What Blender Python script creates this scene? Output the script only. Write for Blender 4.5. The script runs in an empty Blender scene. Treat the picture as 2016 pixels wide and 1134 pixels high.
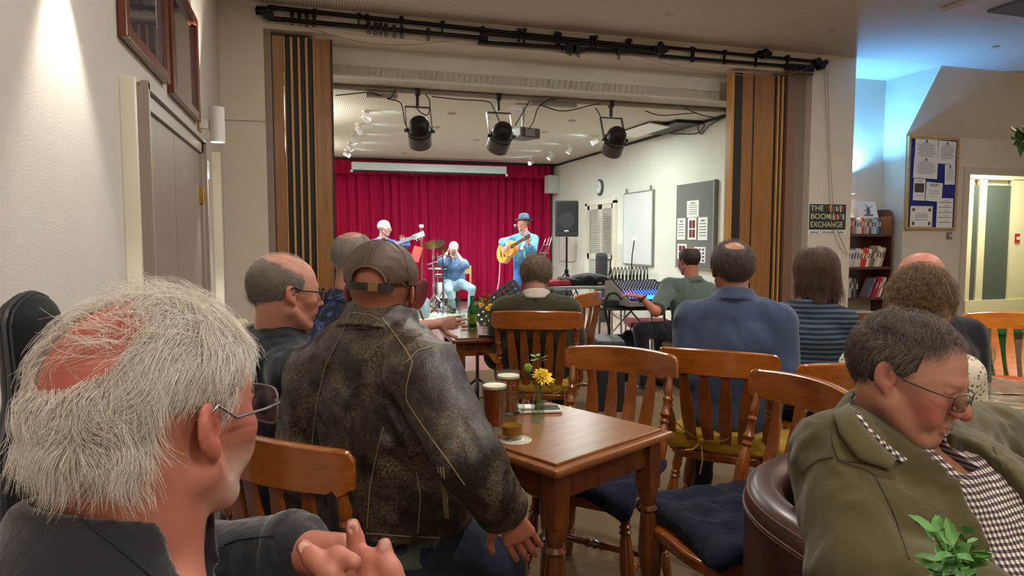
import bpy, bmesh, math, random
import numpy as np
from mathutils import Vector, Matrix
from mathutils.bvhtree import BVHTree
random.seed(7); rng = np.random.default_rng(7)
sc = bpy.context.scene; COL = sc.collection
PI = math.pi
# ------------------------------------------------------------------ camera frame (24 mm lens, 2016x1134)
CAMZ = 1.33; TH = math.radians(16.7); RHO = math.atan(97/1344.0); FPX = 1344.0
C0 = Vector((0, 0, CAMZ))
FW = Vector((math.sin(TH)*math.cos(RHO), math.cos(TH)*math.cos(RHO), -math.sin(RHO)))
RT = Vector((math.cos(TH), -math.sin(TH), 0)); UPV = RT.cross(FW)
def ray(px, py): return FW + RT*((px-1008)/FPX) - UPV*((py-567)/FPX)
def U(px, py, d): return C0 + ray(px, py)*d
def UZ(px, py, z): r = ray(px, py); return C0 + r*((z-CAMZ)/r.z)
def UY(px, py, Y): r = ray(px, py); return C0 + r*(Y/r.y)
def UX(px, py, X): r = ray(px, py); return C0 + r*(X/r.x)
def heading(psi): a = math.radians(psi)+TH; return Vector((math.sin(a), math.cos(a), 0))
def CR(xr, d): v = C0 + RT*xr + Vector((math.sin(TH), math.cos(TH), 0))*d; v.z = 0; return v
# ------------------------------------------------------------------ object helpers
ROOTM = {}; EXPOSURE = 0.48
def link(o): COL.objects.link(o); return o
def tag(o, label=None, cat=None, group=None, kind=None):
    if label: o['label'] = label
    if cat: o['category'] = cat
    if group: o['group'] = group
    if kind: o['kind'] = kind
    return o
def thing(name, label, cat, loc=(0,0,0), rz=0.0, group=None):
    o = link(bpy.data.objects.new(name, None)); o.empty_display_size = .05
    o.location = loc; o.rotation_euler = (0, 0, rz)
    ROOTM[o.name] = Matrix.Translation(Vector(loc)) @ Matrix.Rotation(rz, 4, 'Z')
    return tag(o, label, cat, group)
def copy_tree(o, parent=None):
    c = link(o.copy())
    if parent: c.parent = parent
    for ch in list(o.children): copy_tree(ch, c)
    return c
def npmesh(name, V, Fq, mat=None, parent=None, smooth=True, col=None, world=False):
    me = bpy.data.meshes.new(name)
    V = np.asarray(V, dtype=np.float64)
    if world and parent is not None and parent.name in ROOTM:
        Mi = np.array(ROOTM[parent.name].inverted()); V = V @ Mi[:3,:3].T + Mi[:3,3]
    if isinstance(Fq, np.ndarray):
        n, k = Fq.shape
        me.vertices.add(len(V)); me.vertices.foreach_set('co', V.ravel())
        me.loops.add(n*k); me.loops.foreach_set('vertex_index', Fq.astype(np.int32).ravel())
        me.polygons.add(n); me.polygons.foreach_set('loop_start', np.arange(0, n*k, k, dtype=np.int32))
        me.update(calc_edges=True)
    else:
        me.from_pydata([tuple(v) for v in V], [], Fq); me.update()
    if smooth: me.polygons.foreach_set('use_smooth', np.ones(len(me.polygons), dtype=bool))
    if col is not None:
        at = me.color_attributes.new('Col', 'FLOAT_COLOR', 'POINT')
        c4 = np.ones((len(V), 4)); c4[:, :3] = col; at.data.foreach_set('color', c4.ravel())
    if mat: me.materials.append(mat)
    o = link(bpy.data.objects.new(name, me))
    if parent is not None:
        o.parent = parent
        if parent.name in ROOTM: ROOTM[o.name] = ROOTM[parent.name]
    return o
def frame_of(ax):
    ax = Vector(ax).normalized(); t = Vector((0,0,1)) if abs(ax.z) < .9 else Vector((1,0,0))
    s = ax.cross(t).normalized(); return s, ax.cross(s).normalized(), ax
class MB:
    def __init__(s): s.v = []; s.f = []; s.sm = []
    def _add(s, vs, fs, smooth=False):
        n = len(s.v); s.v += [tuple(v) for v in vs]; s.f += [tuple(i+n for i in f) for f in fs]; s.sm += [smooth]*len(fs); return s
    def box(s, c, size, rz=0.0, M=None, bev=0.0):
        c = Vector(c); R = M if M is not None else Matrix.Rotation(rz, 3, 'Z')
        hx, hy, hz = size[0]/2, size[1]/2, size[2]/2
        if bev <= 0:
            vs = [c + R @ Vector((x*hx, y*hy, z*hz)) for x in (-1,1) for y in (-1,1) for z in (-1,1)]
            return s._add(vs, [(0,1,3,2),(4,6,7,5),(0,4,5,1),(2,3,7,6),(0,2,6,4),(1,5,7,3)])
        bm = bmesh.new(); bmesh.ops.create_cube(bm, size=1.0)
        for v in bm.verts: v.co = Vector((v.co.x*size[0], v.co.y*size[1], v.co.z*size[2]))
        bmesh.ops.bevel(bm, geom=list(bm.edges), offset=bev, segments=2, affect='EDGES', profile=.6)
        bm.verts.index_update()
        vs = [c + R @ v.co for v in bm.verts]; fs = [[v.index for v in f.verts] for f in bm.faces]; bm.free()
        return s._add(vs, fs)
    def lathe(s, prof, a, b, seg=16, L=None, caps=True):
        a, b = Vector(a), Vector(b); sd, up, ax = frame_of(b-a); L = (b-a).length if L is None else L
        vs = []; fs = []; n = len(prof)
        for t, r in prof:
            for i in range(seg):
                g = 2*PI*i/seg; vs.append(a + ax*(t*L) + sd*(math.cos(g)*r) + up*(math.sin(g)*r))
        for j in range(n-1):
            for i in range(seg):
                k = (i+1) % seg; fs.append((j*seg+i, j*seg+k, (j+1)*seg+k, (j+1)*seg+i))
        if caps:
            fs.append(tuple(reversed(range(seg)))); fs.append(tuple((n-1)*seg+i for i in range(seg)))
        return s._add(vs, fs, True)
    def cyl(s, a, b, r, r2=None, seg=14): return s.lathe([(0, r), (1, r if r2 is None else r2)], a, b, seg)
    def tube(s, pts, r, seg=8, flat=1.0):
        pts = [Vector(p) for p in pts]; n = len(pts); vs = []; fs = []
        nrm = None
        for j, p in enumerate(pts):
            t = (pts[min(j+1, n-1)] - pts[max(j-1, 0)]).normalized()
            if nrm is None: nrm = frame_of(t)[0]
            nrm = (nrm - t*nrm.dot(t)).normalized(); bn = t.cross(nrm)
            rr = r(j/(n-1)) if callable(r) else r
            for i in range(seg):
                g = 2*PI*i/seg; vs.append(p + nrm*(math.cos(g)*rr) + bn*(math.sin(g)*rr*flat))
        for j in range(n-1):
            for i in range(seg):
                k = (i+1) % seg; fs.append((j*seg+i, j*seg+k, (j+1)*seg+k, (j+1)*seg+i))
        fs.append(tuple(reversed(range(seg)))); fs.append(tuple((n-1)*seg+i for i in range(seg)))
        return s._add(vs, fs, True)
    def quad(s, *p): return s._add(p, [tuple(range(len(p)))])
    def prism(s, poly, off):
        n = len(poly); off = Vector(off); vs = [Vector(p) for p in poly]; vs = vs + [v+off for v in vs]
        fs = [tuple(reversed(range(n))), tuple(range(n, 2*n))] + [(i, (i+1) % n, n+(i+1) % n, n+i) for i in range(n)]
        return s._add(vs, fs)
    def sphere(s, c, r, seg=14, R=None):
        c = Vector(c); r = (r, r, r) if isinstance(r, (int, float)) else r
        vs = []; fs = []; m = seg//2
        for j in range(m+1):
            for i in range(seg):
                a, b = PI*j/m, 2*PI*i/seg
                q = Vector((r[0]*math.sin(a)*math.cos(b), r[1]*math.sin(a)*math.sin(b), r[2]*math.cos(a)))
                vs.append(c + (R @ q if R else q))
        for j in range(m):
            for i in range(seg):
                k = (i+1) % seg; fs.append((j*seg+i, (j+1)*seg+i, (j+1)*seg+k, j*seg+k))
        return s._add(vs, fs, True)
    def build(s, name, mat=None, parent=None, world=False, solid=0, bevel=0):
        V = s.v
        o = npmesh(name, V, s.f, mat, parent, smooth=False, world=world)
        o.data.polygons.foreach_set('use_smooth', np.array(s.sm, dtype=bool))
        bm = bmesh.new(); bm.from_mesh(o.data); bmesh.ops.remove_doubles(bm, verts=bm.verts, dist=1e-6)
        bmesh.ops.recalc_face_normals(bm, faces=bm.faces)
        for e in bm.edges:
            if len(e.link_faces) == 2 and e.calc_face_angle(0) > .7: e.smooth = False
        bm.to_mesh(o.data); bm.free()
        if bevel:
            m = o.modifiers.new('bevel', 'BEVEL'); m.width = bevel; m.segments = 2; m.limit_method = 'ANGLE'
        return o
def text_obj(body, size, mat, parent, M, name='lettering', extrude=.0005, align='CENTER'):
    cu = bpy.data.curves.new('t', 'FONT'); cu.body = body; cu.size = size; cu.extrude = extrude
    cu.align_x = align; cu.align_y = 'CENTER'
    t = bpy.data.objects.new('t', cu); link(t)
    dg = bpy.context.evaluated_depsgraph_get(); me = bpy.data.meshes.new_from_object(t.evaluated_get(dg))
    bpy.data.objects.remove(t); bpy.data.curves.remove(cu)
    me.name = name; me.transform(M)
    if parent is not None and parent.name in ROOTM: me.transform(ROOTM[parent.name].inverted())
    me.materials.clear(); me.materials.append(mat)
    o = link(bpy.data.objects.new(name, me)); o.parent = parent
    if parent is not None and parent.name in ROOTM: ROOTM[o.name] = ROOTM[parent.name]
    return o
# ------------------------------------------------------------------ materials
def lin(h):
    h = h.lstrip('#'); c = [int(h[i:i+2], 16)/255 for i in (0, 2, 4)]
    return tuple(((x+.055)/1.055)**2.4 if x > .04045 else x/12.92 for x in c)
class NT:
    def __init__(s, name, rough=.5, metal=0.0, spec=.5):
        s.m = bpy.data.materials.new(name); s.m.use_nodes = True; s.n = s.m.node_tree.nodes; s.l = s.m.node_tree.links
        s.b = s.n['Principled BSDF']; s.b.inputs['Roughness'].default_value = rough
        s.b.inputs['Metallic'].default_value = metal; s.b.inputs['Specular IOR Level'].default_value = spec
    def node(s, t, **kw):
        n = s.n.new(t)
        for k, v in kw.items():
            if k in n.inputs: n.inputs[k].default_value = v
            else: setattr(n, k, v)
        return n
    def co(s, scale=(1,1,1), kind='Object', rot=(0,0,0)):
        tc = s.n.new('ShaderNodeTexCoord'); mp = s.n.new('ShaderNodeMapping'); mp.inputs['Scale'].default_value = scale
        mp.inputs['Rotation'].default_value = rot
        s.l.new(tc.outputs[kind], mp.inputs['Vector']); return mp.outputs['Vector']
    def noise(s, vec, scale, detail=4, rough=.55, dist=0):
        n = s.node('ShaderNodeTexNoise', Scale=scale, Detail=detail, Roughness=rough, Distortion=dist)
        s.l.new(vec, n.inputs['Vector']); return n.outputs['Fac']
    def ramp(s, fac, stops):
        r = s.n.new('ShaderNodeValToRGB'); e = r.color_ramp.elements
        while len(e) < len(stops): e.new(.5)
        for el, (p, c) in zip(e, stops):
            el.position = p; el.color = (*(lin(c) if isinstance(c, str) else (c, c, c)), 1)
        s.l.new(fac, r.inputs['Fac']); return r.outputs['Color']
    def math(s, op, a, b=None):
        n = s.n.new('ShaderNodeMath'); n.operation = op
        for i, x in enumerate((a, b)):
            if x is None: continue
            if isinstance(x, (int, float)): n.inputs[i].default_value = x
            else: s.l.new(x, n.inputs[i])
        return n.outputs[0]
    def mix(s, fac, a, b, mode='MIX'):
        n = s.n.new('ShaderNodeMix'); n.data_type = 'RGBA'; n.blend_type = mode
        for i, x in ((0, fac), (6, a), (7, b)):
            if isinstance(x, (int, float)): n.inputs[i].default_value = x
            elif isinstance(x, str): n.inputs[i].default_value = (*lin(x), 1)
            else: s.l.new(x, n.inputs[i])
        return n.outputs[2]
    def base(s, c):
        if isinstance(c, str): s.b.inputs['Base Color'].default_value = (*lin(c), 1)
        else: s.l.new(c, s.b.inputs['Base Color'])
        return s
    def rough(s, x): s.l.new(x, s.b.inputs['Roughness']); return s
    def bump(s, h, strength=.2, dist=.002):
        b = s.node('ShaderNodeBump', Strength=strength, Distance=dist); s.l.new(h, b.inputs['Height'])
        s.l.new(b.outputs['Normal'], s.b.inputs['Normal']); return s
    def set(s, **kw):
        for k, v in kw.items(): s.b.inputs[k.replace('_', ' ')].default_value = v
        return s
_M = {}
def plain(hexc, rough=.5, metal=0.0, var=.12, scale=30, bump=.0, spec=.5, name=None):
    key = (hexc, rough, metal, var, scale, bump, spec)
    if key in _M: return _M[key]
    m = NT(name or 'surface_'+hexc.strip('#'), rough, metal, spec); v = m.co()
    n = m.noise(v, scale, 3)
    c = m.mix(m.math('MULTIPLY', n, var), hexc, '#000000')
    m.base(c)
    if bump: m.bump(n, bump)
    _M[key] = m.m; return m.m
def wood(a, b, rough=.3, scale=6, stretch=(1, 12, 12), name='wood', coat=.3, bump=.05):
    m = NT(name, rough); v = m.co(stretch); n1 = m.noise(v, scale, 6, .6, .6); n2 = m.noise(m.co(), 2.5, 2)
    c = m.ramp(n1, [(.3, a), (.7, b)]); m.base(m.mix(m.math('MULTIPLY', n2, .35), c, a)); m.bump(n1, bump, .001)
    m.set(Coat_Weight=coat, Coat_Roughness=.15); return m.m
def fabric(hexc, rough=.85,  weave=900, var=.25, name=None, bump=.25, hex2=None, sheen=.2, wr=13):
    m = NT(name or 'fabric_'+hexc.strip('#'), rough, 0, .25); v = m.co()
    n = m.noise(v, 9, 4); w = m.noise(v, weave, 2)
    c = m.mix(m.math('MULTIPLY', n, var*2), hexc, hex2 or '#000000')
    m.base(m.mix(m.math('MULTIPLY', w, .25), c, '#000000')); m.bump(m.math('ADD', m.math('MULTIPLY', w, .10), m.math('MULTIPLY', m.noise(m.co((1, 1, .55)), wr, 5, .55, .5), 2.0)), bump*2, .006)
    m.set(Sheen_Weight=sheen); return m.m
def emit(hexc, st, name='emitter'):
    m = NT(name, .5); m.base(hexc); m.set(Emission_Strength=st); m.b.inputs['Emission Color'].default_value = (*lin(hexc), 1); return m.m
def glassm(name='clear_glass', col='#ffffff', rough=.0, ior=1.45, thin=False):
    m = NT(name, rough); m.base(col); m.set(Transmission_Weight=1.0, IOR=ior); return m.m
def clearglass(name, tint='#f6faf8', refl=.9):
    if name in _M: return _M[name]
    m = NT(name); out = m.n['Material Output']; t = m.node('ShaderNodeBsdfTransparent'); t.inputs[0].default_value = (*lin(tint), 1); g = m.node('ShaderNodeBsdfGlossy'); g.inputs['Roughness'].default_value = .02
    f = m.n.new('ShaderNodeLayerWeight'); f.inputs['Blend'].default_value = .5; mx = m.n.new('ShaderNodeMixShader'); m.l.new(m.math('ADD', m.math('MULTIPLY', m.math('POWER', f.outputs['Facing'], 4.0), refl*.75), .05), mx.inputs[0]); m.l.new(t.outputs[0], mx.inputs[1]); m.l.new(g.outputs[0], mx.inputs[2])
    m.l.new(mx.outputs[0], out.inputs[0]); m.n.remove(m.b); _M[name] = m.m; return m.m
# ------------------------------------------------------------------ signed-distance modelling
class Pr:
    def __init__(s, c, r, f): s.c = np.array(c, float); s.r = float(r); s.f = f
def V3(v): return np.array(tuple(v), float)
def cap(a, b, ra, rb=None):
    a, b = V3(a), V3(b); rb = ra if rb is None else rb; ab = b-a; L2 = max(ab@ab, 1e-9)
    def f(P):
        q = P-a; t = np.clip((q@ab)/L2, 0, 1); return np.linalg.norm(q - t[..., None]*ab, axis=-1) - (ra+(rb-ra)*t)
    return Pr((a+b)/2, np.sqrt(L2)/2+max(ra, rb), f)
def ell(c, r, R=None):
    c = V3(c); r = np.array(r, float); R = np.eye(3) if R is None else np.array(R)
    def f(P):
        q = (P-c)@R; k0 = np.linalg.norm(q/r, axis=-1); k1 = np.linalg.norm(q/(r*r), axis=-1)
        return k0*(k0-1)/np.maximum(k1, 1e-6)
    return Pr(c, r.max(), f)
def loft(a, b, side, r0, r1):
    a, b, side = V3(a), V3(b), V3(side); ax = b-a; L = np.linalg.norm(ax); ax = ax/L
    side = side - ax*(side@ax); side /= np.linalg.norm(side); fr = np.cross(ax, side)
    def f(P):
        q = P-a; w0 = q@ax; t = np.clip(w0/L, 0, 1); w = w0 - t*L
        rx = r0[0]+(r1[0]-r0[0])*t; ry = r0[1]+(r1[1]-r0[1])*t; m = np.minimum(rx, ry)
        k = np.sqrt((q@side/rx)**2+(q@fr/ry)**2+(w/m)**2); return (k-1)*m
    return Pr((a+b)/2, L/2+max(r0+r1), f)
def rbox(c, h, rd=.005, R=None):
    c = V3(c); h = np.array(h, float); R = np.eye(3) if R is None else np.array(R)
    def f(P):
        q = np.abs((P-c)@R)-(h-rd); return np.linalg.norm(np.maximum(q, 0), axis=-1)+np.minimum(q.max(-1), 0)-rd
    return Pr(c, np.linalg.norm(h), f)
def ring(c, n, R, hh, t, flare=0.0, sq=1.0):
    c, n = V3(c), V3(n); n = n/np.linalg.norm(n)
    def f(P):
        q = P-c; a = q@n; rv = q-a[..., None]*n; rv = rv*np.array([1, sq, 1]); r = np.linalg.norm(rv, axis=-1)
        x = np.abs(r-(R+flare*a))-t+.003; y = np.abs(a)-hh+.003
        return np.sqrt(np.maximum(x, 0)**2+np.maximum(y, 0)**2)+np.minimum(np.maximum(x, y), 0)-.003
    return Pr(c, math.hypot(R/min(1, sq)+abs(flare)*hh+t, hh), f)
def plane_cut(pt, n, ext=.3):
    pt, n = V3(pt), V3(n); n = n/np.linalg.norm(n)
    return Pr(pt, ext, lambda P: (P-pt)@n)   # inside (negative) = removed when used with op '-'
def xf(p, R, c, s=1.0):
    R = np.array(R, float); c = V3(c)
    return Pr(R@p.c*s+c, p.r*s, lambda P: p.f(((P-c)@R)/s)*s)
_w = rng.normal(size=(14, 3)); _w /= np.linalg.norm(_w, axis=1)[:, None]; _ph = rng.uniform(0, 6.28, 14)
def folds(amp, freq, stretch=(1, 1, 1), seed=0, sharp=True):
    st = np.array(stretch)
    def f(P):
        out = 0
        for sc_, am in ((1.0, .62), (2.3, .38)) if sharp else ((1.0, 1.0),):
            q = P*st*freq*sc_ + seed*3.1; w = np.zeros(P.shape[:-1]); wq = q + 1.1*np.sin(q[..., [1, 2, 0]]*.8+seed)
            for i in range(6): w += np.sin(wq@_w[(i+seed) % 14]*(1+.35*i)+_ph[(i*3+seed) % 14])/(1+.35*i)
            w = w/2.6
            if sharp: w = .7-1.9*np.sqrt(w*w+.012)
            out = out+am*w
        return amp*out
    return f
class G:
    def __init__(s, lo, hi, h):
        s.lo = np.array(lo, float); s.h = h; s.n = np.ceil((np.array(hi)-s.lo)/h).astype(int)+1
        s.D = np.full(s.n, 9.0, np.float32)
    def win(s, c, r):
        i0 = np.maximum(np.floor((c-r-s.lo)/s.h).astype(int), 0); i1 = np.minimum(np.ceil((c+r-s.lo)/s.h).astype(int)+1, s.n)
        if (i1 <= i0).any(): return None
        ax = [s.lo[k]+np.arange(i0[k], i1[k])*s.h for k in range(3)]
        P = np.stack(np.meshgrid(*ax, indexing='ij'), -1); return tuple(slice(a, b) for a, b in zip(i0, i1)), P
    def add(s, p, k=.01, off=0.0):
        w = s.win(p.c, p.r+k+3*s.h+abs(off)+.01)
        if w is None: return s
        sl, P = w; d = p.f(P)-off; a = s.D[sl]
        hh = np.clip(.5+.5*(a-d)/k, 0, 1); s.D[sl] = a+(d-a)*hh-k*hh*(1-hh); return s
    def adds(s, ps, k=.01, off=0.0):
        for p in ps: s.add(p, k, off)
        return s
    def sub(s, p, k=.005, off=0.0):
        w = s.win(p.c, p.r+k+3*s.h+.01)
        if w is None: return s
        sl, P = w; d = -(p.f(P)-off); a = s.D[sl]
        hh = np.clip(.5-.5*(a-d)/k, 0, 1); s.D[sl] = a+(d-a)*hh+k*hh*(1-hh); return s
    def inter(s, fn):
        m = np.abs(s.D) < 1; idx = np.argwhere(s.D < .05)
        P = s.lo+idx*s.h; d = fn(P); t = tuple(idx.T); s.D[t] = np.maximum(s.D[t], d); return s
    def disp(s, fn, band=.03):
        idx = np.argwhere(np.abs(s.D) < band); P = s.lo+idx*s.h; t = tuple(idx.T); s.D[t] -= fn(P); return s
    def mesh(s):
        D = s.D; n = s.n
        D = D.copy(); D[0] = D[-1] = 9; D[:, 0] = D[:, -1] = 9; D[:, :, 0] = D[:, :, -1] = 9
        S = D < 0
        cnt = sum(S[i:n[0]-1+i, j:n[1]-1+j, k:n[2]-1+k].astype(np.int8) for i in (0,1) for j in (0,1) for k in (0,1))
        cells = np.argwhere((cnt > 0) & (cnt < 8)); ids = np.full(cnt.shape, -1, np.int32); ids[tuple(cells.T)] = np.arange(len(cells))
        cor = [(i, j, k) for i in (0,1) for j in (0,1) for k in (0,1)]
        val = {c: D[cells[:, 0]+c[0], cells[:, 1]+c[1], cells[:, 2]+c[2]] for c in cor}
        acc = np.zeros((len(cells), 3)); m = np.zeros(len(cells))
        for a in cor:
            for ax in range(3):
                if a[ax]: continue
                b = list(a); b[ax] = 1; b = tuple(b); va, vb = val[a], val[b]; x = (va < 0) != (vb < 0)
                t = np.where(x, va/np.where(x, va-vb, 1), 0)
                p = np.array(a, float)[None]+np.zeros((len(cells), 3)); p[:, ax] = t
                acc += p*x[:, None]; m += x
        V = s.lo + (cells+acc/m[:, None])*s.h
        Q = []
        for ax in range(3):
            sl0 = [slice(None)]*3; sl1 = [slice(None)]*3; sl0[ax] = slice(0, -1); sl1[ax] = slice(1, None)
            A, B = S[tuple(sl0)], S[tuple(sl1)]
            for sgn in (0, 1):
                e = np.argwhere(A & ~B) if sgn == 0 else np.argwhere(~A & B)
                u, v = (ax+1) % 3, (ax+2) % 3
                def cell(du, dv):
                    c = e.copy(); c[:, u] += du; c[:, v] += dv; return ids[tuple(c.T)]
                q = np.stack([cell(-1, -1), cell(0, -1), cell(0, 0), cell(-1, 0)], 1)
                Q.append(q if sgn == 0 else q[:, ::-1])
        return V, np.concatenate(Q)
# ------------------------------------------------------------------ heads, hands, bodies
def rotm(yaw=0, pitch=0, roll=0):   # yaw clockwise seen from above, pitch down positive, roll to the right shoulder
    return np.array(Matrix.Rotation(-math.radians(yaw), 3, 'Z') @ Matrix.Rotation(-math.radians(pitch), 3, 'X') @ Matrix.Rotation(math.radians(roll), 3, 'Y'))
def head_prims(o):
    fat = o.get('fat', 0); ns = o.get('nose', 1.0); L = []
    L += [(ell((0, -.015, .038), (.076, .097, .086)), .02), (ell((0, .03, .03), (.066, .062, .075)), .02)]
    L += [(loft((0, .03, .0), (0, .036, -.06), (1, 0, 0), (.064+fat, .058), (.050+fat, .050)), .02)]
    L += [(ell((0, .066, -.094), (.028, .023, .021)), .02)]
    for s in (-1, 1):
        L += [(cap((s*.057, .0, -.045), (s*.026, .06, -.095), .018+fat, .014+fat), .02), (cap((s*.034, .080, .027), (s*.01, .090, .026), .010, .009), .012),
              (ell((s*.044, .062, -.018), (.020, .022, .018)), .02), (ell((s*.032+s*fat, .07, -.045), (.020, .022, .024)), .02)]
    return L
def head_add(g, R, c, s, o):
    X = lambda p: xf(p, R, c, s); ns = o.get('nose', 1.0); fat = o.get('fat', 0)
    for p, k in head_prims(o): g.add(X(p), k*s)
    if o.get('face', True):
        for sd in (-1, 1): g.sub(X(ell((sd*.031, .100, .009), (.017, .014, .011))), .008)
        for sd in (-1, 1): g.add(X(ell((sd*.031, .0785, .008), (.0135, .0125, .0125))), .002)
        for sd in (-1, 1): g.add(X(cap((sd*.044, .083, .011), (sd*.019, .089, .013), .0045, .004)), .004)  # lids
        for sd in (-1, 1): g.add(X(cap((sd*.043, .083, -.001), (sd*.020, .088, -.003), .0035, .003)), .004)
        g.add(X(cap((0, .088, .020), (0, .108*1+.004*ns, -.026), .0075, .0105*ns)), .010)
        for sd in (-1, 1): g.add(X(ell((sd*.0115*ns, .101, -.031), (.0075, .010, .0075))), .005)
        for sd in (-1, 1): g.sub(X(ell((sd*.007, .104, -.041), (.004, .006, .003))), .003)
        g.add(X(ell((0, .089, -.0585), (.022, .010, .0055))), .007); g.add(X(ell((0, .088, -.070), (.019, .010, .006))), .007)
        g.sub(X(ell((0, .101, -.0635), (.024, .006, .0016))), .004)
        for sd in (-1, 1): g.sub(X(cap((sd*.021, .102, -.030), (sd*.034, .089, -.066), .0022, .0015)), .007)
    for sd in (-1, 1):
        Re = np.array(Matrix.Rotation(sd*math.radians(22), 3, 'Z') @ Matrix.Rotation(math.radians(12), 3, 'X'))
        ex = lambda p, sd=sd, Re=Re: X(xf(p, Re, (sd*.0775, -.012, .002), 1.0))
        g.add(ex(ell((sd*.004, -.004, .004), (.0065, .0185, .0300))), .004)
        g.add(ex(ell((sd*.004, .004, -.024), (.0055, .0095, .0120))), .006)
        g.sub(ex(ell((sd*.0115, -.002, .008), (.0055, .0110, .0185))), .002)
        g.add(ex(cap((sd*.005, -.009, .013), (sd*.005, -.006, -.010), .0028, .0028)), .003)
        g.sub(ex(ell((sd*.010, .006, -.003), (.0060, .0060, .0085))), .002)
        g.add(ex(cap((sd*.004, .013, .004), (sd*.005, .012, -.008), .0035)), .004)
def hand_prims(w, d, n, thumb=1, curl=(.5, .6, .7), spread=.012, s=1.0, tcurl=.5):
    w, d, n = Vector(w), Vector(d).normalized(), Vector(n); n = (n-d*n.dot(d)).normalized(); sd = d.cross(n)*thumb
    P = [(loft(w, w+d*.078*s, sd, (.027*s, .017*s), (.040*s, .013*s)), .012)]
    for i in range(4):
        u = (.030-.020*i)*s; ln = (.95, 1.05, 1.0, .8)[i]*s
        p = w+d*(.083-(.004 if i in (0, 3) else 0))*s+sd*u; q = d+sd*(spread*(1.5-i)*8); q.normalize(); a = 0
        r = (.0092, .0095, .009, .0078)[i]*s
        for j, (L, cu) in enumerate(zip((.044, .027, .022), curl)):
            a = cu*(1+.08*(i-1)); ax = sd; q = (q*math.cos(a)+n*math.sin(a)); nn = n; q.normalize()
            n2 = (n*math.cos(a)-q*math.sin(a)*.0)
            e = p+q*L*ln; P.append((cap(p, e, r, r*.9), .004)); p = e; r *= .9
            n = n2
        n = Vector(n)
    b = w+d*.022*s+sd*.024*s; q = (d*.62+sd*.75+Vector(n)*.25).normalized(); r = .0125*s
    for j, L in enumerate((.040, .032, .026)):
        e = b+q*L*s; P.append((cap(b, e, r, r*.88), .006)); b = e; r *= .86
        q = (q-sd*.35*tcurl*2+Vector(n)*.3*tcurl+d*.2).normalized()
    return P
SKIN = {}
def skin(tone):
    if tone not in SKIN:
        m = NT('skin', .48, 0, .4); at = m.n.new('ShaderNodeVertexColor'); at.layer_name = 'Col'
        v = m.co(); n = m.noise(v, 22, 5); f = m.noise(v, 420, 3)
        c = m.mix(m.math('MULTIPLY', n, .16), at.outputs['Color'], '#7a3a30')
        m.base(m.mix(m.math('MULTIPLY', f, .18), c, '#5a2a20')); m.bump(m.math('ADD', m.math('MULTIPLY', f, .5), m.noise(v, 90, 4)), .22, .0015)
        m.set(Subsurface_Weight=.12, Subsurface_Scale=.01); m.b.inputs['Subsurface Radius'].default_value = (1, .35, .2)
        SKIN[tone] = m.m
    return SKIN[tone]
def hairmat(name='hair', rough=.5):
    key = ('hair', rough)
    if key not in _M:
        m = NT(name, rough, 0, .35); at = m.n.new('ShaderNodeVertexColor'); at.layer_name = 'Col'
        v = m.co((1, 1, .25)); n = m.noise(v, 420, 4); n2 = m.noise(v, 60, 4)
        c = m.mix(m.math('MULTIPLY', n, .7), at.outputs['Color'], '#120d09'); m.base(m.mix(m.math('MULTIPLY', n2, .3), c, '#000000'))
        m.bump(n, .6, .003); _M[key] = m.m
    return _M[key]
def strandmat():
    if 'strand' not in _M:
        m = NT('hair_strands', .42, 0, .4); at = m.n.new('ShaderNodeVertexColor'); at.layer_name = 'Col'; m.base(at.outputs['Color']); _M['strand'] = m.m
    return _M['strand']
CRC = np.array((0, -.015, .038)); CRR = np.array((.078, .099, .088))
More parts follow.
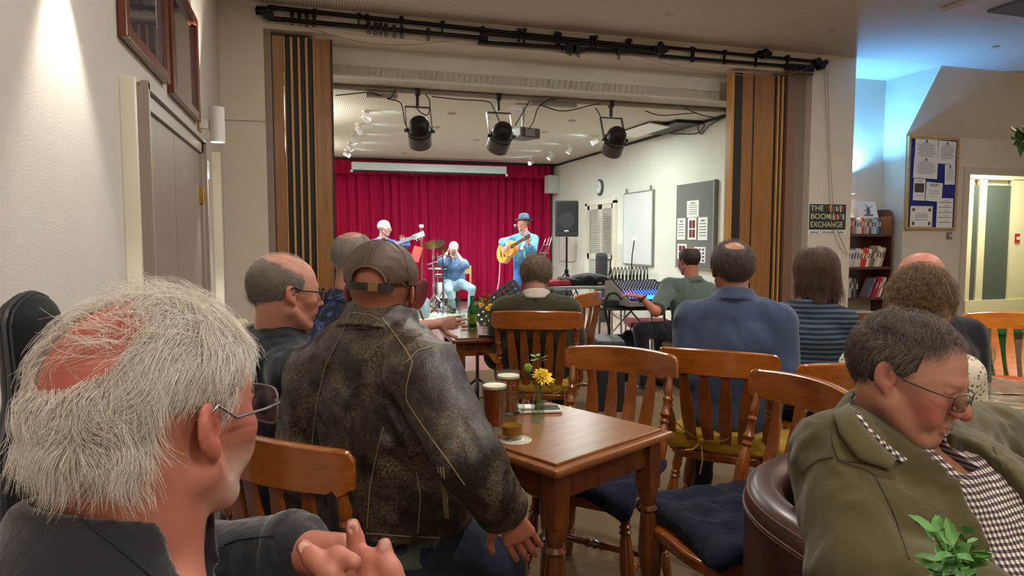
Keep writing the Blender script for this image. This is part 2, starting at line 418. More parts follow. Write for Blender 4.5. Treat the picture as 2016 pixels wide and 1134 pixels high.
def strands(R, c, s, mask, n, length, flow, col, thick=.00035, lift=.006, seg=7, jitter=.25, gravity=.0, curl=0, seed=1, colvar=.15, col2=None, free=-9, clump=.35):
    rg = np.random.default_rng(seed); pts = rg.normal(size=(n*6, 3)); pts /= np.linalg.norm(pts, axis=1)[:, None]
    pts = pts[[mask(p) > rg.random() for p in pts]][:n]; n = len(pts)
    P = CRC+pts*CRR*1.0; Dv = np.array([flow(p) for p in pts]); out = [P.copy()]
    cl = folds(1.0, 45, seed=seed, sharp=False); 
    L = length*(.5+.75*rg.random(n)); lf = lift*(.4+1.0*rg.random(n)); jit = rg.normal(size=(n, 3))*jitter
    for j in range(seg):
        q = (P-CRC)/CRR; nn = q/CRR; nn /= np.linalg.norm(nn, axis=1)[:, None]
        wob = np.stack([cl(P*1.0+k*2.0) for k in range(3)], 1)*clump
        d = Dv+jit+wob + np.array((0, 0, -gravity*(j/seg))); 
        if curl: d = d + curl*np.stack([np.sin(j*1.3+jit[:, 0]*20), np.cos(j*1.3+jit[:, 1]*20), np.sin(j*1.1+jit[:, 2]*20)], 1)
        d = d-nn*(d*nn).sum(1)[:, None]*np.where(q[:, 2] < free, .15, .85)[:, None]; d /= np.linalg.norm(d, axis=1)[:, None]+1e-6
        P = P+d*(L/seg)[:, None]
        q = (P-CRC)/CRR; k = np.linalg.norm(q, axis=1); mn = 1+lf*np.minimum(1, (j+1)/3)/.088
        sc_ = np.where(k < mn, mn/k, 1); P = CRC+(P-CRC)*sc_[:, None]; out.append(P.copy())
    A = np.stack(out, 1)  # n, seg+1, 3
    A = A@np.array(R).T*s+np.array(c)
    T = np.gradient(A, axis=1); T /= np.linalg.norm(T, axis=2)[..., None]+1e-9
    up = rg.normal(size=(n, 1, 3)); N1 = np.cross(T, up); N1 /= np.linalg.norm(N1, axis=2)[..., None]+1e-9; N2 = np.cross(T, N1)
    w = thick*np.linspace(1, .35, seg+1)[None, :, None]
    ring3 = np.stack([A+(N1*math.cos(a)+N2*math.sin(a))*w for a in (0, 2.094, 4.189)], 2)  # n,seg+1,3,3
    V = ring3.reshape(-1, 3); base = np.arange(n)[:, None, None]*(seg+1)*3+np.arange(seg)[None, :, None]*3
    i = np.arange(3)[None, None, :]; k = (i+1) % 3
    F = np.stack([base+i, base+k, base+3+k, base+3+i], -1).reshape(-1, 4)
    cc = np.array(lin(col))[None]*np.ones((n, 3)); 
    if col2: mx = rg.random(n)[:, None]; cc = cc*(1-mx)+np.array(lin(col2))*mx
    cc = cc*(1+colvar*rg.normal(size=(n, 1))); cc = np.clip(np.repeat(cc, (seg+1)*3, 0), 0, 1)
    return V, F, cc
def join_vf(parts):
    Vs, Fs, Cs, n = [], [], [], 0
    for V, F, c in parts: Vs.append(V); Fs.append(F+n); Cs.append(c); n += len(V)
    return np.concatenate(Vs), np.concatenate(Fs), np.concatenate(Cs)
def glasses(fig, R, c, s, mat, lens, rim=.0009, w=.024, hgt=.017, y=.108, drop=.004, full=True, tr=.0016, py=.0, ex=1.0):
    R3 = Matrix(R.tolist()) if isinstance(R, np.ndarray) else R; c = Vector(c)
    X = lambda x, yy, z: c + R3 @ Vector((x, yy, z))*s
    m = MB()
    def rimpt(sd, a):
        u, v = math.cos(a), math.sin(a); e = .55
        return X(sd*.033+w*math.copysign(abs(u)**e, u), y-.010*abs((sd*.033+w*u)/.057)**2+py, drop+hgt*math.copysign(abs(v)**e, v)*(1-.0*v))
    for sd in (-1, 1):
        if full: m.tube([rimpt(sd, 2*PI*i/28) for i in range(29)], rim, 6)
        else: m.tube([rimpt(sd, PI*i/14) for i in range(15)], rim, 6)
        m.tube([X(sd*.058, y-.012, drop+.009), X(sd*.070, y-.020, drop+.009), X(sd*.077, y-.05, drop+.010), X(sd*.080, .02, drop+.012), X(sd*.0815, -.005, .026), X(sd*.0825, -.025, .014)], tr, 6)
        m.tube([X(sd*.006, y, .002), X(sd*.010, y-.006, -.006)], .0008, 5)
    m.tube([X(-.011, y+py, .010), X(0, y+.003+py, .012), X(.011, y+py, .010)], rim*1.1, 6)
    f = m.build('glasses', mat, fig)
    lm = MB()
    for sd in (-1, 1):
        ps = [rimpt(sd, 2*PI*i/28) for i in range(28)]; n0 = (R3 @ Vector((0, 1, 0)))*.0008
        lm.prism(ps, n0)
    l = lm.build('lens', lens, f)
    return f
def blend_color(V, R, c, s, base, spots):
    Q = ((V-np.array(c))@np.array(R))/s; col = np.ones((len(V), 3))*np.array(lin(base))
    for (pc, rad, hx, st) in spots:
        d = np.linalg.norm((Q-np.array(pc))/np.array(rad), axis=1); w = np.clip(1.3-d, 0, 1)[:, None]*st; w = w*w*(3-2*w) if st >= 1 else w
        col = col*(1-w)+np.array(lin(hx))*w
    return col
def person(o):
    """seated or standing figure; joints may be given as (px, py, depth) or derived"""
    psi = o['psi']; fwd = heading(psi); rz = -(math.radians(psi)+TH)
    Hw = U(*o['head']); s = o.get('s', 1.0)
    hy, hp, hr = o.get('hrot', (0, 0, 0)); Rh = rotm(hy, hp, hr)
    nk = Vector(o.get('neck', (0, -.045, -.185)))
    Rz = Matrix.Rotation(rz, 3, 'Z'); Nw = U(*o['N']) if 'N' in o else Hw + Rz @ nk
    root = Nw - fwd*o.get('lean', .06); root.z = 0
    fig = thing('person', o['label'], 'person', root, rz, o.get('group'))
    Mi = ROOTM[fig.name].inverted(); loc = lambda p: (Mi @ U(*p)) if len(p) == 3 and abs(p[0]) > 20 else Vector(p)
    H = Mi @ Hw; N = Mi @ Nw
    pz = o.get('pelz', .56); Pv = Vector((o.get('pelx', 0), 0, pz))
    sw = o.get('sw', .185); sh = {}; el = {}; wr = {}; J = o.get('J', {})
    bulk = o.get('bulk', 1.0)
    for k, sg in (('L', -1), ('R', 1)):
        sh[k] = loc(J['s'+k]) if 's'+k in J else N+Vector((sg*sw, -.015, -.085+o.get('slump', 0)))
        el[k] = loc(J['e'+k]) if 'e'+k in J else sh[k]+Vector((sg*.05, .03, -.27))
        wr[k] = loc(J['w'+k]) if 'w'+k in J else Vector((sg*.10, el[k].y+.22, max(pz+.08, el[k].z-.03)))
    hip = {k: Pv+Vector((sg*.095, .02, 0)) for k, sg in (('L', -1), ('R', 1))}
    st = o.get('stand', False); kn = {}; an = {}
    for k, sg in (('L', -1), ('R', 1)):
        kn[k] = loc(J['k'+k]) if 'k'+k in J else (hip[k]+Vector((sg*.02, .03, -.43)) if st else Vector((sg*.15, .43, .52)))
        an[k] = loc(J['a'+k]) if 'a'+k in J else (Vector((kn[k].x, kn[k].y-.03, .09)) if st else Vector((kn[k].x, kn[k].y-.02, .09)))
    h = o.get('h', .006); pts = [H, N, Pv]+list(sh.values())+list(el.values())+list(wr.values())+list(kn.values())+list(an.values())
    A = np.array([tuple(p) for p in pts]); lo = A.min(0)-.24; hi = A.max(0)+.24; zc = o.get('zcut', -.02); lo[2] = max(lo[2], zc); hi[2] = min(hi[2], H.z+.2)
    # ---- torso primitives
    up = (N-Pv); ch = Pv+up*.62; wa = Pv+up*.25; sdx = (sh['R']-sh['L']).normalized(); by = o.get('belly', 0)
    fwl = Vector((0, 1, 0))
    def torso():
        T = [loft(Pv, wa+fwl*by*.4, (1, 0, 0), (.165*bulk, .125*bulk), (.158*bulk, .118*bulk+by*.5)), loft(wa+fwl*by*.4, ch, sdx, (.158*bulk, .118*bulk+by*.5), (.172*bulk, .118*bulk)),
             loft(ch, N+Vector((0, -.01, -.075)), sdx, (.172*bulk, .118*bulk), (.13*bulk, .085*bulk))]
        for k in 'LR': T += [cap(N+Vector((0, -.012, -.022)), sh[k]+Vector((0, 0, .010)), .050, .050*bulk)]
        return T
    def arm(k, full=True, e=0.0, upto=1.0):
        a = [cap(sh[k], el[k], .052*bulk+e, .041*bulk+e)]
        if full: a += [cap(el[k], el[k].lerp(wr[k], upto), .041*bulk+e, .029+e*1.1)]
        return a
    def legp(k, e=0.0):
        return [cap(hip[k], kn[k], .083*bulk+e, .058+e), cap(kn[k], an[k], .056+e, .040+e)]
    # ---- body: one continuous skin surface
    g = G(lo, hi, h)
    g.adds(torso(), .03, -.006)
    for k in 'LR': g.adds(arm(k), .02, -.004); g.adds(legp(k), .02, -.006)
    g.add(loft(N+Vector((0, 0, -.03)), H+Vector(Rh@np.array((0, -.022, -.035))), (1, 0, 0), (.066*o.get('nk', 1), .062*o.get('nk', 1)), (.057*o.get('nk', 1), .060)), .025)
    head_add(g, Rh, H, s, o)
    for k, sg in (('L', -1), ('R', 1)):
        hd = o.get('hand'+k, {})
        if hd is None: continue
        d = Vector(hd['d']) if 'd' in hd else (wr[k]-el[k]).normalized(); n = Vector(hd.get('n', (0, 0, -1)))
        if hd.get('cam'): d = Rz.inverted() @ d; n = Rz.inverted() @ n
        if 'fn' in hd: P = hd['fn'](Mi)
        else: P = hand_prims(wr[k], d, n, hd.get('t', -sg), hd.get('curl', (.4, .5, .4)), hd.get('spread', .004), hd.get('s', 1.0), hd.get('tc', .4))
        for p, kk in P: g.add(p, kk)
    if 'skinfn' in o: o['skinfn'](g, H, Rh, s)
    V, F = g.mesh(); tone = o.get('tone', '#c98f78')
    col = blend_color(V, Rh, H, s, tone, [((0.031, .092, .008), (.010, .008, .005), '#4b3a33', .7), ((-.031, .092, .008), (.010, .008, .005), '#4b3a33', .7),
        ((0, .11, -.03), (.03, .03, .03), o.get('blush', '#b4604f'), .6), ((.045, .07, -.02), (.03, .04, .035), o.get('blush', '#b4604f'), .6), ((-.045, .07, -.02), (.03, .04, .035), o.get('blush', '#b4604f'), .6),
        ((.085, -.01, 0), (.018, .03, .045), o.get('blush', '#b4604f'), .55), ((-.085, -.01, 0), (.018, .03, .045), o.get('blush', '#b4604f'), .55),
        ((0, .1, -.066), (.028, .02, .010), '#a3574c', .6)]+o.get('spots', []))
    body = npmesh('body', V, F, skin('a'), fig, col=col)
    # ---- top garment
    ctx = dict(fig=fig, H=H, N=N, Rh=Rh, s=s, sh=sh, el=el, wr=wr, P=Pv, kn=kn, an=an, hip=hip, Mi=Mi, lo=lo, hi=hi, body=body, torso=torso, arm=arm, legp=legp, up=up, ch=ch, bulk=bulk)
    for tp in o.get('tops', []):
        e = tp.get('e', .012); g = G(lo, hi, tp.get('h', h*1.15)); g.adds(torso(), .035, e)
        if tp.get('hem') is not None and not st: g.adds([loft(Pv+Vector((0, 0, .02)), Pv+Vector((0, .03, -.06)), (1, 0, 0), (.17*bulk, .13*bulk), (.18*bulk, .15*bulk))], .03, e)
        for k in 'LR': g.adds(arm(k, tp.get('sleeve', 1) > .5 and k not in tp.get('noarm', ''), e+tp.get('sl', .004), tp.get('cuff', 1.0)), .022)
        if 'fn' in tp: tp['fn'](g, ctx)
        g.disp(folds(*tp.get('folds', (.006, 26, (1, 1, .6), 1))))
        hz = tp.get('hemz', pz-.10 if not st else pz-.12); g.inter(lambda P: hz-P[:, 2])
        if tp.get('sleeve', 1) <= .5:
            for k in 'LR':
                ax = (el[k]-sh[k]).normalized(); q = sh[k].lerp(el[k], tp['sleeve']*2)
                g.sub(Pr(V3(q+ax*.05), .055, lambda P, q=q, ax=ax: -((P-V3(q))@V3(ax))), .004)
        # neck opening
        g.sub(cap(N+Vector((0, .0, .0)), N+Vector((0, .02, .12)), .058*o.get('nk', 1)+tp.get('nw', .0), .085), .008)
        if tp.get('vneck'): g.sub(cap(N+Vector((0, .13, -.02)), N+Vector((0, .19*1, tp['vneck'])), tp.get('vw', .05), .015), .01)
        if tp.get('collar'):
            ch_ = tp['collar']; cn = Vector(tp.get('cn', (0, .32, 1))); tk = max(.0045, tp.get('h', h*1.15)*.8); g.add(ring(N+Vector((0, -.002, .018)), cn, .072*o.get('nk', 1)+tp.get('cr', .004), ch_, tk, flare=-.15), .006)
            g.add(ring(N+Vector((0, -.004, .020)), cn, .078*o.get('nk', 1)+tp.get('cr', .004), ch_*.85, tk, flare=-.30), .004)
            if tp.get('open', True): g.sub(rbox(N+Vector((0, .10, .02)), (.022, .06, .06), .01), .008)
        for k in 'LR':
            if tp.get('cuffring') and tp.get('sleeve', 1) > .5:
                q = el[k].lerp(wr[k], tp.get('cuff', 1)); g.add(ring(q, wr[k]-el[k], .034+e, .012, .004), .004)
        if 'post' in tp: tp['post'](g, ctx)
        V, F = g.mesh(); cf = tp.get('colfn')
        npmesh(tp.get('name', 'shirt'), V, F, tp['mat'], fig, col=cf(V, ctx) if cf else None)
    if o.get('trousers'):
        lo2 = lo.copy(); lo2[2] = -.02; hi2 = hi.copy(); hi2[2] = pz+.35; g = G(lo2, hi2, max(h*1.3, .008)); g.add(loft(Pv+Vector((0, 0, .08)), Pv+Vector((0, .02, -.02)), (1, 0, 0), (.168*bulk, .13*bulk), (.175*bulk, .14*bulk)), .02)
        for k in 'LR': g.adds(legp(k, .010), .03)
        g.disp(folds(.006, 30, (1, 1, 1), 4)); g.inter(lambda P: (an['L'].z-.03)-P[:, 2]); g.inter(lambda P: P[:, 2]-(pz+.05)-np.maximum(0, P[:, 1]+.04)*5); V, F = g.mesh(); npmesh('trousers', V, F, o['trousers'], fig)
    if o.get('shoes'):
        for k, sg in (('L', -1), ('R', 1)):
            a = an[k]; g = G(V3(a)-(.15, .15, .12), V3(a)+(.15, .30, .12), .007)
            g.add(loft(Vector((a.x, a.y-.04, .045)), Vector((a.x+sg*.02, a.y+.16, .035)), (1, 0, 0), (.040, .042), (.046, .030)), .01); g.add(cap(a, Vector((a.x, a.y-.01, .05)), .04), .02)
            g.inter(lambda P: .004-P[:, 2]); V, F = g.mesh(); npmesh('shoe', V, F, o['shoes'], fig)
    return fig, ctx
def hair_shell(ctx, prims, cut, col, h=.004, thick=.008, bump=(.004, 60, (1, 1, .5), 2), name='hair', strandlist=(), mat=None, colvar=.12, k=.02):
    H, R, s = ctx['H'], ctx['Rh'], ctx['s']; r = .19*s; g = G(V3(H)-(r, r, r+.04), V3(H)+r, h)
    for p in (prims or [ell(CRC, CRR)]): g.add(xf(p, R, H, s), k, thick if prims is None else 0)
    g.disp(folds(*bump)); Rn, Hn = np.array(R), V3(H)
    g.inter(lambda P: cut(((P-Hn)@Rn)/s)); V, F = g.mesh()
    c = np.array(lin(col))[None]*np.ones((len(V), 3)); c = np.clip(c*(1+colvar*folds(1, 90, (1, 1, .3), 5, False)(V)[:, None]), 0, 1)
    parts = [(V, F, c)] if len(V) else []
    o = npmesh(name, V, F, mat or hairmat(), ctx['fig'], col=c)
    if strandlist:
        Vs, Fs, Cs = join_vf([strands(R, tuple(H), s, **sd) for sd in strandlist])
        npmesh('hair_strands', Vs, Fs, strandmat(), ctx['fig'], col=Cs)
    return o
# ------------------------------------------------------------------ setting
D = 6.6; XL = -.70; XR = 5.20; YC = 14.2; ZC1 = 3.42; ZC2 = 2.93
def struct(name, mb, mat, parent=None):
    o = mb.build(name, mat, parent); 
    if parent is None: tag(o, kind='structure')
    return o
def wallmat(hexc, name, rough=.75):
    m = NT(name, rough, 0, .3); v = m.co(); n = m.noise(v, 2.2, 5); f = m.noise(v, 130, 3)
    m.base(m.mix(m.math('MULTIPLY', n, .22), hexc, '#6d6252')); m.bump(m.math('ADD', m.math('MULTIPLY', n, .6), m.math('MULTIPLY', f, .3)), .35, .006); return m.m
M_wall = wallmat('#d9d0c0', 'cream_plaster'); M_wallL = wallmat('#cec8c1', 'old_cream_plaster'); M_wallS = wallmat('#dfe2d6', 'pale_hall_paint')
def ceilmat(hexc, name, sc_=42):
    m = NT(name, .85, 0, .2); v = m.co((sc_, sc_, sc_)); fr = m.node('ShaderNodeVectorMath', operation='FRACTION'); m.l.new(v, fr.inputs[0])
    sb = m.node('ShaderNodeVectorMath', operation='SUBTRACT'); sb.inputs[1].default_value = (.5, .5, .5); m.l.new(fr.outputs[0], sb.inputs[0])
    mu = m.node('ShaderNodeVectorMath', operation='MULTIPLY'); mu.inputs[1].default_value = (1, 1, 0); m.l.new(sb.outputs[0], mu.inputs[0])
    ln = m.node('ShaderNodeVectorMath', operation='LENGTH'); m.l.new(mu.outputs[0], ln.inputs[0])
    hole = m.math('LESS_THAN', ln.outputs['Value'], .27); n = m.noise(m.co(), 1.5, 3)
    c = m.mix(m.math('MULTIPLY', n, .12), hexc, '#5c5348'); m.base(m.mix(m.math('MULTIPLY', hole, .75), c, '#2a2622')); return m.m
M_ceil = ceilmat('#e0d5c8', 'perforated_ceiling_tiles'); M_ceil2 = ceilmat('#dfdccb', 'perforated_hall_ceiling', 42)
M_carpet = NT('beige_carpet', .95, 0, .1); _v = M_carpet.co(); _n = M_carpet.noise(_v, 260, 3); _n2 = M_carpet.noise(_v, 3, 4)
M_carpet.base(M_carpet.mix(M_carpet.math('MULTIPLY', _n2, .3), M_carpet.ramp(_n, [(.35, '#65543f'), (.65, '#7f6c55')]), '#54442f')); M_carpet.bump(_n, .5, .004); M_carpet = M_carpet.m
M_stagefloor = wood('#a88c86', '#c4aaa0', .18, 3, (1.2, 14, 1), 'polished_hall_floor', .5, .02)
M_jamb = plain('#8d7d70', .55, var=.2, scale=8, name='taupe_paint'); M_black = plain('#141312', .5, var=.1); M_blackmetal = plain('#191818', .35, .6, var=.1)
M_panel = wood('#7d5228', '#9e6e38', .35, 4, (9, 9, .8), 'veneered_partition', .3, .02); M_gold = wood('#b08040', '#c79552', .35, 5, (9, 9, .8), 'veneer_edge')
M_brown = wood('#5c2a17', '#74381f', .3, 5, (6, 6, 1.2), 'mahogany_frame'); M_creamgloss = plain('#e9e4cf', .3, var=.05, scale=5)
M_door = wood('#8c7d74', '#9c8c82', .4, 4, (6, 6, 1), 'mauve_painted_door', .2, .03)
M_white = plain('#e8e6e0', .45, var=.05); M_grey = plain('#8a8a86', .6, var=.1); M_brass = plain('#c9a24a', .3, 1, var=.1); M_steel = plain('#b9b9b6', .3, 1, var=.08); M_chrome = plain('#dcdcdc', .12, 1, var=.03)
# floors, ceilings and walls
struct('floor', MB().box((4.6, 1.8, -.05), (11, 9.7, .1)), M_carpet)
struct('floor_hall', MB().box((3, 10.9, -.05), (8.6, 8.5, .1)), M_stagefloor)
struct('ceiling', MB().box((4.6, 1.85, ZC1+.05), (11, 9.5, .1)), M_ceil)
struct('ceiling_hall', MB().box((2.3, 10.9, ZC2+.05), (6.2, 7.8, .1)), M_ceil2)
struct('wall_left', MB().box((XL-.08, 1.8, 1.71), (.16, 9.7, 3.42)), M_wallL)
struct('wall_back', MB().box((4.6, -3.05, 1.71), (11, .1, 3.42)), M_wall)
struct('wall_right', MB().box((10.05, 1.8, 1.71), (.1, 9.7, 3.42)), M_wall)
struct('wall_hall_left', MB().box((-.75, 10.9, 1.5), (.1, 8, 3.1)), M_wallS)
struct('wall_hall_right', MB().box((XR+.06, 10.75, 1.48), (.12, 7.3, 2.95)), M_wallS)
struct('wall_hall_back', MB().box((2.3, 14.55, 1.5), (6.3, .1, 3.0)), M_wallS)
jx0, jx1 = UY(527, 400, D).x, UY(1592, 400, D).x; px1 = UY(1676, 400, D).x
w = MB().box(((XL+jx0)/2, D+.12, 1.71), (jx0-XL, .24, 3.42)); struct('wall_front_left', w, M_wall)
struct('wall_front_ledge', MB().box(((XL+jx0)/2, D-.008, 2.9), (jx0-XL-.001, .016, 1.04)), M_wall)
struct('wall_pillar', MB().box(((jx1+px1)/2, D+.30, 1.71), (px1-jx1, .6, 3.42)), M_wall)
struct('trim_opening_header', MB().box(((jx0+jx1)/2, D+.2, 3.31), (jx1-jx0, .4, .22)), M_wall)
hm = MB().box((2.6, D+.44, 3.07), (6.6, .08, .30)); struct('trim_hall_header', hm, M_wallS)
# alcove to the right and the board wall with its sloping bulkhead
XA = 7.40
struct('wall_alcove_back', MB().box(((px1+XA)/2, 7.46, 1.71), (XA-px1+.3, .1, 3.42)), M_wall)
struct('ceiling_alcove', MB().box(((px1+XA)/2+.1, 7.05, ZC1+.045), (XA-px1+.6, .95, .09)), M_wall)
b = MB(); y0, y1, zf = 7.05, 6.58, 2.66
b.prism([(XA, y0, 0), (XA, y0, zf), (XA, y1, ZC1), (XA, 7.5, ZC1), (XA, 7.5, 0)], (.02, 0, 0)); struct('wall_alcove_right', b, M_wall)
dx0 = UY(1903, 400, y0).x; dtop = UY(1950, 343, y0).z
b = MB(); b.box(((XA+.02+dx0)/2, y0+.06, zf/2), (dx0-XA-.02, .12, zf)); b.box(((dx0+10)/2, y0+.06, (zf+dtop)/2), (10-dx0, .12, zf-dtop))
b.prism([(XA+.02, y0, zf), (XA+.02, y0+.12, zf), (XA+.02, y0+.12, ZC1), (XA+.02, y1, ZC1)], (2.6, 0, 0)); struct('wall_noticeboard', b, M_wall); struct('wall_corridor_front', MB().box((11.6, 7.11, 1.4), (3.0, .12, 2.8)), M_wall)
b = MB(); ax_ = dx0; b.box((ax_-.035, y0-.012, dtop/2), (.09, .025, dtop)); b.box(((ax_+10)/2-.04, y0-.012, dtop+.04), (10-ax_+.08, .025, .085)); struct('trim_1', b, plain('#c8bba9', .4, var=.06))
# corridor beyond the right doorway
cw = plain('#efeacb', .5, var=.05)
b = MB().box((10.3, 8.65, 1.5), (5.4, .1, 3.0)); struct('wall_corridor', b, cw)
struct('ceiling_corridor', MB().box((10.3, 7.9, 2.75), (5.4, 1.5, .05)), cw)
struct('floor_corridor', MB().box((10.3, 7.9, -.05), (5.4, 1.5, .1)), M_carpet)
struct('wall_corridor_right', MB().box((12.95, 7.9, 1.4), (.1, 1.5, 2.8)), cw)
M_darkglass = NT('reeded_dark_glass', .25).base('#55625d').m
dr = thing('door_1', 'cream door with tall dark glass panes seen through the right doorway', 'door', (UY(1990, 600, 8.5).x, 8.5, 0)); dr['kind'] = 'structure'
def ppx(a): return UY(a, 500, 8.5).x
f = MB(); zt = UY(1950, 352, 8.5).z
for a0, a1 in ((1904, 1912), (1924, 1938), (1988, 2040)): f.box(((ppx(a0)+ppx(a1))/2, 8.53, zt/2), (ppx(a1)-ppx(a0), .05, zt))
f.box(((ppx(1904)+ppx(2040))/2, 8.53, zt+.1), (ppx(2040)-ppx(1904), .05, .22)); f.box(((ppx(1904)+ppx(2040))/2, 8.52, .16), (ppx(2040)-ppx(1904), .06, .32))
f.build('door_frame', plain('#eee9c4', .4, var=.04), dr, world=True)
for a0, a1 in ((1912, 1924), (1938, 1988)): MB().box(((ppx(a0)+ppx(a1))/2, 8.54, zt/2+.05), (ppx(a1)-ppx(a0), .015, zt-.3)).build('pane', M_darkglass, dr, world=True)
fs = thing('fire_notice', 'small red and white notice on the cream door frame at far right', 'sign', UY(2003, 469, 8.5)); q = UY(2003, 469, 8.49)
MB().box(q, (.10, .012, .15)).build('plate', plain('#b3262a', .4), fs, world=True); MB().box(q+Vector((.01, -.008, 0)), (.07, .004, .05)).build('panel', M_white, fs, world=True)
# left wall: double doors, batten, architrave
def yl(px, x=XL): return UX(px, 470, x).y
ya, yb = yl(272), yl(393); zd = UX(330, 252, XL).z; zd = 1.90
dl = thing('door_2', 'double mauve painted flush doors in the left wall', 'door', (XL, (ya+yb)/2, 0)); dl['kind'] = 'structure'
tr = plain('#a3968c', .35, var=.08)
a = MB()
for yy in (ya+.03, yb-.05): a.box((XL+.02, yy, zd/2+.04), (.05, .10, zd+.08)); a.box((XL+.05, yy+(.03 if yy > 4 else -.03), zd/2+.05), (.03, .03, zd+.11))
a.box((XL+.02, (ya+yb)/2, zd+.05), (.05, yb-ya, .10)); a.box((XL+.05, (ya+yb)/2, zd+.085), (.03, yb-ya+.02, .03)); a.build('architrave', tr, dl, world=True)
ym = yl(338)
for y_0, y_1, hy in ((ya+.08, ym-.004, ya+.1), (ym+.004, yb-.1, yb-.11)):
    lf = MB().box((XL+.012, (y_0+y_1)/2, zd/2), (.03, y_1-y_0, zd)).build('door_leaf', M_door, dl, world=True)
    for zz in (1.62, .3): 
        hb = MB(); hb.box((XL+.035, hy, zz), (.012, .03, .11)); hb.cyl((XL+.045, hy, zz-.055), (XL+.045, hy, zz+.055), .007); hb.build('hinge', M_brass, lf, world=True)
struct('trim_2', MB().box((XL+.026, yl(266, XL+.03), .99), (.052, .035, 1.98)), M_creamgloss)
struct('trim_3', MB().box((XL+.03, yl(431, XL+.03), 1.0), (.06, .06, 2.02)), M_creamgloss)
struct('baseboard_left', MB().box((XL+.01, 1.0, .06), (.02, 4, .12)), tr)
sw_ = thing('door_contact', 'small cream sensor box on the wall beside the double doors', 'switch', UX(400, 335, XL)); MB().box(UX(400, 335, XL)+Vector((.02, 0, 0)), (.04, .08, .13), bev=.006).build('case', M_white, sw_, world=True)
cl = thing('coat_hook', 'chrome hook on the left wall beside the far cream trim', 'hook', UX(424, 448, XL)); q = UX(424, 448, XL); m = MB(); m.box(q+Vector((.005, 0, 0)), (.01, .03, .1)); m.tube([q+Vector((.0, 0, .03)), q+Vector((.05, 0, .03)), q+Vector((.06, 0, .05))], .006); m.tube([q+Vector((.0, 0, -.03)), q+Vector((.04, 0, -.04)), q+Vector((.05, 0, -.01))], .006); m.build('hook', M_steel, cl, world=True)
# pictures on the left wall
M_pglass = NT('picture_glass', .04, 0, .8).base('#4b4a52').set(Coat_Weight=1.0).m
def picture(y0, y1, z0, z1, label, photo):
    t = thing('framed_picture', label, 'picture', (XL, (y0+y1)/2, z0)); w = .055; m = MB()
    for yy in (y0+w/2, y1-w/2): m.box((XL+.02, yy, (z0+z1)/2), (.035, w, z1-z0), bev=.004)
    for zz in (z0+w/2, z1-w/2): m.box((XL+.02, (y0+y1)/2, zz), (.035, y1-y0-2*w, w), bev=.004)
    m.build('moulding', M_brown, t, world=True); MB().box((XL+.008, (y0+y1)/2, (z0+z1)/2), (.01, y1-y0-2*w, z1-z0-2*w)).build('picture', photo, t, world=True)
p1 = NT('roll_of_names', .08, 0, .7); v = p1.co(); n = p1.node('ShaderNodeTexWave', Scale=7.0, Distortion=.8, bands_direction='Y'); p1.l.new(v, n.inputs['Vector'])
p1.base(p1.ramp(n.outputs['Fac'], [(.0, '#8b8791'), (.12, '#55525c'), (1, '#4a4852')])).set(Coat_Weight=1.0)
picture(yl(247), yl(333)-.02, 2.13, 2.80, 'brown framed picture on the left wall nearer the camera, glass showing dark columns', p1.m)
picture(yl(338)+.02, yl(392), 2.11, 2.78, 'brown framed picture on the left wall nearer the stage, grey behind glass', M_pglass)
# wall lights
M_shade = plain('#e9e6df', .5, var=.03)
def sconce(p, label, d=(1, 0), blue=False, light=True, power=18, wd=.12):
    t = thing('wall_light', label, 'lamp', p); dx, dy = d; p = Vector(p); c = p+Vector((dx*wd, dy*wd, 0)); m = MB()
    m.lathe([(0, .050), (0, .046), (.5, .046), (1, .046), (1, .050), (0, .050)], c-Vector((0, 0, .12)), c+Vector((0, 0, .12)), 28, caps=False); m.build('lamp_shade', M_shade, t, world=True)
    m = MB(); m.box(p+Vector((dx*.035, dy*.035, 0)), (.07 if dx else .05, .05 if dx else .07, .06)); m.build('arm', M_shade, t, world=True)
    MB().box(p+Vector((dx*.006, dy*.006, 0)), (.012 if dx else .11, .11 if dx else .012, .11)).build('back_plate', M_brass if not blue else M_shade, t, world=True)
    e = MB(); e.cyl(c-Vector((0, 0, .105)), c-Vector((0, 0, .095)), .040, seg=20); e.cyl(c+Vector((0, 0, .095)), c+Vector((0, 0, .105)), .040, seg=20); e.build('bulb', emit('#fff6e6', 12), t, world=True)
    for sg in (-1, 1):
        l = bpy.data.lights.new('bulb_beam', 'SPOT'); l.energy = power; l.spot_size = math.radians(75 if sg < 0 else 70); l.spot_blend = .6; l.shadow_soft_size = .03
        l.color = ((.10, .42, 1.0) if sg > 0 else (.9, .93, 1.0)) if blue else (1, .93, .80)
        if blue and sg > 0: l.energy = power*7; l.spot_size = math.radians(150)
        lo = link(bpy.data.objects.new('wall_light_beam', l)); lo.location = c+Vector((0, 0, sg*.125)); lo.rotation_euler = (PI if sg > 0 else 0, 0, 0)
sconce((XL, 5.2, 2.34-.22), 'white cylinder wall light lit above and below, near the partition corner', power=75)
sconce((XL, 2.42, 2.40), 'white cylinder wall light above the picture-free wall at the top left', power=42)
sconce((UY(1678, 340, 7.3).x-.02, 7.41, 2.03), 'white cylinder wall light glowing above the bookcase in the blue alcove', d=(0, -1), blue=True, power=22)
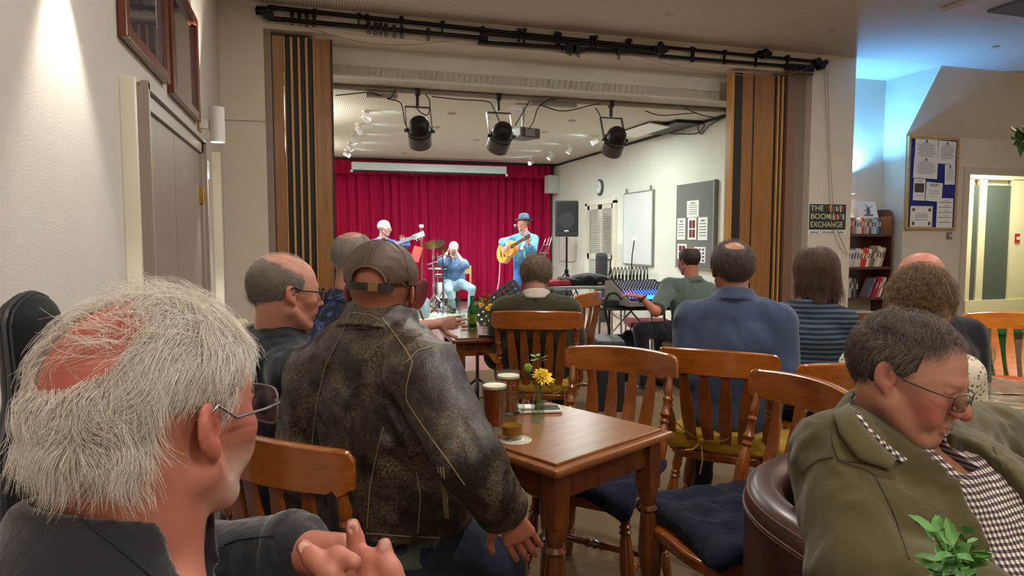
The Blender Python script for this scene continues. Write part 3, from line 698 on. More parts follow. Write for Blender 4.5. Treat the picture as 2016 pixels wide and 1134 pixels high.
# ceiling bits
def disc(px, py, z, label, r=.05):
    q = UZ(px, py, z); t = thing('ceiling_disc', label, 'ceiling fitting', q, group=None); m = MB(); m.cyl(q-Vector((0, 0, .012)), q+Vector((0, 0, .004)), r*.8, r, 20); m.build('cover', plain('#bdb09f', .5), t, world=True)
disc(1318, 29, ZC1, 'small round cover on the near ceiling, left of the three', .045); disc(1637, 60, ZC1, 'small round cover on the near ceiling, middle of the three', .05); disc(1958, 92, ZC1, 'small round cover on the near ceiling, at far right', .05)
q = UZ(1975, 8, ZC1); t = thing('ceiling_panel_light', 'pale square ceiling fitting cut off by the top right corner', 'ceiling fitting', q)
MB().box(q+Vector((.1, -.2, -.03)), (1.1, .9, .06), rz=.0, bev=.01).build('housing', plain('#cfcbd2', .5), t, world=True)
q = UZ(2020, 12, ZC1-.06); t = thing('air_vent', 'dark grey grille on the pale ceiling fitting at the top right corner', 'vent', q); MB().box(q+Vector((.02, 0, -.01)), (.5, .35, .03), bev=.005).build('grille', plain('#5f5b6b', .6), t, world=True)
# ------------------------------------------------------------------ folding partition stacks
def xo(px, Y): return UY(px, 400, Y).x
def strip(mb, a, b, Y, dep, z0=.0, z1=3.16): mb.box(((xo(a, Y)+xo(b, Y))/2, Y+dep/2, (z0+z1)/2), (abs(xo(b, Y)-xo(a, Y)), dep, z1-z0))
struct('trim_jamb_left', (lambda m: (strip(m, 527, 541, D+.02, .38, 0, 3.2), m)[1])(MB()), M_jamb)
t = thing('folding_partition', 'folded wooden room partition stacked at the left of the stage opening', 'partition', (xo(600, D+.1), D+.1, 0)); Y = D+.06
m = MB(); strip(m, 542, 564, Y, .05); strip(m, 624, 657, Y, .05); m.build('panel', M_panel, t, world=True)
m = MB(); strip(m, 540, 543, Y-.01, .08); strip(m, 656, 660, Y-.01, .09); m.build('seal', M_black, t, world=True)
for i, (a, b_) in enumerate(((565, 578), (580, 592.5), (594.5, 607), (609, 622))): 
    m = MB(); strip(m, a+2, b_, Y+.03, .3); m.build('bellows', M_black, t, world=True)
    m = MB(); strip(m, a, a+2.4, Y-.005, .32); strip(m, b_, b_+2.0, Y-.005, .32); m.build('panel_edge', M_gold, t, world=True)


t = thing('folding_partition', 'folded wooden room partition stacked at the right of the stage opening', 'partition', (xo(1500, D+.1), D+.1, 0))
m = MB(); strip(m, 1457, 1478, Y, .05); strip(m, 1480, 1519, Y, .05); m.build('panel', M_panel, t, world=True)
m = MB(); strip(m, 1441, 1457, Y-.01, .10); strip(m, 1477.5, 1480.5, Y, .055); m.build('seal', M_black, t, world=True); m = MB(); strip(m, 1436, 1441, Y-.012, .10); m.build('panel_edge', M_gold, t, world=True)
for a, b_ in ((1519, 1526), (1529, 1534.5), (1537.5, 1543)):
    m = MB(); strip(m, a, b_, Y+.02, .3); m.build('bellows', M_black, t, world=True)
    m = MB(); strip(m, b_, b_+3.0, Y-.005, .32); m.build('panel_edge', M_gold, t, world=True)
struct('trim_jamb_right', (lambda m: (strip(m, 1545, 1562, D+.03, .3, 0, 3.2), m)[1])(MB()), plain('#7a5a48', .5)); struct('trim_reveal_right', (lambda m: (strip(m, 1561, 1593, D+.10, .3, 0, 3.2), m)[1])(MB()), M_jamb)
# ------------------------------------------------------------------ curtain track over the opening
YR = D-.06
t = thing('curtain_track', 'long black double curtain track with brackets across the top of the stage opening', 'curtain rail', UY(1068, 80, YR))
def rl(m, a, b, r, Y=YR): m.cyl(UY(*a, Y), UY(*b, Y), r, seg=10)
m = MB(); rl(m, (527, 14), (1310, 97), .020); rl(m, (1300, 92), (1615, 122), .017); m.build('upper_rail', M_blackmetal, t, world=True)
m = MB(); rl(m, (528, 36), (960, 76), .022); rl(m, (942, 83), (1305, 107), .020); rl(m, (1300, 110), (1600, 134), .018); rl(m, (945, 66), (1308, 104), .014, YR-.04); m.build('lower_rail', M_blackmetal, t, world=True)
for px, a, b_ in ((620, 22, 46), (706, 30, 56), (722, 32, 52), (790, 36, 64), (871, 45, 72), (950, 56, 80), (1022, 60, 82), (1032, 60, 84), (1095, 66, 92), (1101, 68, 92), (1165, 74, 98), (1172, 74, 98), (1240, 80, 106), (1236, 80, 105), (1300, 86, 108), (1362, 96, 122), (1365, 98, 122), (1426, 102, 126), (1488, 108, 132), (1550, 112, 138)):
    m = MB(); p, q = UY(px, a, YR-.01), UY(px, b_, YR-.01); m.box((p+q)/2, (.014, .03, (p-q).length)); m.box(p, (.035, .05, .03)); m.build('bracket', M_blackmetal, t, world=True)
m = MB(); m.box(UY(516, 20, YR), (.10, .08, .05), bev=.01); m.cyl(UY(503, 22, YR-.02), UY(530, 22, YR-.02), .030); m.cyl(UY(528, 28, YR-.04), UY(528, 28, YR+.04), .05); m.build('pulley', M_blackmetal, t, world=True)
m = MB()
for c_ in ((1615, 130, .045), (1622, 124, .03), (1608, 122, .04)): q = UY(c_[0], c_[1], YR-.02); m.cyl(q-Vector((0, .04, 0)), q+Vector((0, .04, 0)), c_[2]); 
m.box(UY(1620, 122, YR-.02), (.12, .05, .02)); m.build('pulley', M_blackmetal, t, world=True)
m = MB()
for c_ in ((1300, 97, .055), (1122, 96, .055), (1135, 98, .05), (1505, 106, .05)): q = UY(c_[0], c_[1], YR-.04); m = MB(); m.cyl(q-Vector((0, .03, 0)), q+Vector((0, .03, 0)), c_[2]); m.box(q, (.16, .05, .05)); m.build('pulley', M_blackmetal, t, world=True)
def hook(px, py):
    q = UY(px, py, YR-.03); m = MB(); m.box(q, (.03, .03, .05)); m.cyl(q+Vector((0, -.012, .03)), q+Vector((0, .012, .03)), .020)
    r_ = q-Vector((0, 0, .050)); m.tube([r_+Vector((.014*math.cos(a), 0, .014*math.sin(a))) for a in np.linspace(0, 2*PI, 12)], .0045, 6); m.build('glider', M_blackmetal, t, world=True)
for px, py in [(726, 52), (739, 54), (749, 55), (760, 57), (776, 60), (791, 62), (843, 66), (1123, 97), (1139, 99), (1218, 104)]: hook(px, py)
for i in range(9): hook(1548+i*6.4, 133+i*.5)
for i in range(4): hook(575+i*14.5, 34+i*1.6)
cordm = plain('#9a7d55', .7)
def cordthing(name, label, pts, r=.003, mat=None, sub=6, group=None, cat='cord'):
    P = []
    pts = [Vector(p) for p in pts]
    for i in range(len(pts)-1):
        a, b_, c, d = pts[max(i-1, 0)], pts[i], pts[i+1], pts[min(i+2, len(pts)-1)]
        for k in range(sub):
            u = k/sub; P.append(.5*((2*b_)+(c-a)*u+(2*a-5*b_+4*c-d)*u*u+(3*b_-a-3*c+d)*u**3))
    P.append(pts[-1]); o = MB().tube(P, r, 6).build(name, mat or cordm); return tag(o, label, cat, group)
cordthing('draw_cord', 'tan curtain cord sagging from the left end of the track', [UY(*p, YR-.05) for p in ((562, 43), (600, 52), (658, 70), (720, 84), (790, 89), (850, 84), (900, 79))])
cordthing('draw_cord', 'tan curtain cord sagging across the right partition', [UY(*p, YR-.05) for p in ((1262, 112), (1340, 132), (1440, 146), (1500, 150), (1550, 146), (1600, 132))])
cordthing('draw_cord', 'long tan pull cord hanging down over the book exchange sign', [UY(*p, D-.02) for p in ((1622, 134), (1628, 250), (1634, 400), (1638, 440), (1650, 480), (1664, 499), (1668, 500), (1664, 490), (1650, 455), (1640, 400), (1632, 250), (1629, 136))])
# ------------------------------------------------------------------ hall: curtain, screen, lights
def curtain():
    m = NT('crimson_velvet', .8, 0, .2); v = m.co((1, 1, .12)); n = m.noise(v, 30, 3); m.base(m.mix(n, '#86042f', '#bd0a4a')); m.set(Sheen_Weight=.6); m.b.inputs['Sheen Tint'].default_value = (*lin('#ff4a80'), 1)
    nx, nz = 420, 40; x = np.linspace(-.5, 5.12, nx); z = np.linspace(0, 1, nz); X, Z = np.meshgrid(x, z, indexing='ij')
    ph = X*2*PI/.21+.8*np.sin(X*3.1)+.5*np.sin(X*7.7); gath = (1-Z)*.35+.65
    Y = YC-.06*np.sin(ph)*gath-.03*np.sin(X*2*PI/.085+Z*2)*(.4+.6*Z)+.02*np.sin(X*1.9+Z*3)
    V = np.stack([X+.012*np.cos(ph*1.3)*(1-Z), Y, .03+Z*2.80], -1).reshape(-1, 3); i = np.arange(nx-1)[:, None]*nz+np.arange(nz-1)[None]
    F = np.stack([i, i+nz, i+nz+1, i+1], -1).reshape(-1, 4); o = npmesh('stage_curtain', V, F, m.m); md = o.modifiers.new('thick', 'SOLIDIFY'); md.thickness = .006
    tag(o, 'full width crimson velvet stage curtain hanging in folds behind the band', 'curtain')
    V2 = V.copy(); V2[:, 2] = 2.62+.28*Z.reshape(-1); V2[:, 1] = V[:, 1]-.10; V2[:, 1] = YC-.16-.02*np.sin(ph.reshape(-1)*1.5)
    o = npmesh('curtain_pelmet', V2, F, m.m); o.modifiers.new('thick', 'SOLIDIFY').thickness = .006; tag(o, 'short crimson velvet valance across the top of the stage curtain', 'curtain')
curtain()
struct('trim_4', MB().box((2.2, 13.95, ZC2-.02), (5.95, .05, .05)), M_black)
b = MB(); ang = 0; struct('trim_5', MB().box((XR-.012, 10.7, 2.905), (.03, 7.0, .03)), M_black)
p0, p1_ = UY(692, 328, 13.6), UY(996, 338, 13.6)
t = thing('projector_screen', 'white projector screen housing rolled up above the stage curtain', 'projector screen', (p0+p1_)/2)
z0 = (p0.z+p1_.z)/2; m = MB(); m.box(((p0.x+p1_.x)/2, 13.6, z0+.02), (p1_.x-p0.x, .12, .15), bev=.01); m.build('housing', plain('#d5e2e2', .4, var=.04), t, world=True)
m = MB(); m.box(((p0.x+p1_.x)/2, 13.6, z0-.07), (p1_.x-p0.x-.02, .05, .035)); m.build('bottom_bar', M_black, t, world=True)
for p in (p0, p1_): MB().sphere((p.x, 13.55, z0-.08), .03).build('end_cap', M_white, t, world=True)
# ceiling spotlights that light the band
def ceilspot(px, py, label, aim, power, grp, col=(.86, .94, 1.0)):
    q = UZ(px, py, ZC2-.09); t = thing('ceiling_spotlight', label, 'spotlight', q, 0, grp); m = MB(); m.cyl((q.x, q.y, ZC2), (q.x, q.y, ZC2-.03), .045); m.build('base', M_white, t, world=True)
    d = (Vector(aim)-q).normalized(); m = MB(); m.cyl(q-d*.05, q+d*.06, .035, .042); m.build('lamp_head', M_white, t, world=True)
    m = MB(); m.cyl(q+d*.055, q+d*.062, .034); m.build('bulb', emit('#dff2ff', 30), t, world=True)
    l = bpy.data.lights.new('spot_beam', 'SPOT'); l.energy = power; l.spot_size = math.radians(50); l.spot_blend = .9; l.color = col; l.shadow_soft_size = .04
    lo = link(bpy.data.objects.new('spot_beam', l)); lo.location = q+d*.07; lo.rotation_euler = d.to_track_quat('-Z', 'Y').to_euler()
    l = bpy.data.lights.new('spot_spill', 'SPOT'); l.energy = 4; l.spot_size = math.radians(50); l.spot_blend = .8; l.color = (.55, .85, 1); l.shadow_soft_size = .02; sx = 1 if 'left' in grp else -1
    lo = link(bpy.data.objects.new('spot_spill', l)); lo.location = q+Vector((sx*.07, 0, .02)); lo.rotation_euler = Vector((sx, 0, .12)).to_track_quat('-Z', 'Y').to_euler()
BAND = {'bass': U(757, 480, 11.0), 'harp': U(900, 520, 12.5), 'gtr': U(1025, 470, 12.0)}
lab = ['nearest the camera', 'second from the camera', 'third from the camera', 'fourth from the camera', 'closest to the stage curtain']
for i, (px, py) in enumerate(((720, 232), (706, 256), (697, 275), (689, 290), (682, 304))):
    ceilspot(px, py, 'small white ceiling spotlight in the left row, %s' % lab[i], BAND[('gtr', 'harp', 'bass', 'harp', 'gtr')[i]], 230, 'ceiling spotlights over the stage, left row')
lab = ['nearest the camera', 'second from the camera', 'third from the camera', 'closest to the stage curtain']
for i, (px, py) in enumerate(((1172, 279), (1121, 295), (1084, 308), (1046, 320))):
    ceilspot(px, py, 'small white ceiling spotlight in the right row, %s' % lab[i], BAND[('bass', 'gtr', 'harp', 'bass')[i]], 230, 'ceiling spotlights over the stage, right row')
for i, (px, py, l_) in enumerate(((889, 223, 'nearest'), (859, 250, 'beside the left par can'), (796, 301, 'left of centre near the curtain'), (938, 275, 'the squarish one at the centre'), (1126, 237, 'right of the projector'), (1073, 260, 'right of the projector, farther'), (978, 148, 'near the header'))):
    q = UZ(px, py, ZC2 if py > 160 else 3.2); t = thing('ceiling_disc', 'small pale cover on the hall ceiling, %s' % l_, 'ceiling fitting', q); m = MB(); m.cyl(q-Vector((0, 0, .015)), q+Vector((0, 0, .004)), .05, .06, 16); m.build('cover', plain('#a9a290', .5), t, world=True)
# light bar with three par cans, cables, projector
a, b_ = UY(640, 169, 7.42), UY(1437, 219, 7.42); zb = (a.z+b_.z)/2
t = thing('light_bar', 'grey steel lighting bar across the hall ceiling carrying three par cans', 'lighting bar', (2.6, 7.42, zb)); MB().cyl((-.3, 7.42, zb), (5.19, 7.42, zb), .028).build('bar', plain('#a8a39a', .4), t, world=True)
MB().box(UY(752, 188, 7.42), (.32, .08, .045), bev=.006).build('cable_tray', M_grey, t, world=True); MB().box(UY(1090, 205, 7.42), (.55, .06, .05), bev=.006).build('cable_tray', M_grey, t, world=True)
def parcan(px, py, label, tilt=0):
    q = UY(px, py, 7.3); t = thing('par_can', label, 'stage light', q); top = Vector((q.x+.0, 7.42, zb)); m = MB()
    m.box(top, (.05, .07, .09), bev=.008); m.box(top-Vector((0, 0, .09)), (.03, .03, .12)); m.build('clamp', M_black, t, world=True)
    zt = q.z+.27; y = MB(); pts = [Vector((q.x-.135, q.y, q.z)), Vector((q.x-.135, 7.42, zt)), Vector((q.x+.135, 7.42, zt)), Vector((q.x+.135, q.y, q.z))]
    for i in range(3): y.box((pts[i]+pts[i+1])/2, ((.27 if i == 1 else .006), .035, (.014 if i == 1 else (pts[i]-pts[i+1]).length)), M=Matrix.Rotation(0 if i == 1 else math.atan2(7.42-q.y, zt-q.z)*-1, 3, 'X'))
    y.build('yoke', M_blackmetal, t, world=True)
    d = Vector((.12+tilt, .55, -.55)).normalized(); m = MB(); m.lathe([(0, .03), (.02, .075), (.14, .105), (.40, .118), (.42, .128), (.46, .118), (1.0, .124)], q-d*.15, q+d*.17, 26); m.build('lamp_housing', plain('#15131a', .35, .2), t, world=True)
    m = MB(); m.lathe([(0, .119), (0, .124), (1, .124), (1, .119)], q+d*.03, q+d*.171, 26, caps=False); m.build('gel_frame', plain('#4a4743', .5, .3), t, world=True)
    m = MB(); 
    for s_ in (-1, 1): m.cyl(q+Vector((s_*.115, 0, 0)), q+Vector((s_*.16, 0, 0)), .018)
    m.build('knob', M_black, t, world=True)
parcan(826, 258, 'black par can stage light hanging at the left of the lighting bar'); parcan(987, 268, 'black par can stage light hanging at the middle, beside the projector', -.2); parcan(1211, 276, 'black par can stage light hanging at the right of the lighting bar', -.1)
cords = [('black cable looping from the bar down to the left par can', ((774, 196), (790, 205), (797, 240), (803, 256))), ('black cable drooping along the bar toward the middle par can', ((850, 190), (905, 196), (960, 200), (972, 215), (985, 243))),
 ('black cable running down to the projector from the bar', ((1043, 198), (1030, 220), (1014, 248))), ('black cable looped right of the projector', ((1095, 197), (1082, 196), (1060, 212), (1050, 240), (1040, 255))),
 ('black cable sagging between projector and right par can', ((1062, 206), (1100, 218), (1130, 216), (1160, 208), (1182, 205))), ('black cable running down to the right par can', ((1172, 212), (1182, 230), (1188, 262), (1200, 270))),
 ('black cable draped along the right end of the bar', ((1270, 218), (1300, 227), (1350, 224), (1372, 222))), ('black cable crossing the bar end by the partition', ((1346, 212), (1380, 226), (1420, 232), (1436, 222), (1420, 214))),
 ('thin cable hanging off the left end of the bar', ((660, 188), (700, 184), (730, 182), (752, 190))), ('black cable curled behind the left par can yoke', ((838, 186), (846, 200), (842, 226), (822, 215), (820, 190))), ('black cable looped at the left end clamp', ((780, 176), (770, 192), (762, 194), (778, 198)))]
for l_, ps in cords: cordthing('cable', l_, [UY(x, y, 7.36) for x, y in ps], .006, M_black, cat='cable')
q = UY(1030, 264, 8.0); t = thing('projector', 'grey ceiling projector hanging behind the middle par can', 'projector', q); m = MB(); m.box(q, (.30, .30, .12), rz=.35, bev=.02); m.build('case', plain('#5d5c58', .5), t, world=True)
m = MB(); m.cyl(q+Vector((0, 0, .05)), (q.x, q.y, ZC2), .025); m.box((q.x, q.y, ZC2-.01), (.3, .3, .02)); m.build('mount', M_white, t, world=True); MB().box(q+Vector((.03, -.175, .0)), (.14, .02, .09), rz=.35, bev=.006).build('vent_panel', M_grey, t, world=True)
# dark ceiling hatch box by the right wall
q = [UZ(1248, 266, ZC2-.001), UZ(1318, 244, ZC2-.001), UZ(1385, 246, ZC2-.001), UZ(1305, 268, ZC2-.001)]
t = thing('ceiling_hatch', 'open dark hatch in the hall ceiling beside the right wall', 'hatch', q[0]); m = MB(); y0_, y1_ = UX(1310, 270, XR).y, UX(1385, 246, XR).y; m.box((XR-.22, (y0_+y1_)/2, ZC2-.02), (.40, abs(y1_-y0_), .05)); m.build('opening', M_black, t, world=True)
m = MB(); m.box((XR-.55, (y0_+y1_)/2+.2, ZC2-.05), (.30, abs(y1_-y0_), .015), M=Matrix.Rotation(.12, 3, 'Y')); m.build('flap', M_white, t, world=True)
cordthing('cable', 'coil of black cable hanging from the right wall trim', [UX(x, y, XR-.03) for x, y in ((1310, 262), (1345, 264), (1372, 262), (1386, 250), (1382, 240), (1374, 250), (1380, 264), (1388, 256), (1400, 244), (1436, 226))], .008, M_black, cat='cable')
# ------------------------------------------------------------------ chairs and tables
M_chair = wood('#65300c', '#935019', .25, 5, (5, 5, 1.5), 'varnished_chair_wood', .6, .03)
M_chairH = wood('#7a400f', '#a65e1c', .25, 4, (1.5, 6, 6), 'varnished_rail_wood', .7, .02)
M_chairD = wood('#4a1f0e', '#6d3014', .25, 5, (5, 5, 1.5), 'dark_varnished_wood', .5, .03)
M_chairO = wood('#b8660e', '#dc8a1c', .22, 4, (1.5, 6, 6), 'orange_varnished_wood', .6, .02)
LEG = [(0, .017), (.10, .020), (.16, .015), (.18, .022), (.20, .016), (.22, .023), (.24, .017), (.30, .021), (.45, .026), (.62, .022), (.68, .016), (.70, .023), (.72, .015), (.74, .022), (.76, .016), (.85, .020), (1, .014)]
POST = [(0, .013), (.08, .019), (.30, .023), (.42, .020), (.50, .013), (.53, .019), (.56, .013), (.60, .021), (.64, .015), (.72, .012), (.76, .018), (.79, .012), (.84, .017), (.90, .013), (1, .012)]
SPIN = [(0, .009), (.2, .012), (.38, .012), (.43, .017), (.46, .012), (.5, .018), (.54, .012), (.57, .017), (.62, .012), (.8, .012), (1, .009)]
def rail_mesh(hw=.235, zb=.785, zt=.885, bow=.055, y0=-.300, th=.024, crown=.012):
    V = []; F = []; n = 44
    for i in range(n+1):
        u = -1+2*i/n; x = u*hw; a = abs(u); y = y0+bow*a**2
        t = zt+crown*(1-a**2)-(.018*max(0, (a-.93)/.07)**2); b = zb+(.000 if a < .80 else .0)+crown*.3*(1-a**2)
        if a > .84: b = zb-.004+.016*max(0, (a-.90)/.10)**.5*1.2
        if .80 < a <= .84: b = zb+.010
        w = th/2*(1-.35*max(0, (a-.85)/.15)); dy = 2*bow*u/hw; nx_, ny_ = -dy, 1; L = math.hypot(nx_, ny_); nx_, ny_ = nx_/L*w, ny_/L*w
        e = .006
        V += [(x-nx_, y-ny_, b+e), (x-nx_, y-ny_, t-e), (x-nx_*.4, y-ny_*.4, t), (x+nx_*.4, y+ny_*.4, t), (x+nx_, y+ny_, t-e), (x+nx_, y+ny_, b+e), (x+nx_*.4, y+ny_*.4, b), (x-nx_*.4, y-ny_*.4, b)]
    for i in range(n):
        for k in range(8): j = (k+1) % 8; F.append((i*8+k, i*8+j, (i+1)*8+j, (i+1)*8+k))
    F.append(tuple(range(8))); F.append(tuple(n*8+k for k in reversed(range(8)))); return V, F
def outline_prism(pts, z0, z1, round_=.008):
    bm = bmesh.new(); vs = [bm.verts.new((x, y, z0)) for x, y in pts]; f = bm.faces.new(vs)
    r = bmesh.ops.extrude_face_region(bm, geom=[f]); 
    for g in r['geom']:
        if isinstance(g, bmesh.types.BMVert): g.co.z = z1
    if round_:
        ed = [e for e in bm.edges if abs(e.verts[0].co.z-e.verts[1].co.z) < 1e-6]; bmesh.ops.bevel(bm, geom=ed, offset=round_, segments=3, affect='EDGES', profile=.6)
    bm.verts.index_update(); v = [tuple(q.co) for q in bm.verts]; fs = [tuple(q.index for q in f.verts) for f in bm.faces]; bm.free()
    m = MB(); m.v = v; m.f = fs; m.sm = [True]*len(fs); return m
def seat_pts(w=.215, d0=-.19, d1=.215, n=40):
    P = []
    for i in range(n):
        a = 2*PI*i/n; c, s = math.cos(a), math.sin(a); e = .45
        x = w*math.copysign(abs(c)**e, c)*(1-.10*(1-(s+1)/2)); y = (d1+d0)/2+(d1-d0)/2*math.copysign(abs(s)**e, s); P.append((x, y))
    return P
def make_chair(name, label, mats, arms=False, nsl=4, tall=0.0, legs4=True):
    mw, mr = mats; t = thing(name, label, 'chair')
    outline_prism(seat_pts(.225 if not arms else .25, -.20, .215 if not arms else .24), .415, .450, .010).build('seat', mw, t)
    for sx in (-1, 1):
        for sy in (-1, 1):
            a = (sx*.165, -.02+sy*.14, .42); b_ = (sx*.215, -.02+sy*.205-(.02 if sy < 0 else 0), 0); MB().lathe(LEG, a, b_, 14).build('leg', mw, t)
    f = .56
    for sx in (-1, 1):
        x = sx*(.165+.05*f); m = MB().lathe(SPIN, (x, -.02-.14-.065*f-.01, .42*(1-f)), (x, -.02+.14+.065*f, .42*(1-f)), 12); m.build('stretcher', mw, t)
    MB().lathe(SPIN, (-.165-.05*f, -.02, .42*(1-f)), (.165+.05*f, -.02, .42*(1-f)), 12).build('stretcher', mw, t)
    zt = .885+tall; zb = .785+tall; hw = .235 if not arms else .255
    for sx in (-1, 1): MB().lathe(POST, (sx*.190*(hw/.235), -.165, .445), (sx*.205*(hw/.235), -.257, zb+.02), 14).build('back_post', mw, t)
    xs = [(-.12, -.04, .04, .12), (-.14, -.07, 0, .07, .14)][nsl == 5]
    for x in xs:
        m = MB(); n = 12; V = []
        for i in range(n+1):
            u = i/n; zz = .445+(zb+.012-.445)*u; yb = -.178-(.300-.178-.055*(x*1.15/hw)**2)*u-.020*math.sin(PI*u)+.006; w = .016+.010*math.sin(PI*min(1, u*1.05)); xx = x*(.82+.24*u)
            V.append((xx, yb, zz, w))
        vs = []
        for xx, yy, zz, w in V: vs += [(xx-w, yy-.005, zz), (xx+w, yy-.005, zz), (xx+w, yy+.006, zz), (xx-w, yy+.006, zz)]
        fs = [(i*4+k, i*4+(k+1) % 4, (i+1)*4+(k+1) % 4, (i+1)*4+k) for i in range(n) for k in range(4)]+[(3, 2, 1, 0), (n*4, n*4+1, n*4+2, n*4+3)]
        m._add(vs, fs); m.build('back_slat', mw, t, bevel=.002)
    V, F = rail_mesh(hw, zb, zt); o = MB(); o._add(V, F, True); o.build('top_rail', mr, t)
    if arms:
        for sx in (-1, 1):
            m = MB(); pts = [Vector((sx*.225, -.235, .60+.04)), Vector((sx*.265, -.12, .655)), Vector((sx*.285, .02, .655)), Vector((sx*.275, .12, .65))]
            m.tube(pts, lambda u: .020+.012*u, 10, flat=.6); m.build('arm_rest', mr, t)
            MB().lathe(POST, (sx*.225, .12, .445), (sx*.272, .09, .645), 12).build('arm_post', mw, t); MB().lathe(POST, (sx*.228, .0, .445), (sx*.275, -.03, .645), 12).build('arm_post', mw, t)
    return t
def place(o, c, face, label=None, group=None):
    """c = world ground point under the seat centre, face = heading (deg clockwise from the camera's forward)"""
    o.location = (c[0], c[1], 0); o.rotation_euler = (0, 0, -(math.radians(face)+TH)); 
    if label: o['label'] = label
    if group: o['group'] = group
    ROOTM[o.name] = Matrix.Translation(o.location) @ Matrix.Rotation(o.rotation_euler.z, 4, 'Z'); return o
def seat_from_rail(xr, d, face, back=.285):   # ground point of seat from the rail centre in camera coordinates
    a = math.radians(face); return CR(xr+math.sin(a)*back, d+math.cos(a)*back)
ch0 = make_chair('slat_back_chair', 'x', (M_chair, M_chairH))
place(ch0, seat_from_rail(.445, 2.72, 210), 210, 'empty varnished wooden chair pushed in behind the near square table')
C4 = ch0
def dupchair(c, face, label): o = copy_tree(ch0); return place(o, c, face, label)
C5 = dupchair(seat_from_rail(.80, 2.66, 27), 27, 'varnished wooden chair behind the blue shirt, mustard ribbon tied to its back')
C6 = dupchair(seat_from_rail(.925, 2.12, 250), 252, 'empty varnished wooden chair with a large navy cushion, left of the brown tub chair')
C7 = dupchair(seat_from_rail(1.25, 2.38, -4), -4, 'varnished wooden chair behind the woman in the striped top, only its top rail showing')
C1 = dupchair(seat_from_rail(-.555, 1.49, 30), 30, 'varnished wooden chair on which the man in the leather jacket sits')
chd = make_chair('slat_back_chair', 'x', (M_chairD, M_chairD)); place(chd, seat_from_rail(-.74, 2.02, 52), 52, 'dark wooden chair of the man in the navy hoodie, mostly hidden')
C3 = make_chair('slat_back_chair', 'x', (M_chair, M_chairH), tall=.04); place(C3, seat_from_rail(.60, 5.05, 300), 300, 'tall varnished wooden chair standing sideways just behind the man in the green jumper')
C2 = make_chair('captains_armchair', 'x', (M_chair, M_chairH), arms=True, nsl=5, tall=.04); place(C2, seat_from_rail(.135, 3.74, 5), 5, 'varnished wooden armchair with open arms under the man in the green jumper')
C9 = make_chair('slat_back_chair', 'x', (M_chairO, M_chairO)); place(C9, seat_from_rail(2.93, 4.05, 192), 192, 'orange-toned wooden chair with an orange tufted cushion at the right edge')
# ---- cushions
M_navy = fabric('#11182f', .95, 700, .3, 'navy_cotton', .25, sheen=.05); M_yel = fabric('#b9901c', .85, 700, .2, 'mustard_cotton'); M_org = fabric('#e0602a', .8, 700, .15, 'orange_cotton')
def cushion(name, label, parent_chair, mat, droop=False, w=.215, d=.205, hgt=.055, tufts=3, h=.0055, dz=0, off=(0, 0), rot=0):
    M = ROOTM[parent_chair.name] if parent_chair.name in ROOTM else parent_chair.matrix_basis
    t = thing(name, label, 'cushion', M.translation + Vector((0, 0, .45)), parent_chair.rotation_euler.z+rot)
    g = G((-w-.14, -d-.10, -.16), (w+.14, d+.20, .12), h); g.add(rbox((off[0], off[1], hgt/2+.002+dz), (w, d, hgt/2), .026), .01)
    V, F = None, None
    T = [(off[0]+x*w*.56, off[1]+y*d*.56) for x in (-1, 0, 1) for y in (-1, 0, 1)] if tufts == 3 else [(off[0]+x*w*.4, off[1]+y*d*.4) for x in (-1, 1) for y in (-1, 1)]
    TA = np.array(T)
    def puff(P):
        q = P[:, :2]; dd = np.sqrt(((q[:, None]-TA[None])**2).sum(2)); m = dd.min(1); s2 = np.sort(dd, 1); cre = np.abs(s2[:, 1]-s2[:, 0])
        return .016*np.clip(m/.06, 0, 1)-.012-.002*np.exp(-(cre/.012)**2)*np.clip(m/.03, 0, 1)+.006*folds(1, 26, (1, 1, 1), 3, True)(P)
    g.disp(puff, .05); V, F = g.mesh()
    if droop:   # the front corner sags over the seat edge
        for sx in (-1, 1):
            q = np.clip(((V[:, 1]-.12)/.12), 0, 1)*np.clip((sx*V[:, 0]+.02)/.2, 0, 1)
            V[:, 2] -= (.085 if sx < 0 else .05)*q**1.5; V[:, 1] += .05*q; V[:, 0] += sx*.03*q
    o = npmesh('cushion_pad', V, F, mat, t); return t
cushion('seat_cushion', 'navy tufted seat cushion on the empty chair pushed in behind the near table', C4, M_navy, True)
cushion('seat_cushion', 'large navy tufted seat cushion on the empty chair left of the tub chair', C6, M_navy, True, w=.215, d=.195, hgt=.06, off=(-.01, -.02))
cushion('seat_cushion', 'orange tufted seat cushion on the orange-toned chair at right', C9, M_org, False, w=.235, d=.22, hgt=.07)
def tie(parent, x, label=None):
    m = MB(); q = Vector((x, -.205, .50-.45)); 
    m.tube([q+Vector((0, .05, .0)), q+Vector((0, -.01, .005)), q+Vector((-.03, -.03, .02)), q+Vector((-.07, -.035, .05)), q+Vector((-.10, -.03, .07))], .006, 6, .4)
    m.tube([q+Vector((0, -.01, .005)), q+Vector((.04, -.03, .012)), q+Vector((.09, -.03, .02)), q+Vector((.11, -.02, .03))], .006, 6, .4)
    m.tube([q+Vector((0, -.02, .0)), q+Vector((-.03, -.035, -.03)), q+Vector((-.06, -.04, -.035))], .006, 6, .4); m.tube([q+Vector((0, -.02, .0)), q+Vector((.01, -.035, -.07)), q+Vector((.0, -.03, -.13))], .007, 6, .4)
    m.sphere(q+Vector((0, -.02, .005)), (.014, .012, .012)); m.build('ribbon', M_yel, parent)
for c_, l_, x in ((C5, 'mustard seat cushion tied with a ribbon on the chair of the man in blue', -.06), (C7, 'mustard seat cushion on the chair behind the woman in stripes', .1), (C2, 'mustard seat cushion tied to the armchair of the man in green', .15)):
    t = cushion('seat_cushion', l_, c_, M_yel, False, w=.21, d=.20, hgt=.075, h=.008); tie(t, x)
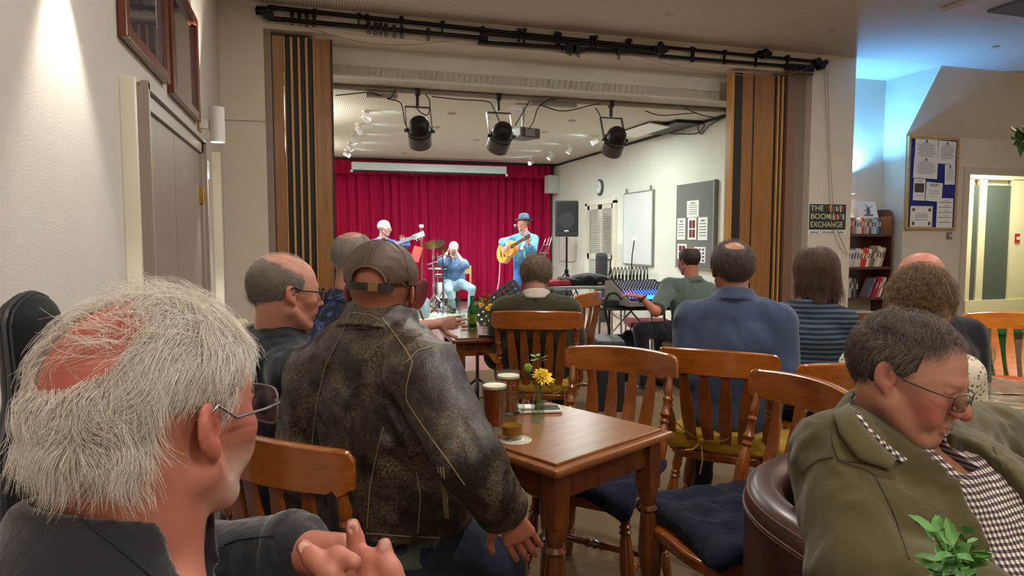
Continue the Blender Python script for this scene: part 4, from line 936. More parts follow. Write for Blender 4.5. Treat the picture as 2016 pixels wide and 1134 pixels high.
# ---- near square table
NA, RA, BA, LA = UZ(1101, 931, .745), UZ(1327, 852, .745), UZ(1066, 788, .745), UZ(862, 845, .745)
ctr = (NA+RA+BA+LA)/4; e1 = (RA-NA).normalized(); S1 = ((RA-NA).length+(RA-BA).length+(BA-LA).length+(LA-NA).length)/4
RZ1 = math.atan2(e1.y, e1.x)
M_top1 = wood('#6e4022', '#946033', .30, 3, (1.2, 10, 10), 'polished_table_top', .0, .02); M_tleg = wood('#4f250d', '#7a4218', .25, 5, (5, 5, 1.5), 'polished_table_leg', .6, .02); M_tdark = wood('#4a1d10', '#6e3018', .2, 3, (1.2, 10, 10), 'dark_polished_table', .8, .02)
TLEG = [(0, .030), (.05, .030), (.10, .020), (.12, .030), (.14, .022), (.20, .026), (.34, .033), (.46, .026), (.50, .021), (.52, .033), (.54, .024), (.56, .033), (.60, .024), (.75, .030), (.86, .024), (.88, .031), (.92, .018), (1, .016)]
def square_table(name, label, c, rz, S, mt, ml, zt=.75, wob=0):
    t = thing(name, label, 'table', (c[0], c[1], 0), rz); m = MB(); m.box((0, 0, zt-.016), (S, S, .022), bev=.008); m.build('table_edge', mt, t)
    MB().box((0, 0, zt-.006), (S-.05, S-.05, .018), bev=.004).build('table_top', mt, t)
    a = S/2-.055; m = MB()
    for sx, sy, lx, ly in ((0, 1, S-.11, .022), (0, -1, S-.11, .022), (1, 0, .022, S-.11), (-1, 0, .022, S-.11)): m.box((sx*a, sy*a, zt-.065), (lx, ly, .085))
    m.build('apron', ml, t)
    for sx in (-1, 1):
        for sy in (-1, 1):
            m = MB(); m.box((sx*a, sy*a, zt-.10), (.055, .055, .16), bev=.004); m.lathe(TLEG, (sx*a, sy*a, zt-.175), (sx*(a+.01), sy*(a+.01), 0), 18); m.build('leg', ml, t)
    return t
square_table('pub_table', 'square polished wooden table in the foreground with the beer glasses', ctr, RZ1, S1, M_top1, M_tleg)
NB = UZ(893, 668, .75); c2 = NB + (RT*.26+Vector((FW.x, FW.y, 0))*.28); ca = .245-TH; c2 = NB + Matrix.Rotation(ca, 3, 'Z') @ Vector((.27, .27, 0))
square_table('pub_table', 'square dark red-brown wooden table with the green bottle, in front of the man in green', c2, ca, .56, M_tdark, M_tleg)
# ---- glasses, bottle, vases
M_glass = clearglass('clear_glass')
M_vglass = clearglass('pale_green_glass', '#f3f9f4')
M_beer = NT('amber_beer', .05).base('#a5460f').set(Transmission_Weight=.25, IOR=1.34).m; M_lager = NT('golden_ale', .05).base('#b87a24').set(Transmission_Weight=.4, IOR=1.34).m
M_foam = plain('#efe6cf', .9, var=.15, scale=200, bump=.3)
def pint(name, label, q, fill, beer, r0=.030, r1=.0395, H=.145, foam=True, group=None):
    t = thing(name, label, 'glass', q, 0, group); a = Vector((0, 0, 0)); T = .0022
    def rad(u): return r0+(r1-r0)*u+(.0018*math.exp(-((u-.82)/.06)**2))
    n = 20; prof = [(u/n, rad(u/n)) for u in range(n+1)]+[(1, rad(1)-T)]+[(u/n, rad(u/n)-T) for u in range(n, 1, -1)]+[(.075, .001)]
    MB().lathe([(0, .001)]+prof, (0, 0, .001), (0, 0, H), 32, caps=False).build('glass', M_glass, t)
    if fill > 0:
        m = MB().lathe([(u, rad(u)-T-.0004) for u in np.linspace(.085, fill, 12)], (0, 0, .001), (0, 0, H), 32, L=H); m.build('drink', beer, t)
        if foam: m = MB().lathe([(u, rad(u)-T-.0003) for u in np.linspace(fill+.002, fill+.05, 4)]+[(fill+.053, rad(fill)*.8)], (0, 0, .001), (0, 0, H), 32, L=H); m.build('foam', M_foam, t)
    else:
        pass
    return t
zt = .7535
pint('beer_glass', 'full pint glass of amber beer, left and nearer of the two full ones', UZ(974, 845, zt), .88, M_beer)
pint('beer_glass', 'full pint glass of amber beer with a frothy rim, behind the nearer full one', UZ(1001, 815, zt), .84, M_beer, r0=.034)
pint('beer_glass', 'nearly empty pint glass standing on a beer mat on the near table', UZ(1008, 863, zt+.003), .26, M_lager, foam=False)
t = thing('beer_mat', 'round white printed beer mat under the nearly empty pint glass', 'coaster', UZ(1015, 867, zt)); m = MB().cyl((0, 0, 0), (0, 0, .0025), .046, seg=36); m.build('card', plain('#d8cfbd', .8, var=.1), t)
m = MB(); 
for r_ in (.030, .040): m.tube([(r_*math.cos(a), r_*math.sin(a), .0026) for a in np.linspace(0, 2*PI, 40)], .0009, 4)
m.build('printed_rings', plain('#6f675c', .8), t)
t = thing('mobile_phone', 'black and white mobile phone lying face up behind the small vase on the near table', 'phone', UZ(1062, 806, zt+.006), -TH+.12); MB().box((0, 0, 0), (.145, .072, .009), bev=.003).build('case', M_white, t); MB().box((.0, 0, .0052), (.135, .064, .001)).build('screen', plain('#101114', .1), t)
t = thing('tissue_packet', 'white folded tissue lying behind the empty pint glass', 'tissue', UZ(1032, 804, zt+.010), -TH-.05); MB().box((0, 0, 0), (.07, .05, .018), bev=.004).build('tissue', M_white, t)
def flower(t, base, tip, kind, r=.02, seed=0):
    base, tip = Vector(base), Vector(tip); md = (base+tip)/2+Vector((.006, .004, 0)); MB().tube([base, md, tip], .0012, 6).build('stem', plain('#5c7a2c', .6), t)
    rg = random.Random(seed); m = MB()
    if kind == 'daisy':
        ax = Vector((.25, -.6, .75)).normalized(); s_, u_, a_ = frame_of(ax)
        for ring_, (rr, n, up) in enumerate(((1.0, 18, .1), (.75, 14, .35), (.5, 9, .6))):
            for i in range(n):
                g = 2*PI*i/n+ring_*.3+rg.uniform(-.1, .1); dr = (s_*math.cos(g)+u_*math.sin(g)); w_ = ax.cross(dr)*r*.13; L = r*rr*rg.uniform(.9, 1.15); e = tip+dr*L+ax*up*r*.8
                m._add([tip+dr*r*.1-w_*.5, tip+dr*L*.6+ax*up*r*.6-w_, e, tip+dr*L*.6+ax*up*r*.6+w_, tip+dr*r*.1+w_*.5], [(0, 1, 2, 3, 4)])
        m.build('petals', plain('#f2cf1a', .6, var=.1), t); MB().sphere(tip+ax*r*.15, r*.22).build('flower_centre', plain('#c99a14', .8), t)
    elif kind == 'pom':
        for i in range(160):
            v = Vector((rg.gauss(0, 1), rg.gauss(0, 1), rg.gauss(0, 1))).normalized(); s_, u_, _ = frame_of(v); c = tip+v*r*.7; m._add([c+s_*.0022, c+u_*.0022, c-s_*.0022, tip+v*r], [(0, 1, 3), (1, 2, 3), (2, 0, 3)])
        m.sphere(tip, r*.75); m.build('flower_head', plain('#8fb23a', .7), t)
    else:
        for i in range(7):
            g = rg.uniform(0, 6.28); dr = Vector((math.cos(g), math.sin(g), rg.uniform(-.1, .5))); c = tip+dr*.008-Vector((0, 0, .006*i*.4)); e = c+dr*r*1.3; w_ = Vector((0, 0, 1)).cross(dr).normalized()*r*.42
            m._add([c, c.lerp(e, .5)+w_, e, c.lerp(e, .5)-w_+Vector((0, 0, .001))], [(0, 1, 2), (0, 2, 3)])
        m.build('leaves', plain('#4f8a34', .6), t)
q = UZ(1059, 830, zt); t = thing('bud_vase', 'small clear bottle vase with a yellow daisy on the near table', 'vase', q, -TH)
prof = [(0, .001), (0, .022), (.03, .0235), (.42, .022), (.62, .014), (.78, .0105), (.95, .0105), (.97, .0125), (1, .0125), (1, .0095), (.78, .0085), (.62, .0115), (.42, .0195), (.06, .0205), (.06, .001)]
MB().lathe(prof, (0, 0, .001), (0, 0, .125), 28, caps=False).build('glass', M_vglass, t); MB().lathe([(.07, .0202), (.40, .0192), (.41, .001)], (0, 0, .001), (0, 0, .125), 24, L=.124).build('water', clearglass('water', '#eef3ea'), t)
flower(t, (0, 0, .03), (.016, 0, .142), 'daisy', .036, 1); flower(t, (0, 0, .03), (-.031, 0, .172), 'pom', .016, 2); flower(t, (0, 0, .03), (-.001, 0, .205), 'leaf', .02, 3); flower(t, (0, 0, .03), (.010, .01, .152), 'daisy', .022, 5); flower(t, (.004, 0, .05), (.002, -.004, .150), 'leaf', .014, 6)
z2 = .7535
q = UZ(930, 644, z2); t = thing('beer_bottle', 'green glass beer bottle standing on the far square table', 'bottle', q); prof = [(0, .029), (.02, .031), (.50, .031), (.62, .026), (.74, .0145), (.93, .0125), (.94, .015), (.99, .015), (1, .012)]
MB().lathe(prof, (0, 0, .001), (0, 0, .205), 24).build('bottle', NT('green_glass', .05).base('#1f7a34').set(Transmission_Weight=.7, IOR=1.3).m, t); MB().lathe([(.12, .0314), (.42, .0314)], (0, 0, .001), (0, 0, .205), 24, L=.204, caps=False).build('label', plain('#6f8a2a', .5), t)
q = UZ(957, 652, z2); t = thing('bud_vase', 'small clear vase of yellow blossom on the far square table', 'vase', q, -TH); MB().lathe([(0, .022), (.45, .021), (.7, .011), (1, .012), (1, .010), (.7, .009), (.45, .019), (.05, .019)], (0, 0, .001), (0, 0, .12), 20, caps=False).build('glass', M_vglass, t)
for i in range(4): flower(t, (0, 0, .03), ((i-1.5)*.02, (i % 2)*.012, .165+.03*math.sin(i*2)), 'daisy', .022, 10+i)
for i in range(2): flower(t, (0, 0, .03), (-.02+.03*i, 0, .21), 'leaf', .018, 20+i)
m = MB()
for i in range(26): 
    a_ = random.uniform(0, 6.28); m.tube([(0, 0, .16), (.02*math.cos(a_), .02*math.sin(a_), .21+.02*random.random())], .0012, 4); m.sphere((.022*math.cos(a_), .02*math.sin(a_), .215+.02*random.random()), .004, 6)
m.build('red_sprigs', plain('#a5452c', .7), t)
t = thing('card_reader', 'small dark slab lying beside the vase on the far table', 'phone', UZ(962, 660, z2+.007), -TH); MB().box((0, 0, 0), (.12, .07, .012), bev=.003).build('case', M_black, t)
pint('beer_glass', 'clear glass held in the hand of the person in the leaf-print shirt', U(893, 641, 3.66), .22, M_lager, foam=False)
pint('beer_glass', 'clear half-hidden glass behind the green bottle on the far table', UZ(915, 648, z2), .15, M_lager, foam=False, r0=.026, r1=.033, H=.12)
# ---- round pub table on the right
q = UZ(1925, 757, .66); M_rt = wood('#2b1410', '#4a241a', .12, 3, (1.2, 8, 8), 'dark_round_table', .9, .01)
t = thing('round_pub_table', 'dark round pub table with a hammered pale top at the right', 'table', (q.x, q.y, 0), 0); m = MB(); m.lathe([(0, .20), (.15, .262), (.6, .27), (1, .258)], (0, 0, .625), (0, 0, .662), 48); m.build('rim', M_rt, t)
hm = NT('hammered_top', .12, .4, .8); nn = hm.node('ShaderNodeTexVoronoi', Scale=14.0); hm.l.new(hm.co(), nn.inputs['Vector']); hm.base(hm.ramp(nn.outputs['Distance'], [(.0, '#6e655a'), (.6, '#a79c8c')])).bump(nn.outputs['Distance'], .8, .004)
MB().cyl((0, 0, .661), (0, 0, .665), .243, seg=48).build('table_top', hm.m, t)
for i in range(4):
    a = PI/4+i*PI/2; c, s_ = math.cos(a), math.sin(a); MB().lathe(TLEG, (.15*c, .15*s_, .63), (.21*c, .21*s_, 0), 14).build('leg', M_rt, t)
m = MB(); m.box((0, 0, .58), (.30, .30, .09), bev=.01); m.build('apron', M_rt, t); m = MB(); m.box((0, 0, .2), (.36, .03, .04), rz=PI/4); m.box((0, 0, .2), (.36, .03, .04), rz=-PI/4); m.build('stretcher', M_rt, t)
q = UZ(1943, 735, .665); t = thing('stemmed_glass', 'small stemmed glass standing on the round pub table', 'glass', q); MB().lathe([(0, .001), (0, .030), (.05, .028), (.08, .006), (.30, .004), (.38, .010), (.42, .026), (.60, .034), (1, .030), (1, .0285), (.60, .032), (.44, .024), (.40, .001)], (0, 0, .001), (0, 0, .125), 28, caps=False).build('glass', M_glass, t)
MB().lathe([(.41, .010), (.44, .023), (.55, .0305), (.56, .001)], (0, 0, .001), (0, 0, .125), 24, L=.124).build('drink', M_glass, t)
q = UZ(2045, 800, .66); t = thing('round_pub_table', 'edge of a second dark round table cut off by the right border', 'table', (q.x, q.y, 0)); m = MB(); m.lathe([(0, .18), (.2, .215), (.6, .222), (1, .21)], (0, 0, .63), (0, 0, .662), 40); m.build('rim', M_rt, t); MB().cyl((0, 0, .661), (0, 0, .665), .195, seg=40).build('table_top', hm.m, t)
m = MB(); m.lathe([(0, .20), (.04, .18), (.08, .05), (.5, .04), (1, .10)], (0, 0, 0), (0, 0, .63), 24); m.build('pedestal', M_rt, t)
q = UZ(1955, 900, 0); sp = CR(3.22, 4.75)
t = thing('recycling_bin', 'dark green plastic bin standing behind the orange-toned chair', 'bin', sp); m = MB(); m.box((0, 0, .34), (.40, .34, .68), bev=.02); m.build('body', plain('#1e5b2e', .5), t); m = MB(); m.box((0, 0, .71), (.45, .38, .06), bev=.015); m.build('lid', plain('#2a6e38', .5), t)
# second dark chair standing behind, plus crate shapes under
# ---- brown leather tub chair
M_tub = NT('brown_leather', .35, 0, .5); v = M_tub.co(); n = M_tub.noise(v, 160, 4); n2 = M_tub.noise(v, 4, 3); M_tub.base(M_tub.mix(n2, '#2d1712', '#4a2a1f')).bump(n, .25, .001).set(Coat_Weight=.25, Coat_Roughness=.25); M_tub = M_tub.m
# ------------------------------------------------------------------ hall wall things and sound desk
XW = XR-.005
def wq(px, py): return UX(px, py, XW)
def wallbox(m, a, b, dep, inset=0):  # a,b pixel corners (left-top, right-bottom) on the right hall wall
    p, q = wq(*a), wq(*b); y0_, y1_ = sorted((p.y, q.y)); z0_, z1_ = sorted((p.z, q.z)); m.box((XW-dep/2-inset, (y0_+y1_)/2, (z0_+z1_)/2), (dep, y1_-y0_, z1_-z0_)); return (y0_, y1_, z0_, z1_)
t = thing('whiteboard', 'grey-framed whiteboard hanging on the right hall wall', 'whiteboard', wq(1258, 526)); m = MB(); r_ = wallbox(m, (1231, 381), (1287, 525), .03); m.build('frame', M_grey, t, world=True)
MB().box((XW-.032, (r_[0]+r_[1])/2, (r_[2]+r_[3])/2), (.006, r_[1]-r_[0]-.05, r_[3]-r_[2]-.05)).build('writing_surface', plain('#d9dedb', .25, var=.03), t, world=True)
m = MB(); 
for yy in (r_[0]+.1, r_[1]-.08): m.box((XW-.02, yy, r_[3]+.03), (.02, .02, .08))
m.build('bracket', M_grey, t, world=True)
t = thing('pin_board', 'tall grey felt pin board with white notices on the right hall wall', 'notice board', wq(1370, 531)); m = MB(); r_ = wallbox(m, (1336, 365), (1410, 531), .03); m.build('board', fabric('#7d7f7c', .95, 500, .1, 'grey_felt'), t, world=True)
m = MB(); m.box((XW-.03, r_[0]+.012, (r_[2]+r_[3])/2), (.05, .03, r_[3]-r_[2]+.01)); m.box((XW-.02, (r_[0]+r_[1])/2, r_[2]), (.04, r_[1]-r_[0], .02)); m.build('frame', M_grey, t, world=True)
M_paper = plain('#e9e9e6', .7, var=.04); M_ink = plain('#4d4f55', .8, var=.05)
def wnote(a, b, label, kind='text'):
    p, q = wq(*a), wq(*b); y0_, y1_ = sorted((p.y, q.y)); z0_, z1_ = sorted((p.z, q.z)); t = thing('notice', label, 'paper notice', (XW-.036, (y0_+y1_)/2, z0_)); MB().box((XW-.034, (y0_+y1_)/2, (z0_+z1_)/2), (.003, y1_-y0_, z1_-z0_)).build('sheet', M_paper, t, world=True)
    m = MB(); w_, h_ = y1_-y0_, z1_-z0_
    if kind == 'text':
        for i in range(6): m.box((XW-.0365, (y0_+y1_)/2, z1_-h_*(.15+.13*i)), (.001, w_*(.4 if i == 0 else .7), h_*(.03 if i else .05)))
        m.build('printed_text', M_ink, t, world=True)
    elif kind == 'photos':
        for i in range(2):
            for j in range(2): m.box((XW-.0365, (y0_+y1_)/2+(i-.5)*w_*.36, z0_+h_*(.28+.42*j)), (.001, w_*.30, h_*.36))
        m.build('photo', plain('#7a2e30', .5, var=.6, scale=60), t, world=True)
    else:
        for i in range(3):
            for j in range(4): m.box((XW-.0365, y0_+w_*(.2+.3*i), z0_+h_*(.15+.23*j)), (.001, w_*.16, h_*.12))
        m.build('photo', plain('#3e4d6e', .5, var=.6, scale=60), t, world=True)
wnote((1357, 396), (1380, 427), 'white typed notice at the top centre of the grey pin board'); wnote((1338, 430), (1353, 472), 'white notice at the left of the middle row on the grey pin board')
wnote((1359, 429), (1375, 472), 'white sheet of small dark red pictures in the middle of the grey pin board', 'photos'); wnote((1379, 428), (1397, 473), 'white typed notice at the right of the middle row on the grey pin board')
wnote((1338, 480), (1356, 510), 'white sheet low on the grey pin board, half hidden by the sound man', 'photos'); wnote((1371, 486), (1393, 518), 'white sheet with small blue pictures low on the grey pin board', 'grid')
q = wq(1182, 369); t = thing('wall_clock', 'round dark-rimmed wall clock on the right hall wall', 'clock', q); m = MB(); m.lathe([(0, .14), (.6, .15), (1, .13)], q, q-Vector((.04, 0, 0)), 32); m.build('rim', plain('#4a4f55', .4), t, world=True); MB().cyl(q-Vector((.041, 0, 0)), q-Vector((.044, 0, 0)), .118, seg=32).build('dial', M_paper, t, world=True)
m = MB(); c_ = q-Vector((.046, 0, 0)); m.box(c_+Vector((0, .02, .015)), (.002, .008, .07), M=Matrix.Rotation(-.9, 3, 'X')); m.box(c_+Vector((0, .03, .035)), (.002, .006, .09), M=Matrix.Rotation(.7, 3, 'X'))
for i in range(12): a = i*PI/6; m.box(c_+Vector((0, .1*math.sin(a), .1*math.cos(a))), (.002, .008, .018), M=Matrix.Rotation(-a, 3, 'X'))
m.build('hands', M_black, t, world=True)
# louvred doors
t = thing('door_3', 'pair of cream louvred cupboard doors on the right hall wall', 'door', wq(1185, 560)); t['kind'] = 'structure'
p, q = wq(1158, 404), wq(1213, 395); ya_, yb_ = sorted((p.y, q.y)); zt_ = 2.0; m = MB()
for yy in (ya_, yb_): m.box((XW-.02, yy, zt_/2), (.05, .09, zt_))
m.box((XW-.02, (ya_+yb_)/2, zt_), (.05, yb_-ya_+.09, .09)); m.build('architrave', M_creamgloss, t, world=True); ym_ = (ya_+yb_)/2
for y0_, y1_ in ((ya_+.045, ym_-.005), (ym_+.005, yb_-.045)):
    m = MB()
    for yy in (y0_+.04, y1_-.04): m.box((XW-.015, yy, zt_/2), (.03, .08, zt_-.05))
    for zz in (.08, 1.0, 1.92): m.box((XW-.015, (y0_+y1_)/2, zz), (.03, y1_-y0_, .1))
    for i in range(44):
        zz = .14+i*.041
        if abs(zz-1.0) > .05: m.box((XW-.014, (y0_+y1_)/2, zz), (.030, y1_-y0_-.1, .006), M=Matrix.Rotation(.75, 3, 'Y'))
    lf = m.build('door_leaf', plain('#d5d3c4', .5, var=.05), t, world=True); mm = MB(); hy = y0_+.03 if y0_ > ym_ else y1_-.03; mm.tube([(XW-.03, hy, .95), (XW-.06, hy, .97), (XW-.06, hy, 1.10), (XW-.03, hy, 1.12)], .007); mm.build('handle', M_steel, lf, world=True)
# wall speaker, conduit loop, loudspeaker on stand
q = UY(1083, 363, 14.0); q = Vector((5.05, 13.85, UY(1083, 363, 13.85).z)); t = thing('wall_speaker', 'small white speaker cabinet mounted high beside the stage curtain', 'speaker', q); MB().box(q, (.26, .22, .38), rz=.2, bev=.02).build('cabinet', plain('#c9cec6', .5), t, world=True); MB().sphere(q+Vector((-.02, -.115, -.02)), (.02, .008, .02)).build('badge', M_white, t, world=True)
t = thing('wall_conduit', 'thin cream cable loop fixed on the wall behind the loudspeaker stand', 'conduit', wq(1120, 500)); MB().tube([wq(1130, 415), wq(1134, 470), wq(1134, 512), wq(1128, 516), wq(1102, 514), wq(1101, 480), wq(1101, 440)], .012, 6).build('conduit', plain('#a9a696', .5), t, world=True)
q = U(1116, 431, 12.2); t = thing('loudspeaker', 'black loudspeaker cabinet raised on a tripod stand right of the curtain', 'speaker', q, -TH-.1); M_box = plain('#17181b', .6, var=.2, scale=80, bump=.1)
m = MB(); m.box((0, 0, 0), (.41, .36, .63), bev=.025); m.build('cabinet', M_box, t); MB().box((0, -.185, .03), (.36, .012, .50), bev=.004).build('grille', plain('#0c0d10', .7), t); m = MB(); m.sphere((0, -.19, -.22), (.045, .006, .022)); m.build('badge', M_steel, t); 
m = MB(); m.cyl((0, -.186, -.03), (0, -.193, -.03), .14, seg=28); m.build('woofer', plain('#1d1f24', .5), t)
def tripod(name, label, cat, base, top, r=.014, leg=.38, zc=.45, mat=None, rz=0, parts=()):
    t = thing(name, label, cat, (base[0], base[1], 0), rz); mat = mat or M_blackmetal; MB().cyl((0, 0, .10), (top[0]-base[0], top[1]-base[1], top[2]), r).build('pole', mat, t); MB().cyl((0, 0, zc-.03), (0, 0, zc+.03), r*2).build('collar', mat, t)
    for i in range(3):
        a = i*2*PI/3+.5; m = MB(); m.tube([(0, 0, zc), (leg*.55*math.cos(a), leg*.55*math.sin(a), zc*.45), (leg*math.cos(a), leg*math.sin(a), .012)], r*.7); m.tube([(0, 0, .12), (leg*.5*math.cos(a), leg*.5*math.sin(a), zc*.5)], r*.4); m.build('leg', mat, t)
    return t
tripod('speaker_stand', 'black tripod stand carrying the loudspeaker', 'stand', (q.x, q.y), (q.x, q.y, q.z-.32), .018, .55, .75)
q = U(1184, 530, 11.0); t = thing('instrument_case', 'tall dark grey hard case standing against the louvred doors', 'case', (q.x, q.y, 0), -TH); zt_ = U(1184, 498, 11.0).z; m = MB(); m.box((0, 0, zt_/2), (.17, .3, zt_), bev=.05); m.build('case', plain('#33353a', .5), t); MB().tube([(.09, -.1, zt_*.9), (.13, -.1, zt_*.92), (.13, -.1, zt_*.7), (.09, -.1, zt_*.68)], .012).build('handle', M_black, t)
# the desks
M_fold = plain('#8b8b84', .4, var=.1); 
def fold_table(label, c, rz, L, W, z, mat):
    t = thing('folding_table', label, 'table', (c[0], c[1], 0), rz); MB().box((0, 0, z-.015), (L, W, .03), bev=.006).build('table_top', mat, t)
    for sx in (-1, 1):
        m = MB(); m.tube([(sx*(L/2-.08), -W/2+.05, .0), (sx*(L/2-.10), -W/2+.05, z-.03)], .013); m.tube([(sx*(L/2-.08), W/2-.05, .0), (sx*(L/2-.10), W/2-.05, z-.03)], .013)
        m.tube([(sx*(L/2-.09), -W/2+.05, z*.5), (sx*(L/2-.09), W/2-.05, z*.5)], .010); m.tube([(sx*(L/2-.09), 0, z*.5), (sx*(L/2-.38), 0, z-.03)], .008); m.build('leg', M_steel, t)
    return t
cA = UZ(1262, 603, .72); fold_table('small dark folding table holding the mixing desk', cA+Vector((0, .2, 0)), -TH+.05, .70, .55, .72, plain('#4a3d38', .4)); 
cB = UZ(1150, 562, .78)+Vector((.0, .1, 0)); fold_table('pale grey folding table behind the mixing desk with the black bag on it', cB, -TH+.1, 1.05, .55, .78, M_fold)
q = U(1262, 566, 6.18); t = thing('mixing_desk', 'mixing desk with blue lit channel strips and black cable plugs', 'mixer', (q.x, q.y, .722), -TH+.35)
m = MB(); m.prism([(-.24, -.22, .06), (-.24, -.22, .02), (-.24, .24, .02), (-.24, .24, .22), (-.24, .15, .23)], (.48, 0, 0)); m.build('chassis', plain('#85847c', .45), t)
m = MB(); n_ = Vector((0, -.17, .37)).normalized()
def msurf(u, v, off=.002): a = Vector((-.24, -.22, .06)); b_ = Vector((-.24, .15, .23)); p = a.lerp(b_, v)+Vector((.48*u, 0, 0)); nr = Vector((0, -.17, .37)).normalized(); return p+nr*off
MB().prism([msurf(.03, .03), msurf(.97, .03), msurf(.97, .97), msurf(.03, .97)], n_*.003).build('control_panel', plain('#1c2030', .4), t)
Rm = Matrix.Rotation(math.atan2(.17, .37), 3, 'X')
for i in range(14):
    m = MB(); m.box(msurf(.07+.062*i, .30, .007), (.008, .14, .006), M=Rm); m.build('fader_strip', emit('#3b6cff', 2.0) if i > 3 else emit('#8a6bff', 1.0), t)
m = MB()
for i in range(14):
    for j in range(5): m.cyl(msurf(.07+.062*i, .50+.09*j, .004), msurf(.07+.062*i, .50+.09*j, .020), .006, seg=8)
m.build('knob', plain('#c9ccd8', .4), t); o = MB().box(msurf(.66, .16, .006), (.26, .06, .006), M=Rm).build('display', emit('#2a7dff', 3.0), t)
for i in range(11):
    x = -.20+.038*i; m = MB(); m.cyl((x, .19, .22), (x, .19, .275), .008, seg=8); m.tube([(x, .19, .27), (x+.004, .195, .325), (x+.01, .22, .345), (x+.016, .26, .30), (x+.02, .28, .15)], .0045, 6); m.build('plug_lead', M_black, t)
m = MB(); m.tube([(.02, .22, .2), (.02, .20, .45), (.03, .18, .60)], .005, 6); m.build('lamp_neck', M_black, t); MB().sphere((.03, .175, .61), .014).build('gooseneck_lamp', emit('#bcd0ff', 40), t)
q = U(1222, 596, 6.0); t = thing('rack_unit', 'black rack unit with a green light under the mixing desk', 'amplifier', (cA.x, cA.y+.1, .725), -TH+.05)
m = MB(); m.box((-.10, -.02, .03), (.42, .34, .055), bev=.004); m.build('case', M_box, t); MB().box((.0, -.195, .03), (.03, .004, .012)).build('green_light', emit('#7bff3a', 3), t); MB().box((.17, -.06, .04), (.16, .3, .06), bev=.004).build('red_panel', plain('#a81e38', .4), t)
t = thing('wireless_receiver', 'silver and black receiver box at the left end of the mixing table', 'electronics', (UZ(1212, 598, .725).x, UZ(1212, 598, .725).y, .725), -TH); MB().box((0, .03, .035), (.14, .18, .07), bev=.006).build('case', plain('#6c6a62', .4), t); 
cordthing('cable', 'thick black cable looping off the left end of the mixing table', [U(x, y, 5.9) for x, y in ((1225, 590), (1212, 577), (1198, 580), (1190, 600), (1194, 625), (1199, 645), (1199, 665))], .014, M_black, cat='cable')
q = UZ(1205, 672, .30); t = thing('equipment_case', 'grey-lidded black flight case on the floor under the mixing table', 'case', (U(1205, 700, 5.3).x, U(1205, 700, 5.3).y, 0), -TH); z_ = U(1205, 672, 5.3).z; m = MB(); m.box((-.02, .12, z_/2), (.22, .4, z_), bev=.012); m.build('case', M_box, t); MB().box((-.02, .12, z_), (.21, .39, .03), bev=.008).build('lid', plain('#4c4f50', .5), t)
t = tripod('microphone_stand', 'short black stand with a round base in front of the mixing table', 'stand', (U(1199, 690, 5.6).x, U(1199, 690, 5.6).y), (U(1199, 690, 5.6).x, U(1199, 690, 5.6).y, .75), .009, .16, .12)
g = G((-.3, -.2, 0), (.3, .2, .55), .012); g.add(ell((0, 0, .2), (.22, .14, .24)), .03); g.add(cap((.05, 0, .35), (.1, 0, .42), .05), .03); g.disp(folds(.018, 14, (1, 1, .7), 2)); g.inter(lambda P: .01-P[:, 2]); V, F = g.mesh()
q = UZ(1222, 668, 0.15); q = U(1218, 650, 6.4); t = thing('holdall', 'black soft bag slumped on the floor under the tables', 'bag', (q.x, q.y, 0)); npmesh('bag', V, F, fabric('#121316', .8), t)
# red conference chair
q = UZ(1277, 632, .44); q = U(1277, 626, 7.0); t = thing('conference_chair', 'red upholstered metal chair behind the mixing table', 'chair', (q.x, q.y, 0), -TH); M_red = fabric('#9c1f2e', .85, 500)
MB().box((0, 0, .47), (.44, .42, .06), bev=.02).build('seat', M_red, t); MB().box((0, .22, .74), (.42, .04, .28), bev=.015).build('backrest', M_red, t)
for sx in (-1, 1):
    m = MB(); m.tube([(sx*.21, -.2, 0), (sx*.21, -.17, .44), (sx*.21, .2, .44), (sx*.21, .25, .85)], .011); m.tube([(sx*.21, .22, 0), (sx*.21, .14, .44)], .011); m.build('leg', M_chrome, t)
# bag and red cloth on the far desk
g = G((-.45, -.2, -.02), (.45, .2, .2), .009); g.add(loft((-.34, 0, .05), (.36, 0, .045), (0, 1, 0), (.14, .05), (.12, .035)), .03); g.add(ell((0, 0, .08), (.2, .12, .06)), .04); g.disp(folds(.010, 18, (1, 1, 1), 5)); g.inter(lambda P: -P[:, 2]); V, F = g.mesh()
t = thing('instrument_bag', 'black padded instrument bag lying on the pale folding table', 'bag', (cB.x+.10, cB.y-.02, .781), -TH+.05); npmesh('bag', V, F, fabric('#17191d', .7), t); m = MB(); m.box((.1, -.145, .03), (.05, .01, .02)); m.build('buckle', M_steel, t)
g = G((-.3, -.2, -.02), (.3, .2, .15), .009); g.add(rbox((0, 0, .03), (.2, .13, .03), .02), .02); g.disp(folds(.014, 22, (1, 1, 1), 8)); g.inter(lambda P: -P[:, 2]); V, F = g.mesh()
q = UZ(1112, 560, .781); t = thing('red_cloth', 'crumpled red cloth on the left end of the pale folding table', 'cloth', (cB.x-.36, cB.y, .782), .2); npmesh('cloth', V, F, fabric('#c23a4c', .9), t)
